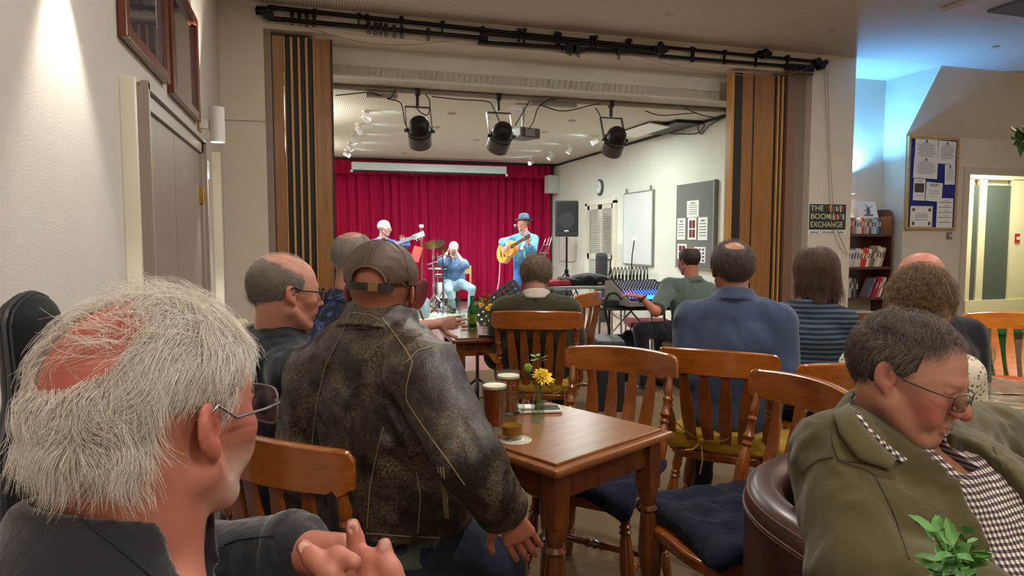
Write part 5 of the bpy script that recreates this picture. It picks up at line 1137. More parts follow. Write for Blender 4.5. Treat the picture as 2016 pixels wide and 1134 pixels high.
# red cloth peeping beyond
# ------------------------------------------------------------------ band equipment
def gear(name, label, cat, px, py, d, rz=0): q = U(px, py, d); return thing(name, label, cat, (q.x, q.y, 0), -TH+rz)
R0 = U(940, 610, 12.6)
rugm = NT('patterned_rug', .95); v = rugm.co((2.2, 2.2, 2.2)); vo = rugm.node('ShaderNodeTexVoronoi', Scale=3.0); rugm.l.new(v, vo.inputs['Vector']); rugm.base(rugm.ramp(vo.outputs['Distance'], [(.0, '#b8a763'), (.3, '#d8cf9c'), (.42, '#28468a'), (.5, '#8fa9b8'), (.7, '#d5c98e')]))
q = UZ(895, 625, 0); t = thing('stage_rug', 'patterned blue and sand rug under the drum kit', 'rug', (q.x, q.y, .001), -TH); MB().box((0, .2, .006), (3.4, 2.2, .010)).build('rug', rugm.m, t)
HZ = 12.6
t = gear('cymbal_stand', 'chrome stand with a tilted bronze cymbal, left of the harmonica player', 'cymbal', 854, 600, 12.3)
zc_ = U(852, 479, 12.3).z; m = MB(); m.cyl((0, 0, .1), (0, 0, zc_), .014); 
for i in range(3): a = i*2.09; m.tube([(0, 0, .35), (.28*math.cos(a), .28*math.sin(a), .01)], .011)
for zz in (.5, .85, zc_-.25): m.cyl((0, 0, zz-.03), (0, 0, zz+.03), .028)
m.build('stand', M_chrome, t); m = MB(); m.lathe([(0, .002), (.1, .03), (.35, .05), (.55, .15), (1, .205)], Vector((0, 0, zc_+.03)), Vector((.012, -.02, zc_-.02)), 30); m.build('cymbal', plain('#b98a3c', .25, .9, var=.3, scale=10), t)
t = gear('cymbal_stand', 'smaller bronze cymbal on a chrome arm beside the player\'s hand', 'cymbal', 874, 600, 12.8)
z2_ = U(872, 489, 12.8).z; m = MB(); m.cyl((0, 0, .1), (0, 0, z2_), .012); m.tube([(-.05, 0, z2_-.22), (-.3, 0, z2_-.30)], .010); m.tube([(0, 0, .4), (.2, .1, .01)], .01); m.tube([(0, 0, .4), (-.2, .1, .01)], .01); m.tube([(0, 0, .4), (0, -.2, .01)], .01); m.build('stand', M_chrome, t); m = MB(); m.lathe([(0, .002), (.4, .03), (1, .16)], Vector((0, 0, z2_+.02)), Vector((-.02, -.02, z2_-.015)), 26); m.build('cymbal', plain('#a8632c', .3, .9, var=.3), t)
t = gear('drum_hardware', 'cluster of chrome pedals and clamps on the floor at the drum kit', 'drum pedal', 852, 605, 12.2); 
m = MB()
for i in range(9):
    x, y = random.uniform(-.35, .35), random.uniform(-.15, .25); m.tube([(x, y, .02), (x+random.uniform(-.1, .1), y+.05, random.uniform(.12, .28))], .012, 6); m.box((x, y, .02), (.08, .14, .03), rz=random.uniform(0, 3))
m.build('pedal', M_chrome, t)
t = gear('cowbell_arm', 'chrome bracket holding a small pad beside the harmonica player', 'percussion', 862, 600, 12.35); m = MB(); zz = U(862, 529, 12.35).z; m.cyl((0, 0, .01), (0, 0, zz+.28), .010); m.box((0, 0, zz), (.34, .06, .03), bev=.01); m.tube([(0, 0, zz+.2), (.2, 0, zz+.3)], .014); m.box((.03, 0, zz-.12), (.14, .08, .06), bev=.01); m.cyl((-.15, -.15, .01), (0, 0, .3), .01); m.cyl((.15, -.15, .01), (0, 0, .3), .01); m.build('bracket', M_chrome, t)
t = gear('music_stand', 'tall rusty pole music stand with a bright red sheet', 'music stand', 831, 600, 12.0); zt_ = U(831, 448, 12.0).z; m = MB(); m.cyl((0, 0, .02), (0, 0, zt_), .022)
for i in range(3): a = i*2.09+.3; m.tube([(0, 0, .3), (.3*math.cos(a), .3*math.sin(a), .01)], .012)
m.build('pole', plain('#6e3a2c', .5, .3), t); MB().cyl((0, 0, zt_), (0, 0, zt_+.05), .035).build('cap', M_white, t)
zr = U(822, 500, 11.9).z; m = MB(); m.box((-.08, -.08, zr), (.15, .01, .27), M=Matrix.Rotation(.28, 3, 'Y') @ Matrix.Rotation(-.2, 3, 'X')); m.build('red_folder', plain('#ff2a1c', .5, var=.05), t); MB().box((-.075, -.09, zr-.09), (.05, .006, .07), M=Matrix.Rotation(-.5, 3, 'Y')).build('page', M_white, t)
t = gear('guitar_amplifier', 'white-fronted amplifier box behind the harmonica player\'s chair', 'amplifier', 880, 590, 13.3); zz = U(880, 553, 13.3).z; m = MB(); m.box((0, 0, zz/2), (.42, .25, zz), bev=.015); m.build('cabinet', M_box, t); MB().box((.0, -.13, zz*.66), (.36, .012, zz*.6)).build('grille', M_white, t)
t = gear('guitar_amplifier', 'small dark amplifier on the floor behind the guitarist', 'amplifier', 1105, 585, 13.2); zz = U(1105, 571, 13.2).z; MB().box((0, 0, zz/2), (.36, .25, zz), bev=.015).build('cabinet', plain('#24333b', .6), t)
t = gear('monitor_speaker', 'grey wedge box beside the brown cap, near the drum pedals', 'speaker', 822, 605, 11.4); m = MB(); m.prism([(-.18, -.15, 0), (-.18, .2, 0), (-.18, .2, .30), (-.18, 0, .34)], (.36, 0, 0)); m.build('cabinet', plain('#7d9096', .6), t)
t = gear('folding_chair', 'dark red curved wooden chair back leaning beside the capped man\'s ear', 'chair', 826, 585, 8.5, .4); zz = U(828, 582, 8.5).z
g = G((-.25, -.1, zz-.35), (.25, .1, zz+.3), .008); Rr = np.array(Matrix.Rotation(.35, 3, 'Y')); g.add(ell((0, 0, zz), (.085, .015, .20), Rr), .01); V, F = g.mesh(); npmesh('backrest', V, F, plain('#6d2220', .4), t); m = MB(); m.tube([Vector((.085*math.cos(a)*math.cos(.35)+.2*math.sin(a)*math.sin(.35), 0, zz-.085*math.cos(a)*math.sin(.35)+.2*math.sin(a)*math.cos(.35))) for a in np.linspace(0, 6.28, 24)], .012); m.tube([(-.05, 0, zz-.18), (-.12, .1, 0)], .012); m.tube([(.0, 0, zz-.18), (.14, -.1, 0)], .012); m.build('frame', M_chairD, t)
def micstand(px, pf, d, top, label, col, boom=None):
    q = U(px, pf, d); t = thing('microphone_stand', label, 'microphone stand', (q.x, q.y, 0), -TH); zz = U(top[0], top[1], d).z; mt = plain(col, .4, .4)
    m = MB(); m.cyl((0, 0, .02), ((top[0]-px)/FPX*d*.4, 0, zz*.72), .011); e = Vector(((top[0]-px)/FPX*d, -.05, zz)); m.cyl(((top[0]-px)/FPX*d*.4, 0, zz*.72), e, .009); m.build('pole', mt, t)
    for i in range(3): a = i*2.09+.6; MB().tube([(0, 0, .25), (.26*math.cos(a), .26*math.sin(a), .01)], .010).build('leg', mt, t)
    m = MB(); b_ = Vector(boom) if boom else Vector((0, .04, .02)); m.cyl(e, e+b_*.8, .008); m.cyl(e+b_*.6, e+b_, .014, .020); m.build('microphone', M_black, t); MB().sphere(e+b_, .027).build('microphone_head', M_steel, t); return t
micstand(872, 612, 12.0, (873, 500), 'black microphone stand in front of the seated harmonica player', '#2a3442', (.16, .10, -.06))
micstand(1040, 600, 11.7, (1021, 447), 'pale green microphone stand in front of the singing guitarist', '#9fe0cf', (-.06, .06, .02))
t = gear('music_stand', 'thin wire music stand at the right of the curtain', 'music stand', 1072, 590, 12.6); zz = U(1074, 498, 12.6).z; m = MB(); m.cyl((0, 0, .02), (0, 0, zz), .012)
for i in range(3): a = i*2.09; m.tube([(0, 0, .25), (.25*math.cos(a), .25*math.sin(a), .01)], .010)
w_ = [(-.09, 0, zz), (.02, 0, zz+.26), (.13, 0, zz+.30), (.05, 0, zz+.03), (-.09, 0, zz)]; m.tube(w_, .008); m.tube([(-.03, 0, zz+.14), (.09, 0, zz+.17)], .006); m.tube([(.0, 0, zz+.02), (.08, 0, zz+.28)], .006); m.box((-.01, -.02, zz), (.17, .05, .02)); m.build('wire_desk', M_steel, t)
# perforated music stand between the tables
q = U(940, 760, 5.35); t = thing('music_stand', 'black tripod music stand with a grey perforated desk behind the green bottle', 'music stand', (q.x, q.y, 0), -TH)
m = MB(); m.cyl((0, 0, .05), (0, 0, .62), .013); m.cyl((0, 0, .62), (.15, .03, .80), .009); m.build('pole', M_black, t)
for i in range(3): a = i*2.09+.4; m = MB(); m.tube([(0, 0, .24), (.30*math.cos(a), .30*math.sin(a), .012)], .010); m.tube([(0, 0, .08), (.18*math.cos(a), .18*math.sin(a), .09)], .006); m.build('leg', M_black, t)
Rd = Matrix.Rotation(-.62, 3, 'Y') @ Matrix.Rotation(-.35, 3, 'X'); bm = MB(); cen = Vector((.19, 0, .79)); ps = []
nx_, nz_ = 9, 6; W_, H_ = .40, .26
for i in range(nx_+1): x = -W_/2+W_*i/nx_; bm.box(cen+Rd @ Vector((x, 0, 0)), (.030, .004, H_), M=Rd)
for j in range(nz_+1): z = -H_/2+H_*j/nz_; bm.box(cen+Rd @ Vector((0, 0, z)), (W_, .004, .030), M=Rd)
bm.box(cen+Rd @ Vector((0, -.02, -H_/2)), (W_, .045, .006), M=Rd); bm.build('perforated_desk', plain('#4a4c4e', .5, .3), t)
# bass guitar and acoustic guitar
def guitar(name, label, c, e, body_r, bodymat, neckmat, headmat, body='acoustic', thick=.10, nlen=.0, nrm=(0, -1, 0)):
    """c = body centre, e = end of the headstock (world)"""
    c, e = Vector(c), Vector(e); ax = (e-c); L = ax.length; ax.normalize(); t = thing(name, label, 'guitar', c); nr = Vector(nrm); nr = (nr-ax*nr.dot(ax)).normalized(); sd = ax.cross(nr)
    M = Matrix((sd, ax, nr)).transposed()
    g = G((-.24, -.32, -.09), (.24, .30, .09), .0075)
    if body == 'acoustic':
        g.add(Pr((0, -.10, 0), .25, lambda P: np.maximum(np.sqrt((P[..., 0]/1.0)**2+((P[..., 1]+.10)/.93)**2)-.185, np.abs(P[..., 2])-thick/2)), .03); g.add(Pr((0, .13, 0), .2, lambda P: np.maximum(np.linalg.norm(P[..., :2]-np.array((0, .12)), axis=-1)-.135, np.abs(P[..., 2])-thick/2)), .05)
    else:
        g.add(Pr((0, -.06, 0), .25, lambda P: np.maximum(np.sqrt((P[..., 0])**2+((P[..., 1]+.06)/1.1)**2)-.15, np.abs(P[..., 2])-.022)), .03); g.add(cap((-.10, .05, 0), (-.12, .17, 0), .03), .03); g.add(cap((.10, .05, 0), (.12, .13, 0), .03), .03)
    V, F = g.mesh(); Mn = np.array(M); V = V@Mn.T; npmesh('guitar_body', V, F, bodymat, t)
    X = lambda x, y, z: M @ Vector((x, y, z)); zf = thick/2+.004 if body == 'acoustic' else .028
    y0 = .20 if body == 'acoustic' else .10
    m = MB(); m.box(X(0, (y0+L-.17)/2, zf+.008), (.055, L-.17-y0+.06, .022), M=M, bev=.004); m.build('neck', neckmat, t)
    m = MB(); m.box(X(0, L-.09, zf+.004), (.085 if body != 'acoustic' else .07, .19, .018), M=M, bev=.006); h_ = m.build('headstock', headmat, t)
    m = MB()
    for i in range(3):
        for s_ in ((-1, 1) if body == 'acoustic' else (1,)): m.cyl(X(s_*.03, L-.04-.05*i, zf), X(s_*.075, L-.04-.05*i, zf), .010, seg=8)
    m.build('tuning_pegs', M_chrome, t)
    if body == 'acoustic':
        m = MB(); m.cyl(X(0, .05, thick/2-.002), X(0, .05, thick/2+.003), .052, seg=28); m.build('sound_hole', M_black, t); m = MB(); m.box(X(0, -.13, thick/2+.005), (.15, .025, .010), M=M); m.build('bridge', M_chairD, t)
        m = MB(); m.box(X(.07, 0, thick/2+.002), (.06, .12, .003), M=M, bev=.001); m.build('pickguard', plain('#4a2515', .3), t)
    m = MB()
    for i in range(4): x = -.018+.012*i; m.tube([X(x, -.13, zf+.022), X(x, L-.1, zf+.022)], .0012, 4)
    m.build('strings', M_steel, t); return t
GB = U(1003, 492, 11.72); GE = U(1048, 466, 11.62)
GE = GB+(GE-GB).normalized()*.70 if (GE-GB).length < .1 else GE
gax = (RT*.55+Vector((0, 0, 1))*.34-Vector((FW.x, FW.y, 0))*.70).normalized()
guitar('acoustic_guitar', 'honey-coloured acoustic guitar played by the man in the hat', GB-gax*.05, GB+gax*.66, .2, wood('#c98a3a', '#e0a552', .25, 4, (8, 1, 8), 'spruce_top', .6, .01), M_chairD, M_chairD, nrm=-(FW*.60+RT*.62-Vector((0, 0, .12))))
BB = U(742, 497, 10.75); BE = U(836, 461, 10.6)
guitar('bass_guitar', 'bass guitar with a white headstock held by the white-haired man', BB-(BE-BB).normalized()*.05, BE, .2, plain('#4b5568', .3), plain('#9fb0c2', .3), M_white, 'bass', nrm=-(FW*.95-Vector((0, 0, .3))))
cordthing('guitar_lead', 'pale pink lead hanging from the acoustic guitar to the floor', [U(x, y, 11.9) for x, y in ((985, 507), (984, 530), (982, 555), (978, 575), (970, 590))], .012, plain('#f08a9a', .5), cat='cable')
# player's stool
t = gear('wooden_chair', 'plain wooden chair under the harmonica player', 'chair', 905, 590, 12.75); m = MB(); m.box((0, 0, .44), (.46, .42, .035), bev=.01); m.build('seat', plain('#c2a068', .5), t)
for sx in (-1, 1):
    for sy in (-1, 1): MB().box((sx*.19, sy*.17, .215), (.035, .035, .43)).build('leg', plain('#b08e58', .5), t)
m = MB(); m.box((0, .21, .72), (.40, .02, .10)); m.box((.19, .21, .62), (.035, .03, .40)); m.box((-.19, .21, .62), (.035, .03, .40)); m.build('backrest', plain('#c2a068', .5), t)
# ------------------------------------------------------------------ gig bag by the left wall
g = G((-.14, -.30, 0), (.14, .30, 1.30), .008)
g.add(loft((0, .05, .10), (0, .05, .95), (0, 1, 0), (.16, .055), (.12, .05)), .05); g.add(loft((0, .06, .9), (0, -.02, 1.17), (0, 1, 0), (.13, .05), (.06, .045)), .06); g.disp(folds(.004, 12, (1, 1, 1), 3)); V, F = g.mesh()
q = U(84, 900, 1.28); t = thing('gig_bag', 'black padded guitar bag standing on end by the left wall', 'bag', (q.x, q.y, 0), -.30); s_ = (U(100, 578, 1.28).z-.005)/V[:, 2].max(); V[:, 2] = (V[:, 2]-V[:, 2].min())*s_*1.045
npmesh('bag', V, F, fabric('#15161a', .7, 800, .3, 'ballistic_nylon'), t); bt = BVHTree.FromPolygons([tuple(v) for v in V], [tuple(int(i) for i in f) for f in F])
def zipline(off, nm, mt, rr):
    pts = []
    for a in np.linspace(-.3, PI+.1, 60):
        d = Vector((off, math.cos(a), math.sin(a)*2.2)).normalized(); h_ = bt.ray_cast(Vector((off*.03, .03, .72))+d*1.2, -d); 
        if h_[0]: pts.append(h_[0]+h_[1]*.001)
    MB().tube(pts, rr, 6).build(nm, mt, t)
zipline(.0, 'zip', plain('#3c3e44', .4), .005); zipline(.035, 'piping', plain('#2a2c31', .5), .003); zipline(-.035, 'piping', plain('#2a2c31', .5), .003)
# ------------------------------------------------------------------ right side: sign, bookcase, notice board
t = thing('wall_sign', 'small sign reading THE BOOK EXCHANGE on the pillar', 'sign', UY(1628, 460, D)); ya_ = D-.008
p, q = UY(1592, 400, D), UY(1664, 462, D); xm, zm, W_, H_ = (p.x+q.x)/2, (UY(1628, 401, D).z+UY(1628, 461, D).z)/2, q.x-p.x, UY(1628, 401, D).z-UY(1628, 461, D).z
MB().box((xm, D-.003, zm), (W_, .006, H_)).build('panel', M_paper, t, world=True); MB().box((xm, D-.007, zm+H_*.065), (W_*.97, .004, H_*.84)).build('picture_area', plain('#26302c', .6, var=.3, scale=20), t, world=True)
M_let = plain('#d9dcae', .6, var=.05)
Rx = Matrix.Rotation(PI/2, 4, 'X')
def put_text(s, size, x, z, mat, nm='lettering', sx=1.0, parent=None, Y=None, al='LEFT'):
    return text_obj(s, size, mat, parent or t, Matrix.Translation((x, (Y or D)-.011, z)) @ Rx @ Matrix.Diagonal((sx, 1, 1, 1)), nm, align=al)
x0_ = xm-W_*.46
for i, (s_, sx_) in enumerate((('THE', 1.15), ('BOOK', 1.15), ('EXCHANGE', 1.0))): put_text(s_, H_*.245, x0_, zm+H_*(.34-.265*i), M_let, sx=sx_)
put_text('swap • donate • take', H_*.13, xm, zm-H_*.43, M_ink, sx=1.25, al='CENTER')
cols = ['#c9452e', '#e8e4da', '#d9cf9a', '#7b8a8a', '#c9703a', '#efe9da', '#5a6b7a']
for i in range(2):
    m = None
    for k in range(8):
        xx = xm+W_*((.02 if i == 0 else .05)+.052*k); m = MB(); m.box((xx, D-.012, zm+H_*(.34-.265*i)), (W_*.028, .003, H_*(.15+.03*((k*3) % 4))), M=Matrix.Rotation((.5 if k == 5 else 0), 3, 'Y')); m.build('printed_book', plain(cols[(k*2+i) % 7], .6), t, world=True)
# bookcase
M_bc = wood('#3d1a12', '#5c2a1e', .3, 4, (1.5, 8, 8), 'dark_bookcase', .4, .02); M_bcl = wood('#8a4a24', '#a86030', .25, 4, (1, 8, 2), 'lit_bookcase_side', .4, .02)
BX0, BX1, BY0, BY1 = px1-.22, 7.16, 6.86+.36, 7.40; BY0 = 7.22-.12
bx1 = UY(1757, 500, BY0).x; BX1 = bx1
shelf_z = [UY(1710, y, BY0).z for y in (463, 528, 588)]; ztop = UY(1750, 412, BY0).z
t = thing('bookcase', 'dark wooden bookcase of second-hand books in the alcove', 'bookcase', ((BX0+BX1)/2, (BY0+BY1)/2, 0))
pts = [(BX1, BY0, 0), (BX1, BY1, 0), (BX1, BY1, ztop)]+[(BX1, BY0+.10-.10*math.sin(a), ztop-.10+.10*math.cos(a)) for a in np.linspace(0, PI/2, 8)]
MB().prism(pts, (-.025, 0, 0)).build('side_panel', M_bc, t, world=True)
MB().box((BX1-.0265, (BY0+BY1)/2, (shelf_z[0]+ztop)/2-.04), (.004, BY1-BY0-.01, ztop-shelf_z[0]-.10)).build('lit_side_face', M_bcl, t, world=True)  # paler copy of the bookcase wood, painting the inner side as lit
MB().box((BX0, (BY0+BY1)/2, ztop/2), (.025, BY1-BY0, ztop)).build('side_panel', M_bc, t, world=True)
for z in shelf_z: MB().box(((BX0+BX1)/2, (BY0+BY1)/2, z), (BX1-BX0-.03, BY1-BY0, .035)).build('shelf', M_bc, t, world=True)
MB().box(((BX0+BX1)/2, BY1-.01, shelf_z[2]*.5+shelf_z[0]*.5), (BX1-BX0-.05, .01, shelf_z[0]-shelf_z[2])).build('back_panel', M_bc, t, world=True)
zcb = UY(1700, 617, BY0).z; MB().box(((BX0+BX1)/2-.12, BY0+.12, zcb/2), (BX1-BX0-.26, .26, zcb), bev=.004).build('cupboard', M_panel, t, world=True)
bookcols = {0: ['#e9e4da', '#d8c4b8', '#f0eadf', '#6b4a4a', '#c76a3a', '#9aa7b8', '#e3dccd', '#dfe3ea', '#d94a2c', '#8aa0b8', '#c9b28a', '#7c4a5a', '#98bcc8', '#b9d3dc', '#6a7fa8', '#35406a'],
            1: ['#7b8a80', '#e9e6e0', '#dcd8ec', '#c9c4d8', '#e6d9b0', '#d8d0c0', '#d83a22', '#c8321e', '#efeae0', '#8c7f6a', '#6f6656', '#d8c9a8', '#e6dcc4', '#b4a88e'],
            2: ['#9fb3ba', '#3a3a3c', '#e4e2dc', '#b5b8ba', '#2c2a2c', '#6a6a70', '#1f1c22']}
names = ['upright paperback', 'leaning book', 'upright hardback']; where = ['top shelf', 'middle shelf', 'lower shelf']
colword = {'#e9e4da': 'cream', '#d8c4b8': 'pale pink', '#f0eadf': 'ivory'}
def cname(h):
    r, g, b = (int(h[i:i+2], 16) for i in (1, 3, 5)); mx, mn = max(r, g, b), min(r, g, b)
    if mx-mn < 22: return 'black' if mx < 70 else 'grey' if mx < 190 else 'white'
    if mx == r: return ('dark ' if mx < 110 else '')+('red' if g < 90 else 'orange' if b < 90 and g < 130 else 'tan' if b < 185 else 'cream')
    if mx == b: return ('dark ' if mx < 120 else 'pale ' if mn > 150 else '')+'blue'
    return 'green'
ORD = ['first', 'second', 'third', 'fourth', 'fifth', 'sixth', 'seventh', 'eighth', 'ninth', 'tenth', 'eleventh', 'twelfth', 'thirteenth', 'fourteenth', 'fifteenth', 'sixteenth']
rb = random.Random(5)
def book(x, z, w, h, dep, col, label, tilt=0, grp=''):
    t = thing('book', label, 'book', (x, BY0+.04, z), 0, grp); R_ = Matrix.Rotation(tilt, 3, 'Y'); 
    MB().box(R_ @ Vector((w/2, dep/2, h/2)), (w, dep, h), M=R_, bev=.002).build('cover', plain(col, .5, var=.1), t)
    MB().box(R_ @ Vector((w/2, -.0005, h*.62)), (w*.45, .002, h*.3), M=R_).build('spine_title', plain('#3b3533' if cname(col) in ('white', 'cream', 'tan', 'pale blue', 'grey') else '#e3dcc8', .6), t); return t
for row in range(3):
    zs = shelf_z[row]+.018; L_ = bookcols[row]
    xs_, xe = {0: (1660, 1738), 1: (1664, 1742), 2: (1664, 1697)}[row]; xa, xb = UY(xs_, 500, BY0).x, UY(xe, 500, BY0).x; n_ = len(L_); x = xa
    for k, c_ in enumerate(L_):
        w_ = (xb-xa)/n_*.93; hh = {0: .20, 1: .25, 2: .24}[row]*rb.uniform(.93, 1.05)*(1.12 if row == 1 and k > 8 else 1); tl = 0 if row != 1 else .27
        if row == 2 and k in (3,): w_ *= 1.5
        book(x, zs, min(w_, .045), hh*(.97 if tl else 1), .15, c_, '%s %s on the %s, %s from the left' % (cname(c_), names[row], where[row], ORD[k]), tl, 'books on the '+where[row]); x += (xb-xa)/n_
for k, (px, c_, tl) in enumerate(((1716, '#7c7a86', .42), (1724, '#a8234a', .42), (1731, '#d94a6a', .40), (1738, '#e6dcc4', .36))):
    book(UY(px, 500, BY0).x, shelf_z[2]+.018, .028, .27, .15, c_, '%s leaning book at the right of the lower shelf, %s of the leaning ones' % (cname(c_), ORD[k]), tl, 'books on the lower shelf')
cz = ztop+.0; q = UY(1706, 404, 7.2); t = thing('picture_card', 'white card with a windmill picture standing on top of the books', 'card', (q.x, 7.2, shelf_z[0]+.225)); zc_ = shelf_z[0]+.225
hh = UY(1706, 396, 7.15).z-zc_; m = MB(); ww = UY(1727, 404, 7.2).x-UY(1690, 404, 7.2).x; m.prism([(q.x-ww/2, 7.15, zc_), (q.x+ww/2, 7.15, zc_), (q.x+ww/2-.03, 7.19, zc_+hh), (q.x-ww/2-.03, 7.19, zc_+hh)], (0, .004, 0)); m.build('card', M_paper, t, world=True)
m = MB(); c_ = Vector((q.x-.01, 7.155, zc_+hh*.42)); m.prism([c_+Vector((-.025, -.002, -.05)), c_+Vector((.025, -.002, -.05)), c_+Vector((.012, .01, .04)), c_+Vector((-.012, .01, .04))], (0, -.003, 0))
for a in (.6, 2.2, 3.75, 5.3): m.tube([c_+Vector((0, -.002, .03)), c_+Vector((.075*math.cos(a), .002, .03+.06*math.sin(a)))], .005, 4)
m.box(c_+Vector((.0, -.008, -.055)), (.14, .002, .02)); m.build('windmill_print', plain('#5a6f86', .7), t, world=True)
t = thing('paper_stack', 'loose stack of papers on top of the low cupboard under the bookcase', 'papers', (UY(1700, 612, BY0).x, BY0+.1, zcb+.002)); m = MB()
for i in range(6): m.box((random.uniform(-.03, .03), random.uniform(-.01, .03), .003+.004*i), (.30, .21, .003), rz=random.uniform(-.2, .2))
m.build('sheets', M_paper, t)
# notice board
t = thing('notice_board', 'oak-framed blue notice board full of white papers on the right wall', 'notice board', UY(1830, 450, 7.05)); Yn = 7.05
A, B, C_, D_ = UY(1788, 268, Yn), UY(1886, 272, Yn), UY(1877, 455, Yn), UY(1777, 450, Yn); x0_, x1_, z0_, z1_ = (A.x+D_.x)/2, (B.x+C_.x)/2, (C_.z+D_.z)/2, (A.z+B.z)/2
MB().box(((x0_+x1_)/2, Yn-.012, (z0_+z1_)/2), (x1_-x0_-.02, .02, z1_-z0_-.02)).build('felt', fabric('#1c2a86', .95, 400, .15, 'blue_felt'), t, world=True); m = MB(); fw_ = .035
for xx in (x0_+fw_/2, x1_-fw_/2): m.box((xx, Yn-.018, (z0_+z1_)/2), (fw_, .035, z1_-z0_), bev=.004)
for zz in (z0_+fw_/2, z1_-fw_/2): m.box(((x0_+x1_)/2, Yn-.018, zz), (x1_-x0_-.06, .035, fw_), bev=.004)
m.build('frame', wood('#a5804e', '#bd9860', .5, 5, (3, 3, 3), 'light_oak'), t, world=True)
def nb(u, v): return Vector((x0_+(x1_-x0_)*(u-80)/(625-80), 0, z1_-(z1_-z0_)*(v-85)/(1000-85)))   # u, v measured on an enlargement of the board
def sheet(u0, v0, u1, v1, label, kind, rz=0):
    a, b = nb(u0, v0), nb(u1, v1); cx, cz_ = (a.x+b.x)/2, (a.z+b.z)/2; w_, h_ = b.x-a.x, a.z-b.z; t = thing('notice', label, 'paper notice', (cx, Yn-.026, cz_)); dy = sheet.k*.0015; sheet.k += 1; R_ = Matrix.Rotation(rz, 3, 'Y')
    MB().box((0, -dy, 0), (w_, .0015, h_), M=R_).build('sheet', M_paper, t); m = MB(); y_ = -dy-.0015
    if kind in ('letter', 'letter2'):
        m.box(R_ @ Vector((0, y_, h_*.40)), (.028, .001, .034), M=R_)
        for i in range(9): m.box(R_ @ Vector((-.0 if i else 0, y_, h_*(.30-.07*i))), (w_*(.35 if i == 0 else .8-.1*(i % 3)), .001, h_*.018), M=R_)
        m.build('printed_text', M_ink, t)
    elif kind == 'list':
        for i in range(5): m.box((0, y_, h_*(.36-.17*i)), (w_*.78, .001, .008)); m.box((.02, y_, h_*(.42-.17*i)), (w_*.3, .001, .004))
        m.build('printed_text', M_ink, t)
    elif kind == 'photo':
        m.box((0, y_, h_*.08), (w_*.8, .001, h_*.42)); m.build('photo', plain('#4a3034', .5, var=.8, scale=40), t); m = MB(); m.box((0, y_, h_*.40), (w_*.5, .001, .006)); m.box((0, y_, -h_*.28), (w_*.6, .001, .005)); m.build('printed_text', M_ink, t)
    elif kind == 'cert':
        for zz in (.06, -.02, -.10, -.22): m.box((0, y_, h_*zz+.02), (w_*(.5 if zz > 0 else .6), .001, .006))
        m.build('printed_text', M_ink, t); m = MB()
        for sx in (-1, 1): m.box((sx*w_*.36, y_, h_*.32), (.045, .001, .04)); m.box((sx*w_*.36, y_, -h_*.32), (.04, .001, .045))
        m.build('badge', plain('#7d4a4a', .5, var=.5, scale=60), t); m = MB()
        for zz in (h_/2-.006, -h_/2+.006): m.box((0, y_, zz), (w_, .001, .008))
        for xx in (w_/2-.006, -w_/2+.006): m.box((xx, y_, 0), (.008, .001, h_))
        m.build('border', plain('#c9b48e', .6), t)
    elif kind == 'wifi':
        text_obj('WiFi', h_*.26, plain('#2f2f33', .7), t, Matrix.Translation((x0_*0+cx, Yn-.026+y_, cz_+h_*.34)) @ Rx @ Matrix.Diagonal((1.3, 1, 1, 1)), 'lettering')
        for i in range(3): m.box((0, y_, h_*(.06-.14*i)), (w_*(.55 if i < 2 else .2), .001, .005))
        m.build('printed_text', M_ink, t)
    return t
sheet.k = 0
sheet(150, 110, 393, 330, 'white headed letter at the top left of the notice board', 'letter'); sheet(142, 290, 398, 495, 'white headed letter overlapping below the top left one', 'letter2', .02); sheet(395, 120, 588, 345, 'white headed letter at the top right of the notice board', 'letter', .03)
sheet(478, 350, 588, 548, 'narrow crumpled white sheet at the right side of the notice board', 'letter', -.02); sheet(145, 500, 270, 712, 'white poster with a dark photograph at the left of the notice board', 'photo', .02); sheet(278, 532, 455, 718, 'white sheet headed WiFi in the middle of the notice board', 'wifi', .05)
sheet(120, 765, 360, 975, 'white certificate with corner badges at the bottom left of the notice board', 'cert'); sheet(402, 685, 578, 978, 'white ruled list at the bottom right of the notice board', 'list')
q = UY(1868, 464, Yn); t = thing('light_switch', 'steel light switch plate below the notice board', 'switch', q); MB().box((q.x, Yn-.006, q.z), (.09, .012, .09), bev=.003).build('plate', plain('#8f8a80', .35, .8), t, world=True); MB().box((q.x+.01, Yn-.014, q.z), (.02, .008, .04), bev=.002).build('rocker', M_white, t, world=True)
# leaves
def leafy(name, label, base, tips, mat, cat='plant', lw=.02, seed=1, stemr=.0016, n=5, pot=None):
    t = thing(name, label, cat, base); rg = random.Random(seed); sm = MB(); lm = MB(); b0 = Vector(base)
    for tp in tips:
        tp = Vector(tp); pts = [b0.lerp(tp, u)+Vector((rg.uniform(-.004, .004), rg.uniform(-.004, .004), 0)) for u in (0, .35, .7, 1)]; sm.tube(pts, stemr, 6)
        for i in range(n):
            u = .35+.65*i/(n-1); p = b0.lerp(tp, u); ax = (tp-b0).normalized()
            for k in range(3):
                g = rg.uniform(0, 6.28); s_, u_, _ = frame_of(ax); dr = (s_*math.cos(g)+u_*math.sin(g)+ax*rg.uniform(.3, 1.0)).normalized(); L = lw*rg.uniform(.9, 1.7); sd = dr.cross(ax).normalized()*lw*.33; up = sd.cross(dr).normalized()*lw*.12
                lm._add([p, p+dr*L*.35+sd, p+dr*L*.7+sd*.8, p+dr*L-up*2, p+dr*L*.7-sd*.8, p+dr*L*.35-sd, p+dr*L*.5-up], [(0, 1, 6), (1, 2, 6), (2, 3, 6), (3, 4, 6), (4, 5, 6), (5, 0, 6)], True)
    sm.build('stem', plain('#5f7a3a', .6), t, world=True); lm.build('leaves', mat, t, world=True); return t
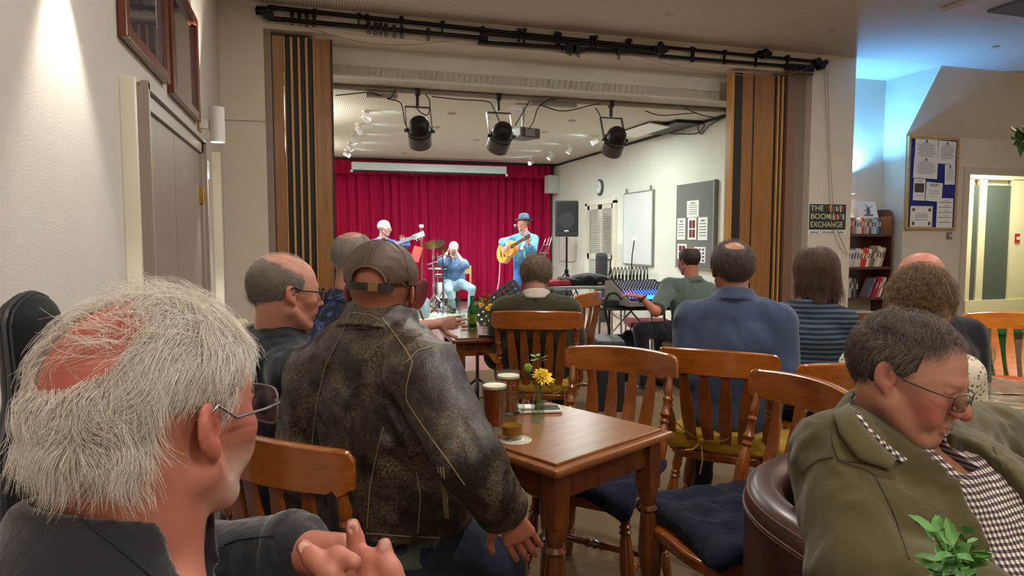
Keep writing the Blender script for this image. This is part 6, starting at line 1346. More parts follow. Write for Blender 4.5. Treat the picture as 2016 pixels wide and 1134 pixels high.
M_leaf = plain('#5f9a4a', .5, var=.3, scale=60); M_leafd = plain('#3f6a2a', .5, var=.3)
bq = U(1895, 1215, .82)
pt_ = thing('round_pub_table', 'edge of a low table just below the picture carrying the leafy sprig', 'table', (bq.x, bq.y, 0)); zz_ = bq.z-.11; MB().lathe([(0, .22), (.5, .25), (1, .24)], (0, 0, zz_-.035), (0, 0, zz_), 40).build('table_top', M_rt, pt_); MB().lathe([(0, .16), (.05, .14), (.1, .04), (1, .05)], (0, 0, 0), (0, 0, zz_-.03), 20).build('pedestal', M_rt, pt_)
tv = leafy('leafy_sprig', 'fresh green leafy sprig in front of the man in the olive jacket', bq, [U(1845, 1048, .80), U(1905, 1052, .84), U(1878, 1075, .78), U(1915, 1100, .82), U(1860, 1115, .80)], M_leaf, 'plant', .020, 3, n=7)
MB().lathe([(0, .022), (.6, .022), (1, .012)], (0, 0, -.108), (0, 0, .03), 18).build('bottle', M_vglass, tv)
hq = U(2040, 262, 2.6); leafy('hanging_plant', 'tips of a hanging green plant at the right edge', hq, [U(2012, 280, 2.6), U(2014, 268, 2.62)], M_leafd, 'plant', .04, 5, n=4)
cordthing('plant_hanger', 'thin cord holding the hanging plant at the right edge', [Vector((hq.x, hq.y, ZC1)), Vector((hq.x, hq.y, hq.z))], .002)
tq = gear('tan_cushion_edge', 'small tan bundle beside the head of the man in the hoodie', 'bag', 450, 640, 4.2); g = G((-.12, -.12, 0), (.12, .12, .95), .012); g.add(rbox((0, 0, .42), (.10, .09, .42), .03), .01); g.disp(folds(.008, 20, (1, 1, 1), 2)); V, F = g.mesh(); V[:, 2] -= V[:, 2].min(); npmesh('sack', V, F, plain('#b9a583', .8), tq)
tq.name = 'paper_sack'
# ------------------------------------------------------------------ people
def trace(objs, pts, off=.002, seg=5):
    """world points on the surfaces of objs seen along the given picture points (used to lay seams on cloth)"""
    trees = []
    for o in objs:
        M = ROOTM[o.parent.name]; vs = [M @ v.co for v in o.data.vertices]; trees.append(BVHTree.FromPolygons(vs, [tuple(p.vertices) for p in o.data.polygons]))
    out = []
    for i in range(len(pts)-1):
        for k in range(seg+(i == len(pts)-2)):
            u = k/seg; px = pts[i][0]*(1-u)+pts[i+1][0]*u; py = pts[i][1]*(1-u)+pts[i+1][1]*u; d = ray(px, py).normalized(); best = None
            for t in trees:
                h = t.ray_cast(C0, d)
                if h[0] is not None and (best is None or h[3] < best[3]): best = h
            if best: out.append(best[0]-d*off)
    return out
def seam(fig, objs, pts, r, mat, name='seam', off=.0015):
    P = trace(objs, pts, off, 6)
    if len(P) < 3: return
    P = [P[0]]+[(P[i-1]+P[i]*2+P[i+1])/4 for i in range(1, len(P)-1)]+[P[-1]]
    MB().tube(P, r, 5).build(name, mat, fig, world=True)
def child(fig, nm): return [c for c in fig.children if c.name.split('.')[0] == nm][0]
M_lens = clearglass('spectacle_lens', '#f2f6f6', .7)
M_denim = fabric('#232c40', .85, 600, .25, 'dark_denim'); M_ltdenim = fabric('#9fbfd2', .85, 600, .15, 'pale_denim'); M_navyt = fabric('#161a26', .85, 500)
M_shoe = plain('#15130f', .4)
# --- 1: white-haired man in the foreground
def p1hands(Mi):
    q = lambda *a: V3(Mi @ U(*a)); P = []
    P += [(loft(q(585, 1085, .86), q(672, 1102, .83), (0, 0, 1), (.026, .030), (.032, .026)), .012), (cap(q(690, 1200, .78), q(760, 1230, .76), .04, .04), .02)]
    P += [(cap(q(697, 1150, .80), q(703, 1088, .80), .0120, .0110), .006), (cap(q(703, 1088, .80), q(700, 1062, .80), .0115, .0102), .005), (cap(q(700, 1062, .80), q(694, 1034, .795), .0102, .0082), .004)]
    P += [(cap(q(690, 1190, .745), q(648, 1128, .745), .0150, .0135), .008), (cap(q(648, 1128, .745), q(616, 1098, .75), .0135, .0118), .005), (cap(q(616, 1098, .75), q(597, 1076, .755), .0115, .0085), .004)]
    P += [(cap(q(640, 1118, .77), q(664, 1098, .755), .0125, .0130), .005), (cap(q(664, 1098, .755), q(695, 1106, .745), .0128, .0090), .004)]
    P += [(cap(q(790, 1180, .78), q(768, 1122, .78), .0150, .0130), .008), (cap(q(722, 1098, .79), q(756, 1106, .785), .0110, .0125), .006), (cap(q(768, 1122, .78), q(755, 1100, .79), .0125, .0115), .006), (cap(q(757, 1100, .79), q(757, 1072, .79), .0108, .0082), .004), (cap(q(722, 1098, .79), q(735, 1150, .78), .0110, .0150), .006)]
    return P
M_p1 = fabric('#2b2c33', .85, 800, .3, 'charcoal_cotton', .3, sheen=.4)
fig1, c1 = person(dict(label='person with fluffy white hair in a dark grey shirt, hands clasped, left foreground', head=(312, 826, .675), N=(240, 1100, .675), psi=22, hrot=(0, 0, 2), lean=.0, h=.0042, zcut=.62, s=.96, sw=.19, tone='#c07f6c', blush='#b8584c', nk=1.12, bulk=1.0,
    J=dict(sR=(440, 1400, .57), sL=(150, 1230, .76), eL=(415, 1125, .92), wL=(590, 1082, .87), eR=(640, 1450, .60), wR=(760, 1320, .74)),
    handL=dict(fn=p1hands), handR=None,
    spots=[((0, -.05, .125), (.085, .085, .06), '#c0564c', .9), ((0, -.11, .07), (.05, .03, .04), '#b65a4e', .8), ((.03, .03, .125), (.04, .05, .04), '#cf7a6c', .6), ((.05, .05, -.07), (.02, .05, .045), '#d9c0b2', .75), ((.04, .075, -.08), (.04, .04, .03), '#d9c0b2', .7)],
    tops=[dict(name='shirt', mat=M_p1, e=.014, collar=.034, cuff=.93, cuffring=True, folds=(.005, 34, (1, 1, 1), 2), hemz=.5, cr=.010, post=lambda g, x: g.sub(cap(x['N']+Vector((.075, .03, -.05)), x['N']+Vector((.09, .05, .08)), .055, .07), .012))], trousers=M_denim, shoes=M_shoe))
def m1(p):
    x, y, z = p; bald = np.dot(p, (-.05, -.62, .78)) ; 
    if bald > .76: return .0
    if y > .72 or (y > .35 and z < .30): return 0
    if abs(x) > .72 and y > -.32 and z < -.02: return 0
    if z < -.40+.1*math.sin(x*9): return 0
    if abs(x) > .55 and y > -.42 and z < .38: return 0
    return 1.0 if bald < .68 else .5
def m1s(p): return 1.0 if abs(p[0]) > .5 and -.5 < p[1] < .55 and (.02 if p[1] < .3 else -.25) < p[2] < .42 else 0
def f1(p):
    x, y, z = p
    if z > .45 and y > .1: return np.array((math.copysign(1, x+.15), .1, -.3))
    if abs(x) > .55 and y > -.45: return np.array((0, -1.0, -.75))
    return np.array((x*.15, -.42+(.22 if y < -.5 else 0), -1.0))
def cut1(q):
    z, y, x = q[:, 2], q[:, 1], np.abs(q[:, 0]); p = (q-CRC)/CRR; nrm = np.linalg.norm(p, axis=1)+1e-9
    bald = (p@np.array((-.05, -.62, .78)))/nrm
    a = (bald-.68)*.1; b = (y-.055)+(.05-z)*.35; c = np.minimum(np.minimum(x-.045, y+.062), .030-z); d = -.045-z+.2*(y+.06)
    return np.maximum.reduce([a, b, c, d])
W1 = dict(col='#f6f1e8', col2='#dbd2c4', thick=.00028, seg=9, colvar=.08)
hair_shell(c1, None, cut1, '#c4b8a6', h=.0035, thick=.005, bump=(.004, 55, (1, 1, .25), 2), strandlist=[
    dict(mask=m1, n=11000, length=.048, clump=.6, flow=f1, lift=.007, jitter=.09, seed=3, gravity=.2, free=-.3, **W1), dict(mask=m1, n=5500, length=.060, clump=.8, flow=f1, lift=.012, jitter=.13, seed=4, gravity=.3, free=-.3, **W1),
    dict(mask=m1s, n=2600, length=.026, flow=lambda p: np.array((0, -.6, -.9)), lift=.006, jitter=.14, seed=5, free=-.3, **W1),
    dict(mask=lambda p: 1.0 if (p[1] > .15 and p[2] > .35 and abs(p[0]) < .8) or (p[2] > .5 and p[0] > .2) else 0, n=900, length=.045, flow=lambda p: np.array((p[0]*.6-.2, -.6, .5)), lift=.016, jitter=.35, seed=6, **W1),
    dict(mask=lambda p: .5 if np.dot(p, (-.05, -.62, .78)) > .7 else 0, n=220, length=.03, flow=lambda p: np.array((.2, .3, .4)), lift=.006, jitter=.8, seed=7, col='#d9cfc0', thick=.0002, seg=6)])
hair_only = dict(mask=lambda p: 1.0 if (p[2] < -.30 and p[1] > .1 and abs(p[0]) > .3) else 0, n=500, length=.008, flow=lambda p: np.array((0, -.2, -1)), lift=.003, jitter=.6, seed=8, col='#e9e2d6', thick=.00025, seg=4)
glasses(fig1, c1['Rh'], c1['H'], 1.0, plain('#8d8a88', .3, .8), M_lens, rim=.0013, w=.027, hgt=.021, y=.112, drop=-.004)
nm_ = MB()
for a, b, w_ in (((694, 1034, .789), (696, 1046, .789), .0062), ((597, 1077, .747), (603, 1084, .746), .0062), ((757, 1073, .782), (757, 1083, .782), .0060)):
    A_, B_ = U(*a), U(*b); ax = (B_-A_).normalized(); vw = (C0-A_).normalized(); sd = ax.cross(vw).normalized(); vw = sd.cross(ax); M_ = Matrix((sd, ax, vw)).transposed(); nm_.sphere((A_+B_)/2-vw*.001, (w_, .0085, .0018), 14, M_); nm_.build('fingernail', plain('#e0b2a4', .3), fig1, world=True); nm_ = MB()
fw1 = [child(fig1, 'shirt')]
for pts in ([(160, 1022), (230, 1075), (300, 1134)], [(410, 1085), (470, 1062), (540, 1055)]): seam(fig1, fw1, pts, .0012, plain('#1b1c21', .8))
# --- 2: leather jacket and cap
M_lea = NT('worn_black_leather', .42, 0, .5); v = M_lea.co(); n1 = M_lea.noise(v, 7, 5, .65, .4); n2 = M_lea.noise(v, 170, 5, .7); n3 = M_lea.noise(v, 2.2, 2)
wear = M_lea.math('MULTIPLY', M_lea.ramp(n1, [(.44, 0.0), (.64, 1.0)]), M_lea.ramp(n2, [(.40, 0.0), (.60, 1.0)])); wear = M_lea.math('MULTIPLY', wear, .70)
M_lea.base(M_lea.mix(wear, M_lea.mix(n3, '#15110e', '#2a221c'), '#8d7a62')).bump(M_lea.math('ADD', M_lea.math('MULTIPLY', n2, .3), M_lea.math('MULTIPLY', M_lea.noise(v, 16, 6, .6, 1.5), 1.6)), .55, .008); M_lea.rough(M_lea.math('ADD', M_lea.math('MULTIPLY', wear, .32), .29)).set(Coat_Weight=.05, Coat_Roughness=.3); M_lea = M_lea.m
M_capm = NT('brown_waxed_cotton', .55, 0, .3); v = M_capm.co(); n = M_capm.noise(v, 14, 5); M_capm.base(M_capm.mix(n, '#2e211a', '#6b5848')).bump(M_capm.noise(v, 60, 4), .4, .003); M_capm = M_capm.m
def p2fn(g, x): 
    g.add(loft(x['P']+Vector((0, .0, .05)), x['ch'], (1, 0, 0), (.195, .15), (.19, .14)), .04)
    for k in 'LR': g.add(cap(x['sh'][k], x['sh'][k].lerp(x['el'][k], .8), .078, .062), .03)
    g.add(cap(x['el']['R'], x['wr']['R'].lerp(x['el']['R'], .1), .066, .052), .03)
fig2, c2 = person(dict(label='person in a brown cap and worn black leather jacket, back to us', head=(752, 583, 1.75), N=(752, 646, 1.76), psi=22, hrot=(-14, 4, 3), lean=-.05, h=.0055, tone='#a86a52', blush='#9c5140', bulk=1.12, pelz=.53,
    J=dict(sL=(628, 742, 1.82), sR=(832, 735, 1.62), eL=(590, 950, 1.85), eR=(922, 900, 1.50), wR=(996, 1003, 1.53), wL=(700, 1000, 2.0), kR=(985, 1118, 1.83), aR=(1000, 1420, 1.9), kL=(860, 1060, 2.15), aL=(860, 1300, 2.2)),
    handR=dict(d=(.28, .35, -.9), n=(-.5, .6, .4), curl=(.25, .3, .3), t=-1, cam=False), nk=1.1,
    trousers=M_denim, shoes=M_shoe, tops=[dict(name='grey_shirt', mat=fabric('#5b625c', .85), e=.002, hemz=.50, folds=(.003, 25, (1, 1, .6), 3), cuff=.2, nw=.02),
     dict(name='leather_jacket', mat=M_lea, e=.022, h=.0055, fn=p2fn, collar=.040, cr=.010, cuff=.90, hemz=.585, folds=(.011, 17, (1, 1, .8), 6), open=False, nw=.01)]))
jk = [child(fig2, 'leather_jacket')]; M_seam = plain('#9a8567', .6, var=.3, scale=200); H2, R2 = c2['H'], Matrix(c2['Rh'].tolist())
for pts in ([(690, 612), (672, 660), (640, 720), (622, 800), (612, 900), (606, 1000), (606, 1050)], [(752, 625), (775, 655), (800, 690), (812, 712)], [(800, 712), (822, 690), (850, 683)], [(812, 712), (800, 760), (800, 790), (840, 850), (880, 905), (915, 955)],
            [(755, 840), (740, 900), (728, 960), (722, 1040)], [(820, 930), (828, 980), (822, 1050)], [(690, 615), (730, 620), (765, 640)], [(720, 1050), (800, 1056), (900, 1060), (970, 1056)]): seam(fig2, jk, pts, .0014, M_seam)
for k in range(3): seam(fig2, jk, [(862+k*5, 920), (872+k*4, 980), (876+k*3, 1020)], .0016, M_seam, 'pocket_zip')
g = G(V3(H2)-.17, V3(H2)+.17, .0035); Rn = np.array(c2['Rh']); CX = lambda p: xf(p, Rn, H2)
g.add(CX(ell((0, -.014, .052), (.091, .112, .090)))); g.disp(folds(.003, 30, (1, 1, 1), 5)); g.sub(CX(ell((0, -.014, .045), (.084, .105, .088))), .002)
g.inter(lambda P: (.030+.12*(((P-V3(H2))@Rn)[:, 1]+.02)*.12)-((P-V3(H2))@Rn)[:, 2]); g.sub(CX(ell((0, -.125, .036), (.042, .06, .034))), .004)
V, F = g.mesh(); capo = npmesh('cap', V, F, M_capm, fig2)
L2 = lambda x, y, z: H2 + R2 @ Vector((x, y, z))
def capr(a, z, e=0): return L2(math.sin(a)*(.0855+e), -.014-math.cos(a)*(.1065+e), z)
m = MB(); 
band = [capr(a, .026, .004) for a in np.linspace(-.62, .62, 24)]
vs = []; 
for a in np.linspace(-.72, .72, 26): vs += [capr(a, .016, .0030), capr(a, .034, .0030), capr(a, .034, .0055), capr(a, .016, .0055)]
m._add(vs, [(i*4+k, i*4+(k+1) % 4, (i+1)*4+(k+1) % 4, (i+1)*4+k) for i in range(25) for k in range(4)]+[(0, 1, 2, 3), (103, 102, 101, 100)]); m.build('strap', plain('#1a120e', .4), capo)
m = MB(); a = .20; c_ = capr(a, .025, .0075); Rb = R2 @ Matrix.Rotation(a, 3, 'Z'); m.box(c_, (.024, .003, .024), M=Rb, bev=.001); m.build('buckle', plain('#8a7350', .35, .8), capo)
def capseam(a0, a1, n=14): 
    out = []
    for u in np.linspace(0.02, 1, n):
        el_ = PI/2-u*1.38; out.append(L2(math.sin(a0)*.0925*math.cos(el_), -.014-math.cos(a0)*.1135*math.cos(el_), .052+.0915*math.sin(el_)))
    return out
for a in (0.06, -.06, 1.15, -1.15): MB().tube([p for p in capseam(a, a) if (R2.inverted() @ (p-H2)).z > (.072 if abs(a) < .1 else .035)], .0013, 5).build('seam', plain('#5b4a3c', .6), capo)
m = MB(); m.tube([L2(.044*math.cos(t_), -.014-.1125*math.sqrt(max(0, 1-(.044*math.cos(t_)/.091)**2-((.036+.036*math.sin(t_)-.052)/.09)**2)), .036+.037*math.sin(t_)) for t_ in np.linspace(0, PI, 20)], .0022, 6); m.build('opening_trim', plain('#6e5b49', .6), capo)
m = MB(); m.sphere(L2(0, -.012, .143), .006); m.build('button', M_capm, capo)
g = G(V3(H2)-.22, V3(H2)+.22, .005); g.add(CX(loft((0, .08, .028), (0, .15, .012), (1, 0, 0), (.07, .006), (.05, .005))), .01); V, F = g.mesh(); npmesh('cap_peak', V, F, M_capm, capo)
glasses(fig2, c2['Rh'], H2, 1.0, M_black, M_lens, w=.026, hgt=.019, y=.112, tr=.0014)
hair_only2 = dict(mask=lambda p: 1.0 if (p[2] < -.12 and p[2] > -.5 and p[1] < .1) else 0, n=1500, length=.007, flow=lambda p: np.array((0, -.2, -1)), lift=.002, jitter=.5, seed=9, col='#8a7264', thick=.00022, seg=3)
Vs, Fs, Cs = strands(c2['Rh'], tuple(H2), 1.0, **hair_only2); npmesh('hair', Vs, Fs, strandmat(), fig2, col=Cs)
MB().tube([L2(-.083, -.004, .005), L2(-.088, -.012, .012)], .002).build('hearing_aid', M_white, fig2)
# --- 3: hoodie man in profile
def p3post(g, x):
    g.add(ring(x['N']+Vector((0, -.03, .0)), (0, -.35, 1), .088, .035, .020, flare=-.5), .02); g.add(ell(x['N']+Vector((0, -.11, -.05)), (.10, .05, .09)), .03)
fig3, c3 = person(dict(label='person with short grey hair and dark glasses in a navy hoodie, in profile', head=(562, 580, 2.0), s=.95, psi=46, hrot=(6, 4, 0), lean=.02, h=.0055, tone='#c38a74', blush='#b8665a', bulk=1.02, N=(540, 668, 2.03), nose=1.1, handL=None,
    trousers=M_navyt, shoes=M_shoe, spots=[((0, .03, .11), (.07, .07, .05), '#d0927c', .7)], tops=[dict(name='tee_shirt', mat=fabric('#4d5250', .9), e=.014, cuff=.3, sleeve=.4), dict(name='hoodie', mat=fabric('#141926', .9, 500, .2, 'navy_fleece'), e=.026, post=p3post, nw=.018, folds=(.008, 22, (1, 1, .8), 5))]))
def cut3(q):
    p = (q-CRC)/CRR; z, y, x = q[:, 2], q[:, 1], np.abs(q[:, 0]); a = (p[:, 2]*.92+p[:, 1]*.45-.34)*.1; b = y-.030+(.02-z)*.3; c = np.minimum(np.minimum(x-.05, y+.03), .012-z); return np.maximum.reduce([a, b, c, -.045-z])
def m3(p): return 1.0 if (p[2]*.92+p[1]*.45 < .5 and p[1] < .5 and p[2] > -.75 and not (abs(p[0]) > .75 and p[1] > -.3 and p[2] < .0) and not (p[1] > .3 and p[2] < -.2)) else .0
hair_shell(c3, None, cut3, '#8d8076', h=.004, thick=.003, bump=(.0015, 70, (1, 1, .4), 2), strandlist=[dict(mask=m3, n=4500, length=.028, flow=lambda p: np.array((0, -.75, -.75)), lift=.005, jitter=.18, seed=11, col='#a0948a', col2='#6f645c', thick=.00035, seg=5),
   dict(mask=lambda p: .7 if p[2] > .4 else 0, n=700, length=.03, flow=lambda p: np.array((0, -.9, 0)), lift=.004, jitter=.2, seed=12, col='#b5a79b', thick=.0002, seg=5)])
glasses(fig3, c3['Rh'], c3['H'], 1.0, plain('#101016', .6), M_lens, rim=.0022, w=.026, hgt=.018, y=.108, tr=.0026)
# --- 4: patterned shirt
M_cam = NT('blue_leaf_print', .8); v = M_cam.co(); n = M_cam.noise(v, 11, 2, .5, .8); M_cam.base(M_cam.ramp(n, [(.38, '#141a2c'), (.47, '#1c3350'), (.50, '#3d4a86'), (.57, '#2a3a5c'), (.60, '#161b2c')])); M_cam = M_cam.m
for e_ in M_cam.node_tree.nodes:
    if e_.type == 'VALTORGB': e_.color_ramp.interpolation = 'CONSTANT'
fig4, c4 = person(dict(label='person in a dark blue leaf-print shirt, arm stretched out to a glass', head=(698, 513, 3.0), psi=38, hrot=(-8, 2, 4), lean=.05, h=.0075, tone='#b98672', bulk=1.08,
    J=dict(sR=(745, 618, 2.95), eR=(792, 648, 3.32), wR=(862, 637, 3.56)), handR=dict(d=(.55, .83, .02), n=(-.8, .5, 0), curl=(.9, .8, .6), t=-1), handL=None,
    trousers=M_navyt, shoes=M_shoe, tops=[dict(name='shirt', mat=M_cam, e=.020, sleeve=.42, collar=.03, folds=(.008, 20, (1, 1, .8), 3))]))
def cutback(front=.02, low=-.055, ztop=None, bald=None, ear=True):
    def f(q):
        p = (q-CRC)/CRR; nr = np.linalg.norm(p, axis=1)+1e-9; z, y, x = q[:, 2], q[:, 1], np.abs(q[:, 0]); L = [y-front+(.05-z)*.4, low-z+.15*(y+.05)]
        if ear: L.append(np.minimum(np.minimum(x-.05, y+.035), .012-z))
        if bald is not None: L.append(((p@np.array(bald[:3]))/nr-bald[3])*.08)
        return np.maximum.reduce(L)
    return f
def maskback(bald=None, front=.45, low=-.7):
    def f(p):
        if bald is not None and np.dot(p, bald[:3]) > bald[3]: return 0
        return 1.0 if p[1] < front and p[2] > low and not (abs(p[0]) > .72 and p[1] > -.33 and p[2] < -.02) and not (p[1] > .2 and p[2] < -.1) else 0
    return f
hair_shell(c4, None, cutback(.03, -.06, bald=(0, -.25, .97, .82)), '#a0958a', h=.005, thick=.002, bump=(.004, 55, (1, 1, .5), 4), strandlist=[dict(mask=maskback((0, -.25, .97, .80)), n=2600, length=.04, flow=lambda p: np.array((.1, -.5, -.8)), lift=.004, jitter=.2, seed=14, col='#b5aba0', col2='#8a7f74', thick=.0004, seg=5)])
# --- 5: green jumper
fig5, c5 = person(dict(label='person with wavy brown hair in a dark olive jumper, head bowed', head=(1054, 548, 4.15), N=(1056, 590, 4.05), psi=3, hrot=(0, 26, 4), lean=.03, h=.008, tone='#b07a64', bulk=1.10, handL=None, handR=None, slump=.01,
    trousers=M_navyt, shoes=M_shoe, tops=[dict(name='white_collar', mat=fabric('#cfc8bb', .8), e=.012, collar=.036, cuff=.3), dict(name='jumper', mat=fabric('#38341f', .95, 400, .25, 'olive_wool', .4), e=.026, nw=.004, folds=(.006, 18, (1, 1, .7), 2))]))
hair_shell(c5, None, cutback(.05, -.075, ear=False), '#7a6552', h=.005, thick=.018, bump=(.008, 42, (1, 1, .8), 4), strandlist=[dict(mask=maskback(None, .6, -.9), n=2600, length=.055, flow=lambda p: np.array((p[0]*.6, -.3, -.8)), lift=.022, jitter=.35, curl=.5, seed=15, col='#8f7a66', col2='#5e4c3c', thick=.0006, seg=7)])
# --- 6: man at the mixing desk
fig6, c6 = person(dict(label='person in a grey-green short-sleeved shirt working the mixing desk', head=(1356, 515, 6.0), psi=-32, hrot=(8, 8, 0), lean=.03, h=.0095, tone='#b5755a', bulk=1.08, handR=None, pelz=.53,
    J=dict(sL=(1316, 566, 5.95), eL=(1291, 614, 5.66), wL=(1262, 585, 5.70), kL=(1262, 650, 5.75), aL=(1268, 738, 5.8), kR=(1300, 655, 6.2), aR=(1300, 738, 6.2)), handL=dict(d=(-.6, .7, .25), n=(0, 0, -1), curl=(.4, .5, .4), t=1),
    trousers=M_navyt, shoes=M_shoe, tops=[dict(name='shirt', mat=fabric('#56685f', .85, 500, .15, 'sage_cotton'), e=.020, sleeve=.45, collar=.03, folds=(.008, 18, (1, 1, .6), 3))]))
hair_shell(c6, None, cutback(.03, -.06, bald=(0, -.15, .98, .78)), '#3a2c26', h=.006, thick=.010, bump=(.003, 50, (1, 1, .5), 4))
wq_ = c6['wr']['L'].lerp(c6['el']['L'], .12); dd = (c6['wr']['L']-c6['el']['L']).normalized(); m = MB(); s_, u_, _ = frame_of(dd); m.tube([wq_+(s_*math.cos(a)+u_*math.sin(a))*.036 for a in np.linspace(0, 2*PI, 20)], .009, 6); m.build('wrist_watch', M_black, fig6)
t = thing('stool', 'low pale stool under the man at the mixing desk, mostly hidden', 'stool', (ROOTM[fig6.name].translation.x, ROOTM[fig6.name].translation.y, 0), fig6.rotation_euler.z); MB().box((0, 0, .40), (.40, .38, .05), bev=.015).build('seat', plain('#b3a184', .6), t)
for sx in (-1, 1):
    for sy in (-1, 1): MB().box((sx*.16, sy*.15, .19), (.035, .035, .38)).build('leg', plain('#a08d70', .5), t)
# --- 7: blue polo
fig7, c7 = person(dict(label='person in a slate blue polo shirt seen from behind, bald crown', head=(1441, 533, 3.0), N=(1447, 594, 2.97), psi=20, hrot=(-14, 2, 0), lean=.03, h=.0065, tone='#b07a60', bulk=1.06, sw=.18, nk=1.02, handL=None,
    J=dict(eR=(1540, 735, 2.85), wR=(1556, 762, 3.05), eL=(1352, 740, 3.0)), trousers=M_navyt, shoes=M_shoe,
    tops=[dict(name='polo_shirt', mat=fabric('#41506c', .9, 500, .15, 'slate_cotton'), e=.020, collar=.034, folds=(.008, 18, (1, 1, .6), 7), open=False)]))
hair_shell(c7, None, cutback(.05, -.078, bald=(0, -.34, .94, .83)), '#3a302a', h=.0045, thick=.006, bump=(.003, 50, (1, 1, .3), 4), strandlist=[dict(mask=maskback((0, -.34, .94, .80), .5), n=5200, length=.05, flow=lambda p: np.array((-.1*np.sign(p[0]), -.3, -1)), lift=.014, jitter=.16, seed=17, col='#43372f', col2='#6f6258', thick=.00045, seg=6),
    dict(mask=lambda p: .6 if p[2] > .6 else 0, n=260, length=.035, flow=lambda p: np.array((.3, -.3, 0)), lift=.012, jitter=.5, seed=18, col='#8f7f72', thick=.00025, seg=5)])
# --- 8: striped woman
M_str = NT('striped_jersey', .85); v = M_str.co(); sp = M_str.n.new('ShaderNodeSeparateXYZ'); M_str.l.new(v, sp.inputs[0]); w_ = M_str.math('ADD', M_str.math('MULTIPLY', sp.outputs['Z'], 42), M_str.math('MULTIPLY', M_str.noise(v, 4, 2), .8))
M_str.base(M_str.mix(M_str.math('GREATER_THAN', M_str.math('FRACT', w_), .58), '#0e111c', '#3b5166')); M_str = M_str.m
fig8, c8 = person(dict(label='person with a straight brown bob in a blue striped top', head=(1604, 541, 3.4), N=(1590, 600, 3.38), psi=22, hrot=(-26, 2, 0), lean=.04, h=.0065, tone='#bd8269', bulk=.92, sw=.155, handL=None, handR=None, trousers=M_navyt, shoes=M_shoe,
    tops=[dict(name='striped_top', mat=M_str, e=.022, nw=.012, folds=(.005, 18, (1, 1, .6), 2))]))
BOB = [ell((0, -.018, .040), (.090, .108, .096)), loft((0, -.042, .03), (0, -.046, -.13), (1, 0, 0), (.088, .080), (.090, .072))]
hair_shell(c8, BOB, lambda q: np.maximum.reduce([q[:, 1]-.05+(.06-q[:, 2])*.55, -.145-q[:, 2]+.03*np.sin(q[:, 0]*60)]), '#4a352b', h=.005, bump=(.003, 50, (1, 1, .15), 4), k=.03,
    strandlist=[dict(mask=lambda p: 1.0 if p[1] < .55 and p[2] > -.2 else 0, n=5200, length=.17, flow=lambda p: np.array((p[0]*.1, -.12, -1)), lift=.020, jitter=.05, seed=20, free=.1, col='#4a352a', col2='#6d5140', thick=.0005, seg=9)])
# --- 9: curly-haired woman
M_blo = NT('printed_blouse', .85); v = M_blo.co(); vo = M_blo.node('ShaderNodeTexVoronoi', Scale=75.0); M_blo.l.new(v, vo.inputs['Vector']); M_blo.base(M_blo.mix(M_blo.math('MULTIPLY', M_blo.math('LESS_THAN', vo.outputs['Distance'], .32), M_blo.math('GREATER_THAN', M_blo.noise(v, 12, 2), .48)), '#cfc6b2', '#57503f')); M_blo = M_blo.m
fig9, c9 = person(dict(label='person with thick curly brown hair in a cream patterned blouse', head=(1808, 610, 2.45), N=(1792, 684, 2.38), psi=30, hrot=(0, 24, 4), lean=.05, h=.0065, tone='#a86f58', bulk=.88, sw=.15, handL=None, handR=None, trousers=M_navyt, shoes=M_shoe,
    tops=[dict(name='blouse', mat=M_blo, e=.020, nw=.012, folds=(.006, 20, (1, 1, .6), 2))]))
hair_shell(c9, [ell((0, -.018, .040), (.092, .112, .098)), ell((.05, -.06, -.04), (.05, .045, .05)), ell((-.05, -.06, -.03), (.045, .045, .05))], lambda q: np.maximum.reduce([q[:, 1]-.07+(.05-q[:, 2])*.4, -.085-q[:, 2], np.minimum(np.minimum(.035-np.abs(q[:, 0]), -.03-q[:, 2]), -.03-q[:, 1])]), '#7c6144', h=.0045, bump=(.011, 40, (1, 1, 1), 4), k=.03, colvar=.3,
    strandlist=[dict(mask=lambda p: 1.0 if p[1] < .55 and p[2] > -.75 else 0, n=5000, length=.075, flow=lambda p: np.array((p[0]*.5+.3, -.3, -.7)), lift=.032, jitter=.45, curl=.9, seed=21, col='#927350', col2='#5f4730', thick=.0006, seg=9)])
# --- 10: bald man behind
fig10, c10 = person(dict(label='bald person in a black jacket behind the curly-haired person', head=(1810, 549, 3.25), psi=5, hrot=(-30, 5, 0), lean=.05, h=.008, tone='#bf8068', blush='#b8605a', bulk=1.08, sw=.20, handL=None, handR=None, trousers=M_navyt, shoes=M_shoe,
    spots=[((0, -.03, .12), (.09, .1, .05), '#c98078', .5)], tops=[dict(name='jacket', mat=fabric('#14161f', .85), e=.024, folds=(.006, 20, (1, 1, .6), 2))]))
hair_shell(c10, None, cutback(.01, -.06, bald=(0, -.1, .99, .25)), '#a99a90', h=.005, thick=.004, bump=(.002, 60, (1, 1, .5), 4))
glasses(fig10, c10['Rh'], c10['H'], 1.0, M_black, M_lens, rim=.0016)
fr1 = ROOTM[fig1.name].translation
st0 = None
for f_, nm_ in ((fig1, 'white-haired person in the foreground'), (fig10, 'bald person in the black jacket'), (fig9, 'person in the patterned blouse'), (fig8, 'person in the striped top'), (fig4, 'person in the leaf-print shirt')):
    if st0 is None:
        st0 = thing('stool', 'x', 'stool'); outline_prism(seat_pts(.18, -.17, .17), .40, .44, .01).build('seat', M_chair, st0)
        for sx in (-1, 1):
            for sy in (-1, 1): MB().lathe(LEG, (sx*.12, sy*.11, .41), (sx*.16, sy*.15, 0), 12).build('leg', M_chair, st0)
        o_ = st0
    else: o_ = copy_tree(st0)
    place(o_, (ROOTM[f_.name].translation.x, ROOTM[f_.name].translation.y), 0, 'low wooden stool under the %s' % nm_)
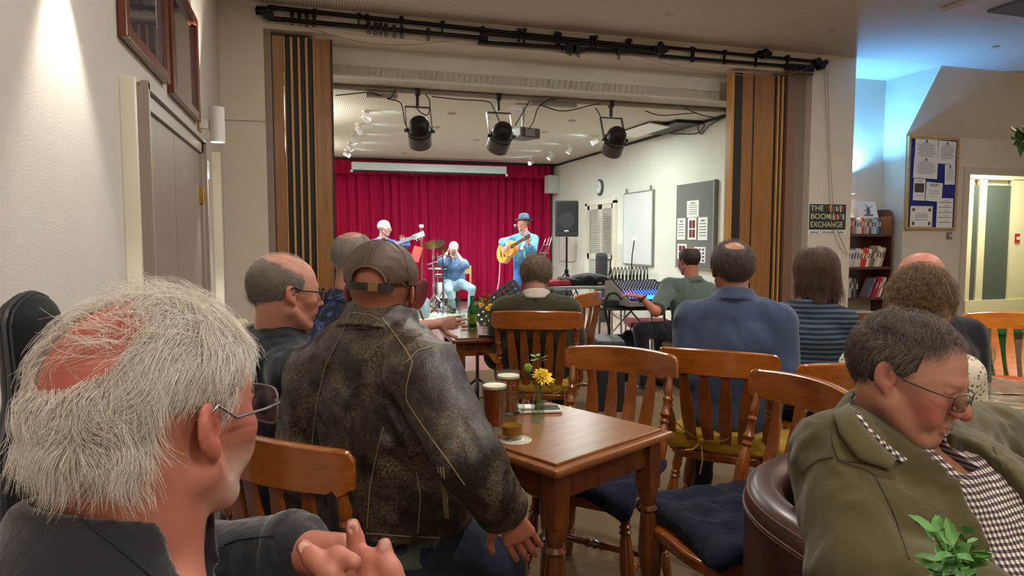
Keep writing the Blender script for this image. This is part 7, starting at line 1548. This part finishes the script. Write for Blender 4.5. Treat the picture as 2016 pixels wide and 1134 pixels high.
# --- 11: olive jacket man in the tub chair
M_ging = NT('gingham_cotton', .85); v = M_ging.co(); sp = M_ging.n.new('ShaderNodeSeparateXYZ'); M_ging.l.new(v, sp.inputs[0])
def gs(sock): return M_ging.math('GREATER_THAN', M_ging.math('FRACT', M_ging.math('MULTIPLY', sock, 105)), .5)
a_ = gs(sp.outputs['X']); b_ = gs(sp.outputs['Z']); M_ging.base(M_ging.ramp(M_ging.math('MULTIPLY', M_ging.math('ADD', a_, b_), .5), [(0, '#e3ddd3'), (.5, '#77686a'), (1, '#221a22')])); M_ging = M_ging.m
M_olive = fabric('#5a5332', .9, 700, .22, 'olive_cotton', .3)
def p11j(g, x):
    N, P, w = x['N'], x['P'], .055
    for k in 'LR': g.add(cap(x['sh'][k], x['sh'][k].lerp(x['el'][k], .9), .060, .050), .03)
    # open front
    a = N+Vector((.0, .13, -.03)); b = P+Vector((.0, .33, .05)); g.sub(loft(a, b, (1, 0, 0), (.060, .13), (.120, .22)), .010)
fig11, c11 = person(dict(label='person in glasses and an olive jacket over a checked shirt, in the tub chair', head=(1786, 745, 1.36), N=(1768, 858, 1.42), psi=162, hrot=(-22, 14, -4), lean=-.17, pelx=-.06, h=.0042, zcut=.30, tone='#b5826c', blush='#ad6055', fat=.007, nose=1.25, bulk=1.20, belly=.05, nk=1.2, pelz=.52, handL=None, handR=None,
    J=dict(sR=(1662, 912, 1.36), sL=(1945, 885, 1.58), eR=(1700, 1140, 1.20), wR=(1930, 1200, 1.08), eL=(2080, 1060, 1.55), wL=(2060, 1210, 1.28)),
    spots=[((.055, .06, -.035), (.03, .04, .03), '#a5423c', .4), ((0, .11, -.03), (.025, .03, .02), '#a8453f', .5), ((.05, .05, .06), (.05, .04, .05), '#b98a76', .5)],
    trousers=M_navyt, shoes=M_shoe, tops=[dict(name='checked_shirt', mat=M_ging, e=.016, collar=.034, h=.005, folds=(.005, 26, (1, 1, .6), 3), cuff=.6), dict(name='jacket', mat=M_olive, e=.036, h=.0052, fn=p11j, collar=.040, cr=.020, folds=(.009, 20, (1, 1, .8), 4), nw=.020, hemz=.45)]))
def cut11(q):
    p = (q-CRC)/CRR; z, y, x = q[:, 2], q[:, 1], q[:, 0]; ax = np.abs(x)
    a = y-.034-np.maximum(0, z-.070)*2.0+np.maximum(0, .03-z)*.3; b = np.minimum(np.minimum(ax-.05, y+.030), .012-z); c = -.055-z+.1*(y+.05); return np.maximum.reduce([a, b, c])
def m11(p): return 1.0 if p[1] < .46+max(0, p[2]-.36)*1.3 and p[2] > -.75 and not (abs(p[0]) > .75 and p[1] > -.28 and p[2] < .0) else 0
def f11(p):
    if p[2] > .45: return np.array((.55, .35, -.2))
    return np.array((.1, -.35, -.9))
hair_shell(c11, None, cut11, '#4a3c32', h=.0038, thick=.004, bump=(.003, 60, (1, 1, .4), 2), strandlist=[dict(mask=m11, n=8500, length=.036, flow=f11, lift=.010, jitter=.20, seed=31, col='#46372d', col2='#806f62', thick=.00030, seg=7),
    dict(mask=lambda p: m11(p) if p[2] < .5 and p[1] > -.35 else 0, n=1500, length=.032, flow=f11, lift=.012, jitter=.2, seed=32, col='#9a9086', col2='#6f665e', thick=.0003, seg=6),
    dict(mask=lambda p: 1.0 if p[2] > .60 and .1 < p[1] < .62 else 0, n=500, length=.045, flow=lambda p: np.array((.8, .35, -.1)), lift=.006, jitter=.12, seed=33, col='#5a463a', thick=.0003, seg=7)])
glasses(fig11, c11['Rh'], c11['H'], 1.0, M_black, M_lens, rim=.0009, w=.026, hgt=.017, y=.113, drop=-.002, tr=.0013)
H3, R3 = c11['H'], Matrix(c11['Rh'].tolist()); L3 = lambda x, y, z: H3 + R3 @ Vector((x, y, z))
jk = [child(fig11, 'jacket')]; M_ols = plain('#3c3624', .8)
for pts in ([(1680, 790), (1700, 840), (1755, 890), (1770, 880)], [(1640, 830), (1638, 870), (1650, 905), (1700, 912)], [(1578, 930), (1610, 905), (1640, 900)], [(1650, 905), (1720, 930), (1760, 1010), (1790, 1100)], [(1955, 880), (1990, 960), (2012, 1040)]): seam(fig11, jk, pts, .0014, M_ols)
for pq in ((1888, 880), (2002, 1028)):
    P_ = trace(jk, [pq, (pq[0]+1, pq[1])], .001, 1)
    if P_: m = MB(); dn = (C0-P_[0]).normalized(); m.cyl(P_[0], P_[0]+dn*.003, .0075, seg=16); m.build('button', plain('#2b2a22', .4), fig11, world=True)
def flap(fig, objs, inner, outer, mat, oi=.012, oo=.006, name='collar', th=.004):
    A = trace(objs, inner, oi, 5); B = trace(objs, outer, oo, 5); n = min(len(A), len(B)); 
    if n < 4: return
    A = [A[int(i*(len(A)-1)/(n-1))] for i in range(n)]; B = [B[int(i*(len(B)-1)/(n-1))] for i in range(n)]; V = []; K = 6
    for a, b in zip(A, B):
        for k in range(K): u = k/(K-1); V.append(a.lerp(b, u)+(C0-a).normalized()*.006*math.sin(PI*u))
    F = [(i*K+k, (i+1)*K+k, (i+1)*K+k+1, i*K+k+1) for i in range(n-1) for k in range(K-1)]
    o = npmesh(name, V, F, mat, fig, world=True); md = o.modifiers.new('t', 'SOLIDIFY'); md.thickness = th; md.offset = 0; return o
jb = [child(fig11, 'jacket'), child(fig11, 'body'), child(fig11, 'checked_shirt')]
flap(fig11, jb, [(1690, 812), (1718, 850), (1745, 875), (1786, 905)], [(1672, 800), (1690, 826), (1725, 868), (1772, 912)], M_ging, .016, .014, 'shirt_collar')
flap(fig11, jb, [(1672, 792), (1692, 830), (1725, 868), (1764, 905)], [(1640, 815), (1655, 858), (1690, 905), (1752, 925)], M_olive, .016, .010, 'jacket_collar', .005)
# tub chair
def tub():
    c = CR(.89, 1.37); t = thing('tub_chair', 'brown leather tub chair holding the man in the olive jacket', 'chair', c, 0); face = math.radians(148)+TH; fdir = math.pi/2-face
    RO, RI = .385, .310; n = 60; V = []; prof = []
    zt = .795
    for i in range(n+1):
        u = i/n; a = fdir+math.radians(52)+u*math.radians(256); e = abs(2*u-1); zz = zt-.10*max(0, (e-.55)/.45)**2
        ct, st = math.cos(a), math.sin(a); sec = [(RO-.02, .10), (RO, .14), (RO+.004, zz-.10), (RO+.006, zz-.045), (RO-.002, zz-.015), (RO-.020, zz), (RI+.020, zz+.002), (RI+.002, zz-.014), (RI-.004, zz-.045), (RI, .42), (RI, .10)]
        V += [(r*ct, r*st, z) for r, z in sec]; prof = sec
    k = len(prof); F = [(i*k+j, (i+1)*k+j, (i+1)*k+(j+1) % k, i*k+(j+1) % k) for i in range(n) for j in range(k)]+[tuple(range(k)), tuple(n*k+j for j in reversed(range(k)))]
    m = MB(); m._add(V, F, True); sh_ = m.build('shell', M_tub, t)
    for off, z_ in ((RO+.006, -.040), (RO+.0055, -.050)): MB().tube([V[i*k+3][0:2]+(V[i*k+3][2]+(.003 if z_ == -.040 else -.004),) for i in range(n+1)], .0018, 5).build('seam', plain('#6a4a3c', .5), t)
    for off in (4,): MB().tube([tuple(V[i*k+off]) for i in range(n+1)], .0022, 5).build('seam', plain('#5a3a2c', .5), t)
    for ua in (.40, .52): i = int(ua*n); MB().tube([V[i*k+j] for j in range(3, 9)], .0018, 5).build('seam', plain('#6a4a3c', .5), t)
    m = MB(); m.lathe([(0, .28), (.2, .30), (.8, .30), (1, .27)], (0, 0, .28), (0, 0, .44), 40); m.build('seat_cushion', M_tub, t)
    for sx in (-1, 1):
        for sy in (-1, 1): MB().cyl((sx*.2, sy*.2, .12), (sx*.22, sy*.22, 0), .025, .018).build('leg', M_chairD, t)
tub()
# --- band
M_knit = NT('blue_banded_knit', .9); v = M_knit.co(); sp = M_knit.n.new('ShaderNodeSeparateXYZ'); M_knit.l.new(v, sp.inputs[0]); w_ = M_knit.math('FRACT', M_knit.math('ADD', M_knit.math('MULTIPLY', sp.outputs['Z'], 9), M_knit.math('MULTIPLY', M_knit.noise(v, 6, 2), .6)))
M_knit.base(M_knit.ramp(w_, [(.0, '#3a3f86'), (.35, '#5a62b0'), (.5, '#8fa4cf'), (.58, '#2b3468'), (.8, '#4a5aa8')])); M_knit = M_knit.m
figB, cB_ = person(dict(label='person with white hair in a blue banded jumper playing the bass guitar', head=(757, 450, 11.0), psi=140, hrot=(-38, 6, 0), lean=0, h=.011, stand=True, pelz=.90, tone='#d0a08c', bulk=1.1, zcut=.0,
    J=dict(wL=(800, 481, 10.65), eL=(781, 497, 10.8), eR=(722, 492, 10.9), wR=(738, 500, 10.72)), handL=dict(d=(.3, -.4, .6), n=(0, 1, 0), curl=(.9, .8, .5)), trousers=M_navyt, shoes=M_shoe,
    tops=[dict(name='jumper', mat=M_knit, e=.024, collar=.03)]))
hair_shell(cB_, None, cutback(.055, -.05), '#e4e4e0', h=.008, thick=.010, bump=(.003, 60, (1, 1, .5), 4)); glasses(figB, cB_['Rh'], cB_['H'], 1.0, M_steel, M_lens, rim=.0025, tr=.0025)
m = MB(); m.tube([cB_['N']+Vector((.10, .04, .01)), cB_['N']+Vector((.12, .15, -.08)), cB_['N']+Vector((.02, .19, -.3))], .02, 8, .3); m.build('guitar_strap', plain('#b5a58c', .7), figB)
figH, cH_ = person(dict(label='white-haired seated person in a denim shirt playing a harmonica', head=(893, 490, 12.5), psi=176, hrot=(-4, 8, -6), lean=.03, h=.011, pelz=.52, tone='#d8ab98', bulk=1.05,
    J=dict(eR=(869, 515, 12.15), wR=(880, 498, 12.28), eL=(916, 522, 12.15), wL=(901, 500, 12.28), kR=(884, 572, 12.1), kL=(929, 568, 12.1), aR=(893, 604, 12.2), aL=(926, 604, 12.3)), handR=dict(d=(-.3, -.3, .6), n=(-.9, -.2, .2), curl=(1.0, .9, .7), t=-1), handL=dict(d=(.2, -.3, .6), n=(.9, -.2, .2), curl=(1.0, .9, .7), t=1),
    trousers=M_ltdenim, shoes=M_shoe, tops=[dict(name='shirt', mat=fabric('#5d7da3', .85), e=.022, collar=.03, cuff=.15, hemz=.40)]))
hair_shell(cH_, None, cutback(.05, -.05), '#ece9e2', h=.008, thick=.010, bump=(.003, 60, (1, 1, .5), 4)); glasses(figH, cH_['Rh'], cH_['H'], 1.0, M_steel, M_lens, rim=.0025, tr=.0025)
hp_ = cH_['Mi'].inverted() @ (cH_['H']+Vector((0, .11, -.062))); t = thing('harmonica', 'small silver harmonica at the lips of the seated player', 'harmonica', hp_, figH.rotation_euler.z); MB().box((0, 0, 0), (.10, .03, .022), bev=.004).build('harmonica', M_chrome, t)
figG, cG_ = person(dict(label='standing person in a dark hat and blue shirt and jeans, singing with an acoustic guitar', head=(1030, 441, 12.0), psi=205, hrot=(42, 0, 0), lean=0, h=.011, stand=True, pelz=.90, tone='#c48a74', bulk=1.05,
    J=dict(eR=(990, 477, 11.9), wR=(1001, 484, 11.66), eL=(1049, 492, 11.8), wL=(1040, 478, 11.62), kR=(1018, 560, 12.0), kL=(1038, 560, 12.05)), handR=dict(d=(.3, .2, -.3), n=(0, 1, 0), curl=(.5, .4, .3)), handL=dict(d=(0, .3, .9), n=(0, 1, 0), curl=(.9, .8, .5)),
    trousers=fabric('#3f7fc0', .85, 600, .15, 'blue_denim'), shoes=M_shoe, tops=[dict(name='shirt', mat=fabric('#5d9fd0', .85, 600, .12, 'sky_cotton'), e=.022, collar=.03, cuff=.55)]))
H4, R4 = cG_['H'], Matrix(cG_['Rh'].tolist()); L4 = lambda x, y, z: H4 + R4 @ Vector((x, y, z)); m = MB(); zb4 = .075
ring_pts = lambda r, z, sx=1.0: [L4(r*sx*math.cos(a), -.012+r*1.18*math.sin(a), z+.018*math.cos(a)**2) for a in np.linspace(0, 2*PI, 32)[:-1]]
rr = [ring_pts(.079, zb4-.004), ring_pts(.135, zb4-.006), ring_pts(.137, zb4-.001), ring_pts(.084, zb4+.006), ring_pts(.083, zb4+.035), ring_pts(.074, zb4+.085), ring_pts(.055, zb4+.10), ring_pts(.01, zb4+.080)]
V = [p for r in rr for p in r]; n_ = 31; m._add(V, [(j*n_+i, j*n_+(i+1) % n_, (j+1)*n_+(i+1) % n_, (j+1)*n_+i) for j in range(7) for i in range(n_)]+[tuple(7*n_+i for i in range(n_))], True); hat = m.build('hat', plain('#3f5c6c', .7, var=.2), figG)
m = MB(); m.tube([*ring_pts(.0855, zb4+.014), ring_pts(.0855, zb4+.014)[0]], .008, 6, .4); m.build('hat_band', plain('#22323c', .7), hat)
m = MB(); m.tube([cG_['N']+Vector((-.09, .06, .0)), cG_['N']+Vector((-.08, .16, -.10)), cG_['N']+Vector((-.03, .20, -.26))], .028, 8, .25); m.build('guitar_strap', plain('#e5e1d2', .7), figG)
hair_shell(cG_, None, cutback(.02, -.05), '#8a6a58', h=.009, thick=.004)
# ------------------------------------------------------------------ lights
def area(loc, size, power, col=(1, .94, .87), rot=(0, 0, 0), shape='DISK'):
    l = bpy.data.lights.new('ceiling_lamp_or_fill', 'AREA'); l.energy = power; l.color = col; l.shape = shape; l.size = size
    if shape == 'RECTANGLE': l.size_y = size*.3
    o = link(bpy.data.objects.new('ceiling_lamp_or_fill', l)); o.location = loc; o.rotation_euler = rot; return o
for x, y, p in ((1.3, 1.6, 28), (3.6, 1.8, 25), (5.6, 3.0, 28), (1.5, 4.0, 28), (3.9, 4.6, 22), (1.0, -1.4, 32), (4.5, -1.2, 29)): area((x, y, ZC1-.03), .16, p)
for x, y, p in ((1.6, 8.6, 42), (3.8, 9.2, 42), (2.6, 11.6, 48)): area((x, y, ZC2-.02), .5, p, (.93, 1.0, .93))  # hall area lights added as general fill under its ceiling
for x, y, z, p in ((-.55, -1.0, 2.4, 260), (9.8, 3.2, 2.3, 360), (4.5, -2.8, 2.3, 420), (-.6, 9.0, 2.1, 230), (-.6, 12.2, 2.1, 190)):  # added upward spots to brighten both ceilings, no fixtures modelled for them
    l = bpy.data.lights.new('ceiling_fill_uplight', 'SPOT'); l.energy = p; l.spot_size = 2.6; l.spot_blend = 1; l.color = (1, .93, .84); l.shadow_soft_size = .05; o = link(bpy.data.objects.new('ceiling_fill_uplight', l)); o.location = (x, y, z); o.rotation_euler = (PI, 0, 0)
area((10.4, 7.8, 2.70), .5, 40, (1, .95, .78))
w = bpy.data.worlds.new('room_dark'); sc.world = w; w.use_nodes = True; w.node_tree.nodes['Background'].inputs[0].default_value = (*lin('#b9b2a6'), 1); w.node_tree.nodes['Background'].inputs[1].default_value = .12
# ------------------------------------------------------------------ camera
cd = bpy.data.cameras.new('camera'); cam = link(bpy.data.objects.new('camera', cd)); cd.sensor_width = 36; cd.lens = 24; cd.clip_start = .02; cd.clip_end = 60
cam.location = C0; cam.rotation_euler = Matrix((RT, UPV, -FW)).transposed().to_euler(); sc.camera = cam
sc.view_settings.view_transform = 'Standard'; sc.view_settings.look = 'None'; sc.view_settings.gamma = 1; sc.view_settings.use_curve_mapping = False; sc.view_settings.exposure = EXPOSURE
sc.cycles.max_bounces = 8; sc.cycles.transparent_max_bounces = 40; sc.cycles.diffuse_bounces = 4; sc.cycles.transmission_bounces = 8; sc.cycles.sample_clamp_indirect = 4; sc.cycles.caustics_reflective = False; sc.cycles.caustics_refractive = False
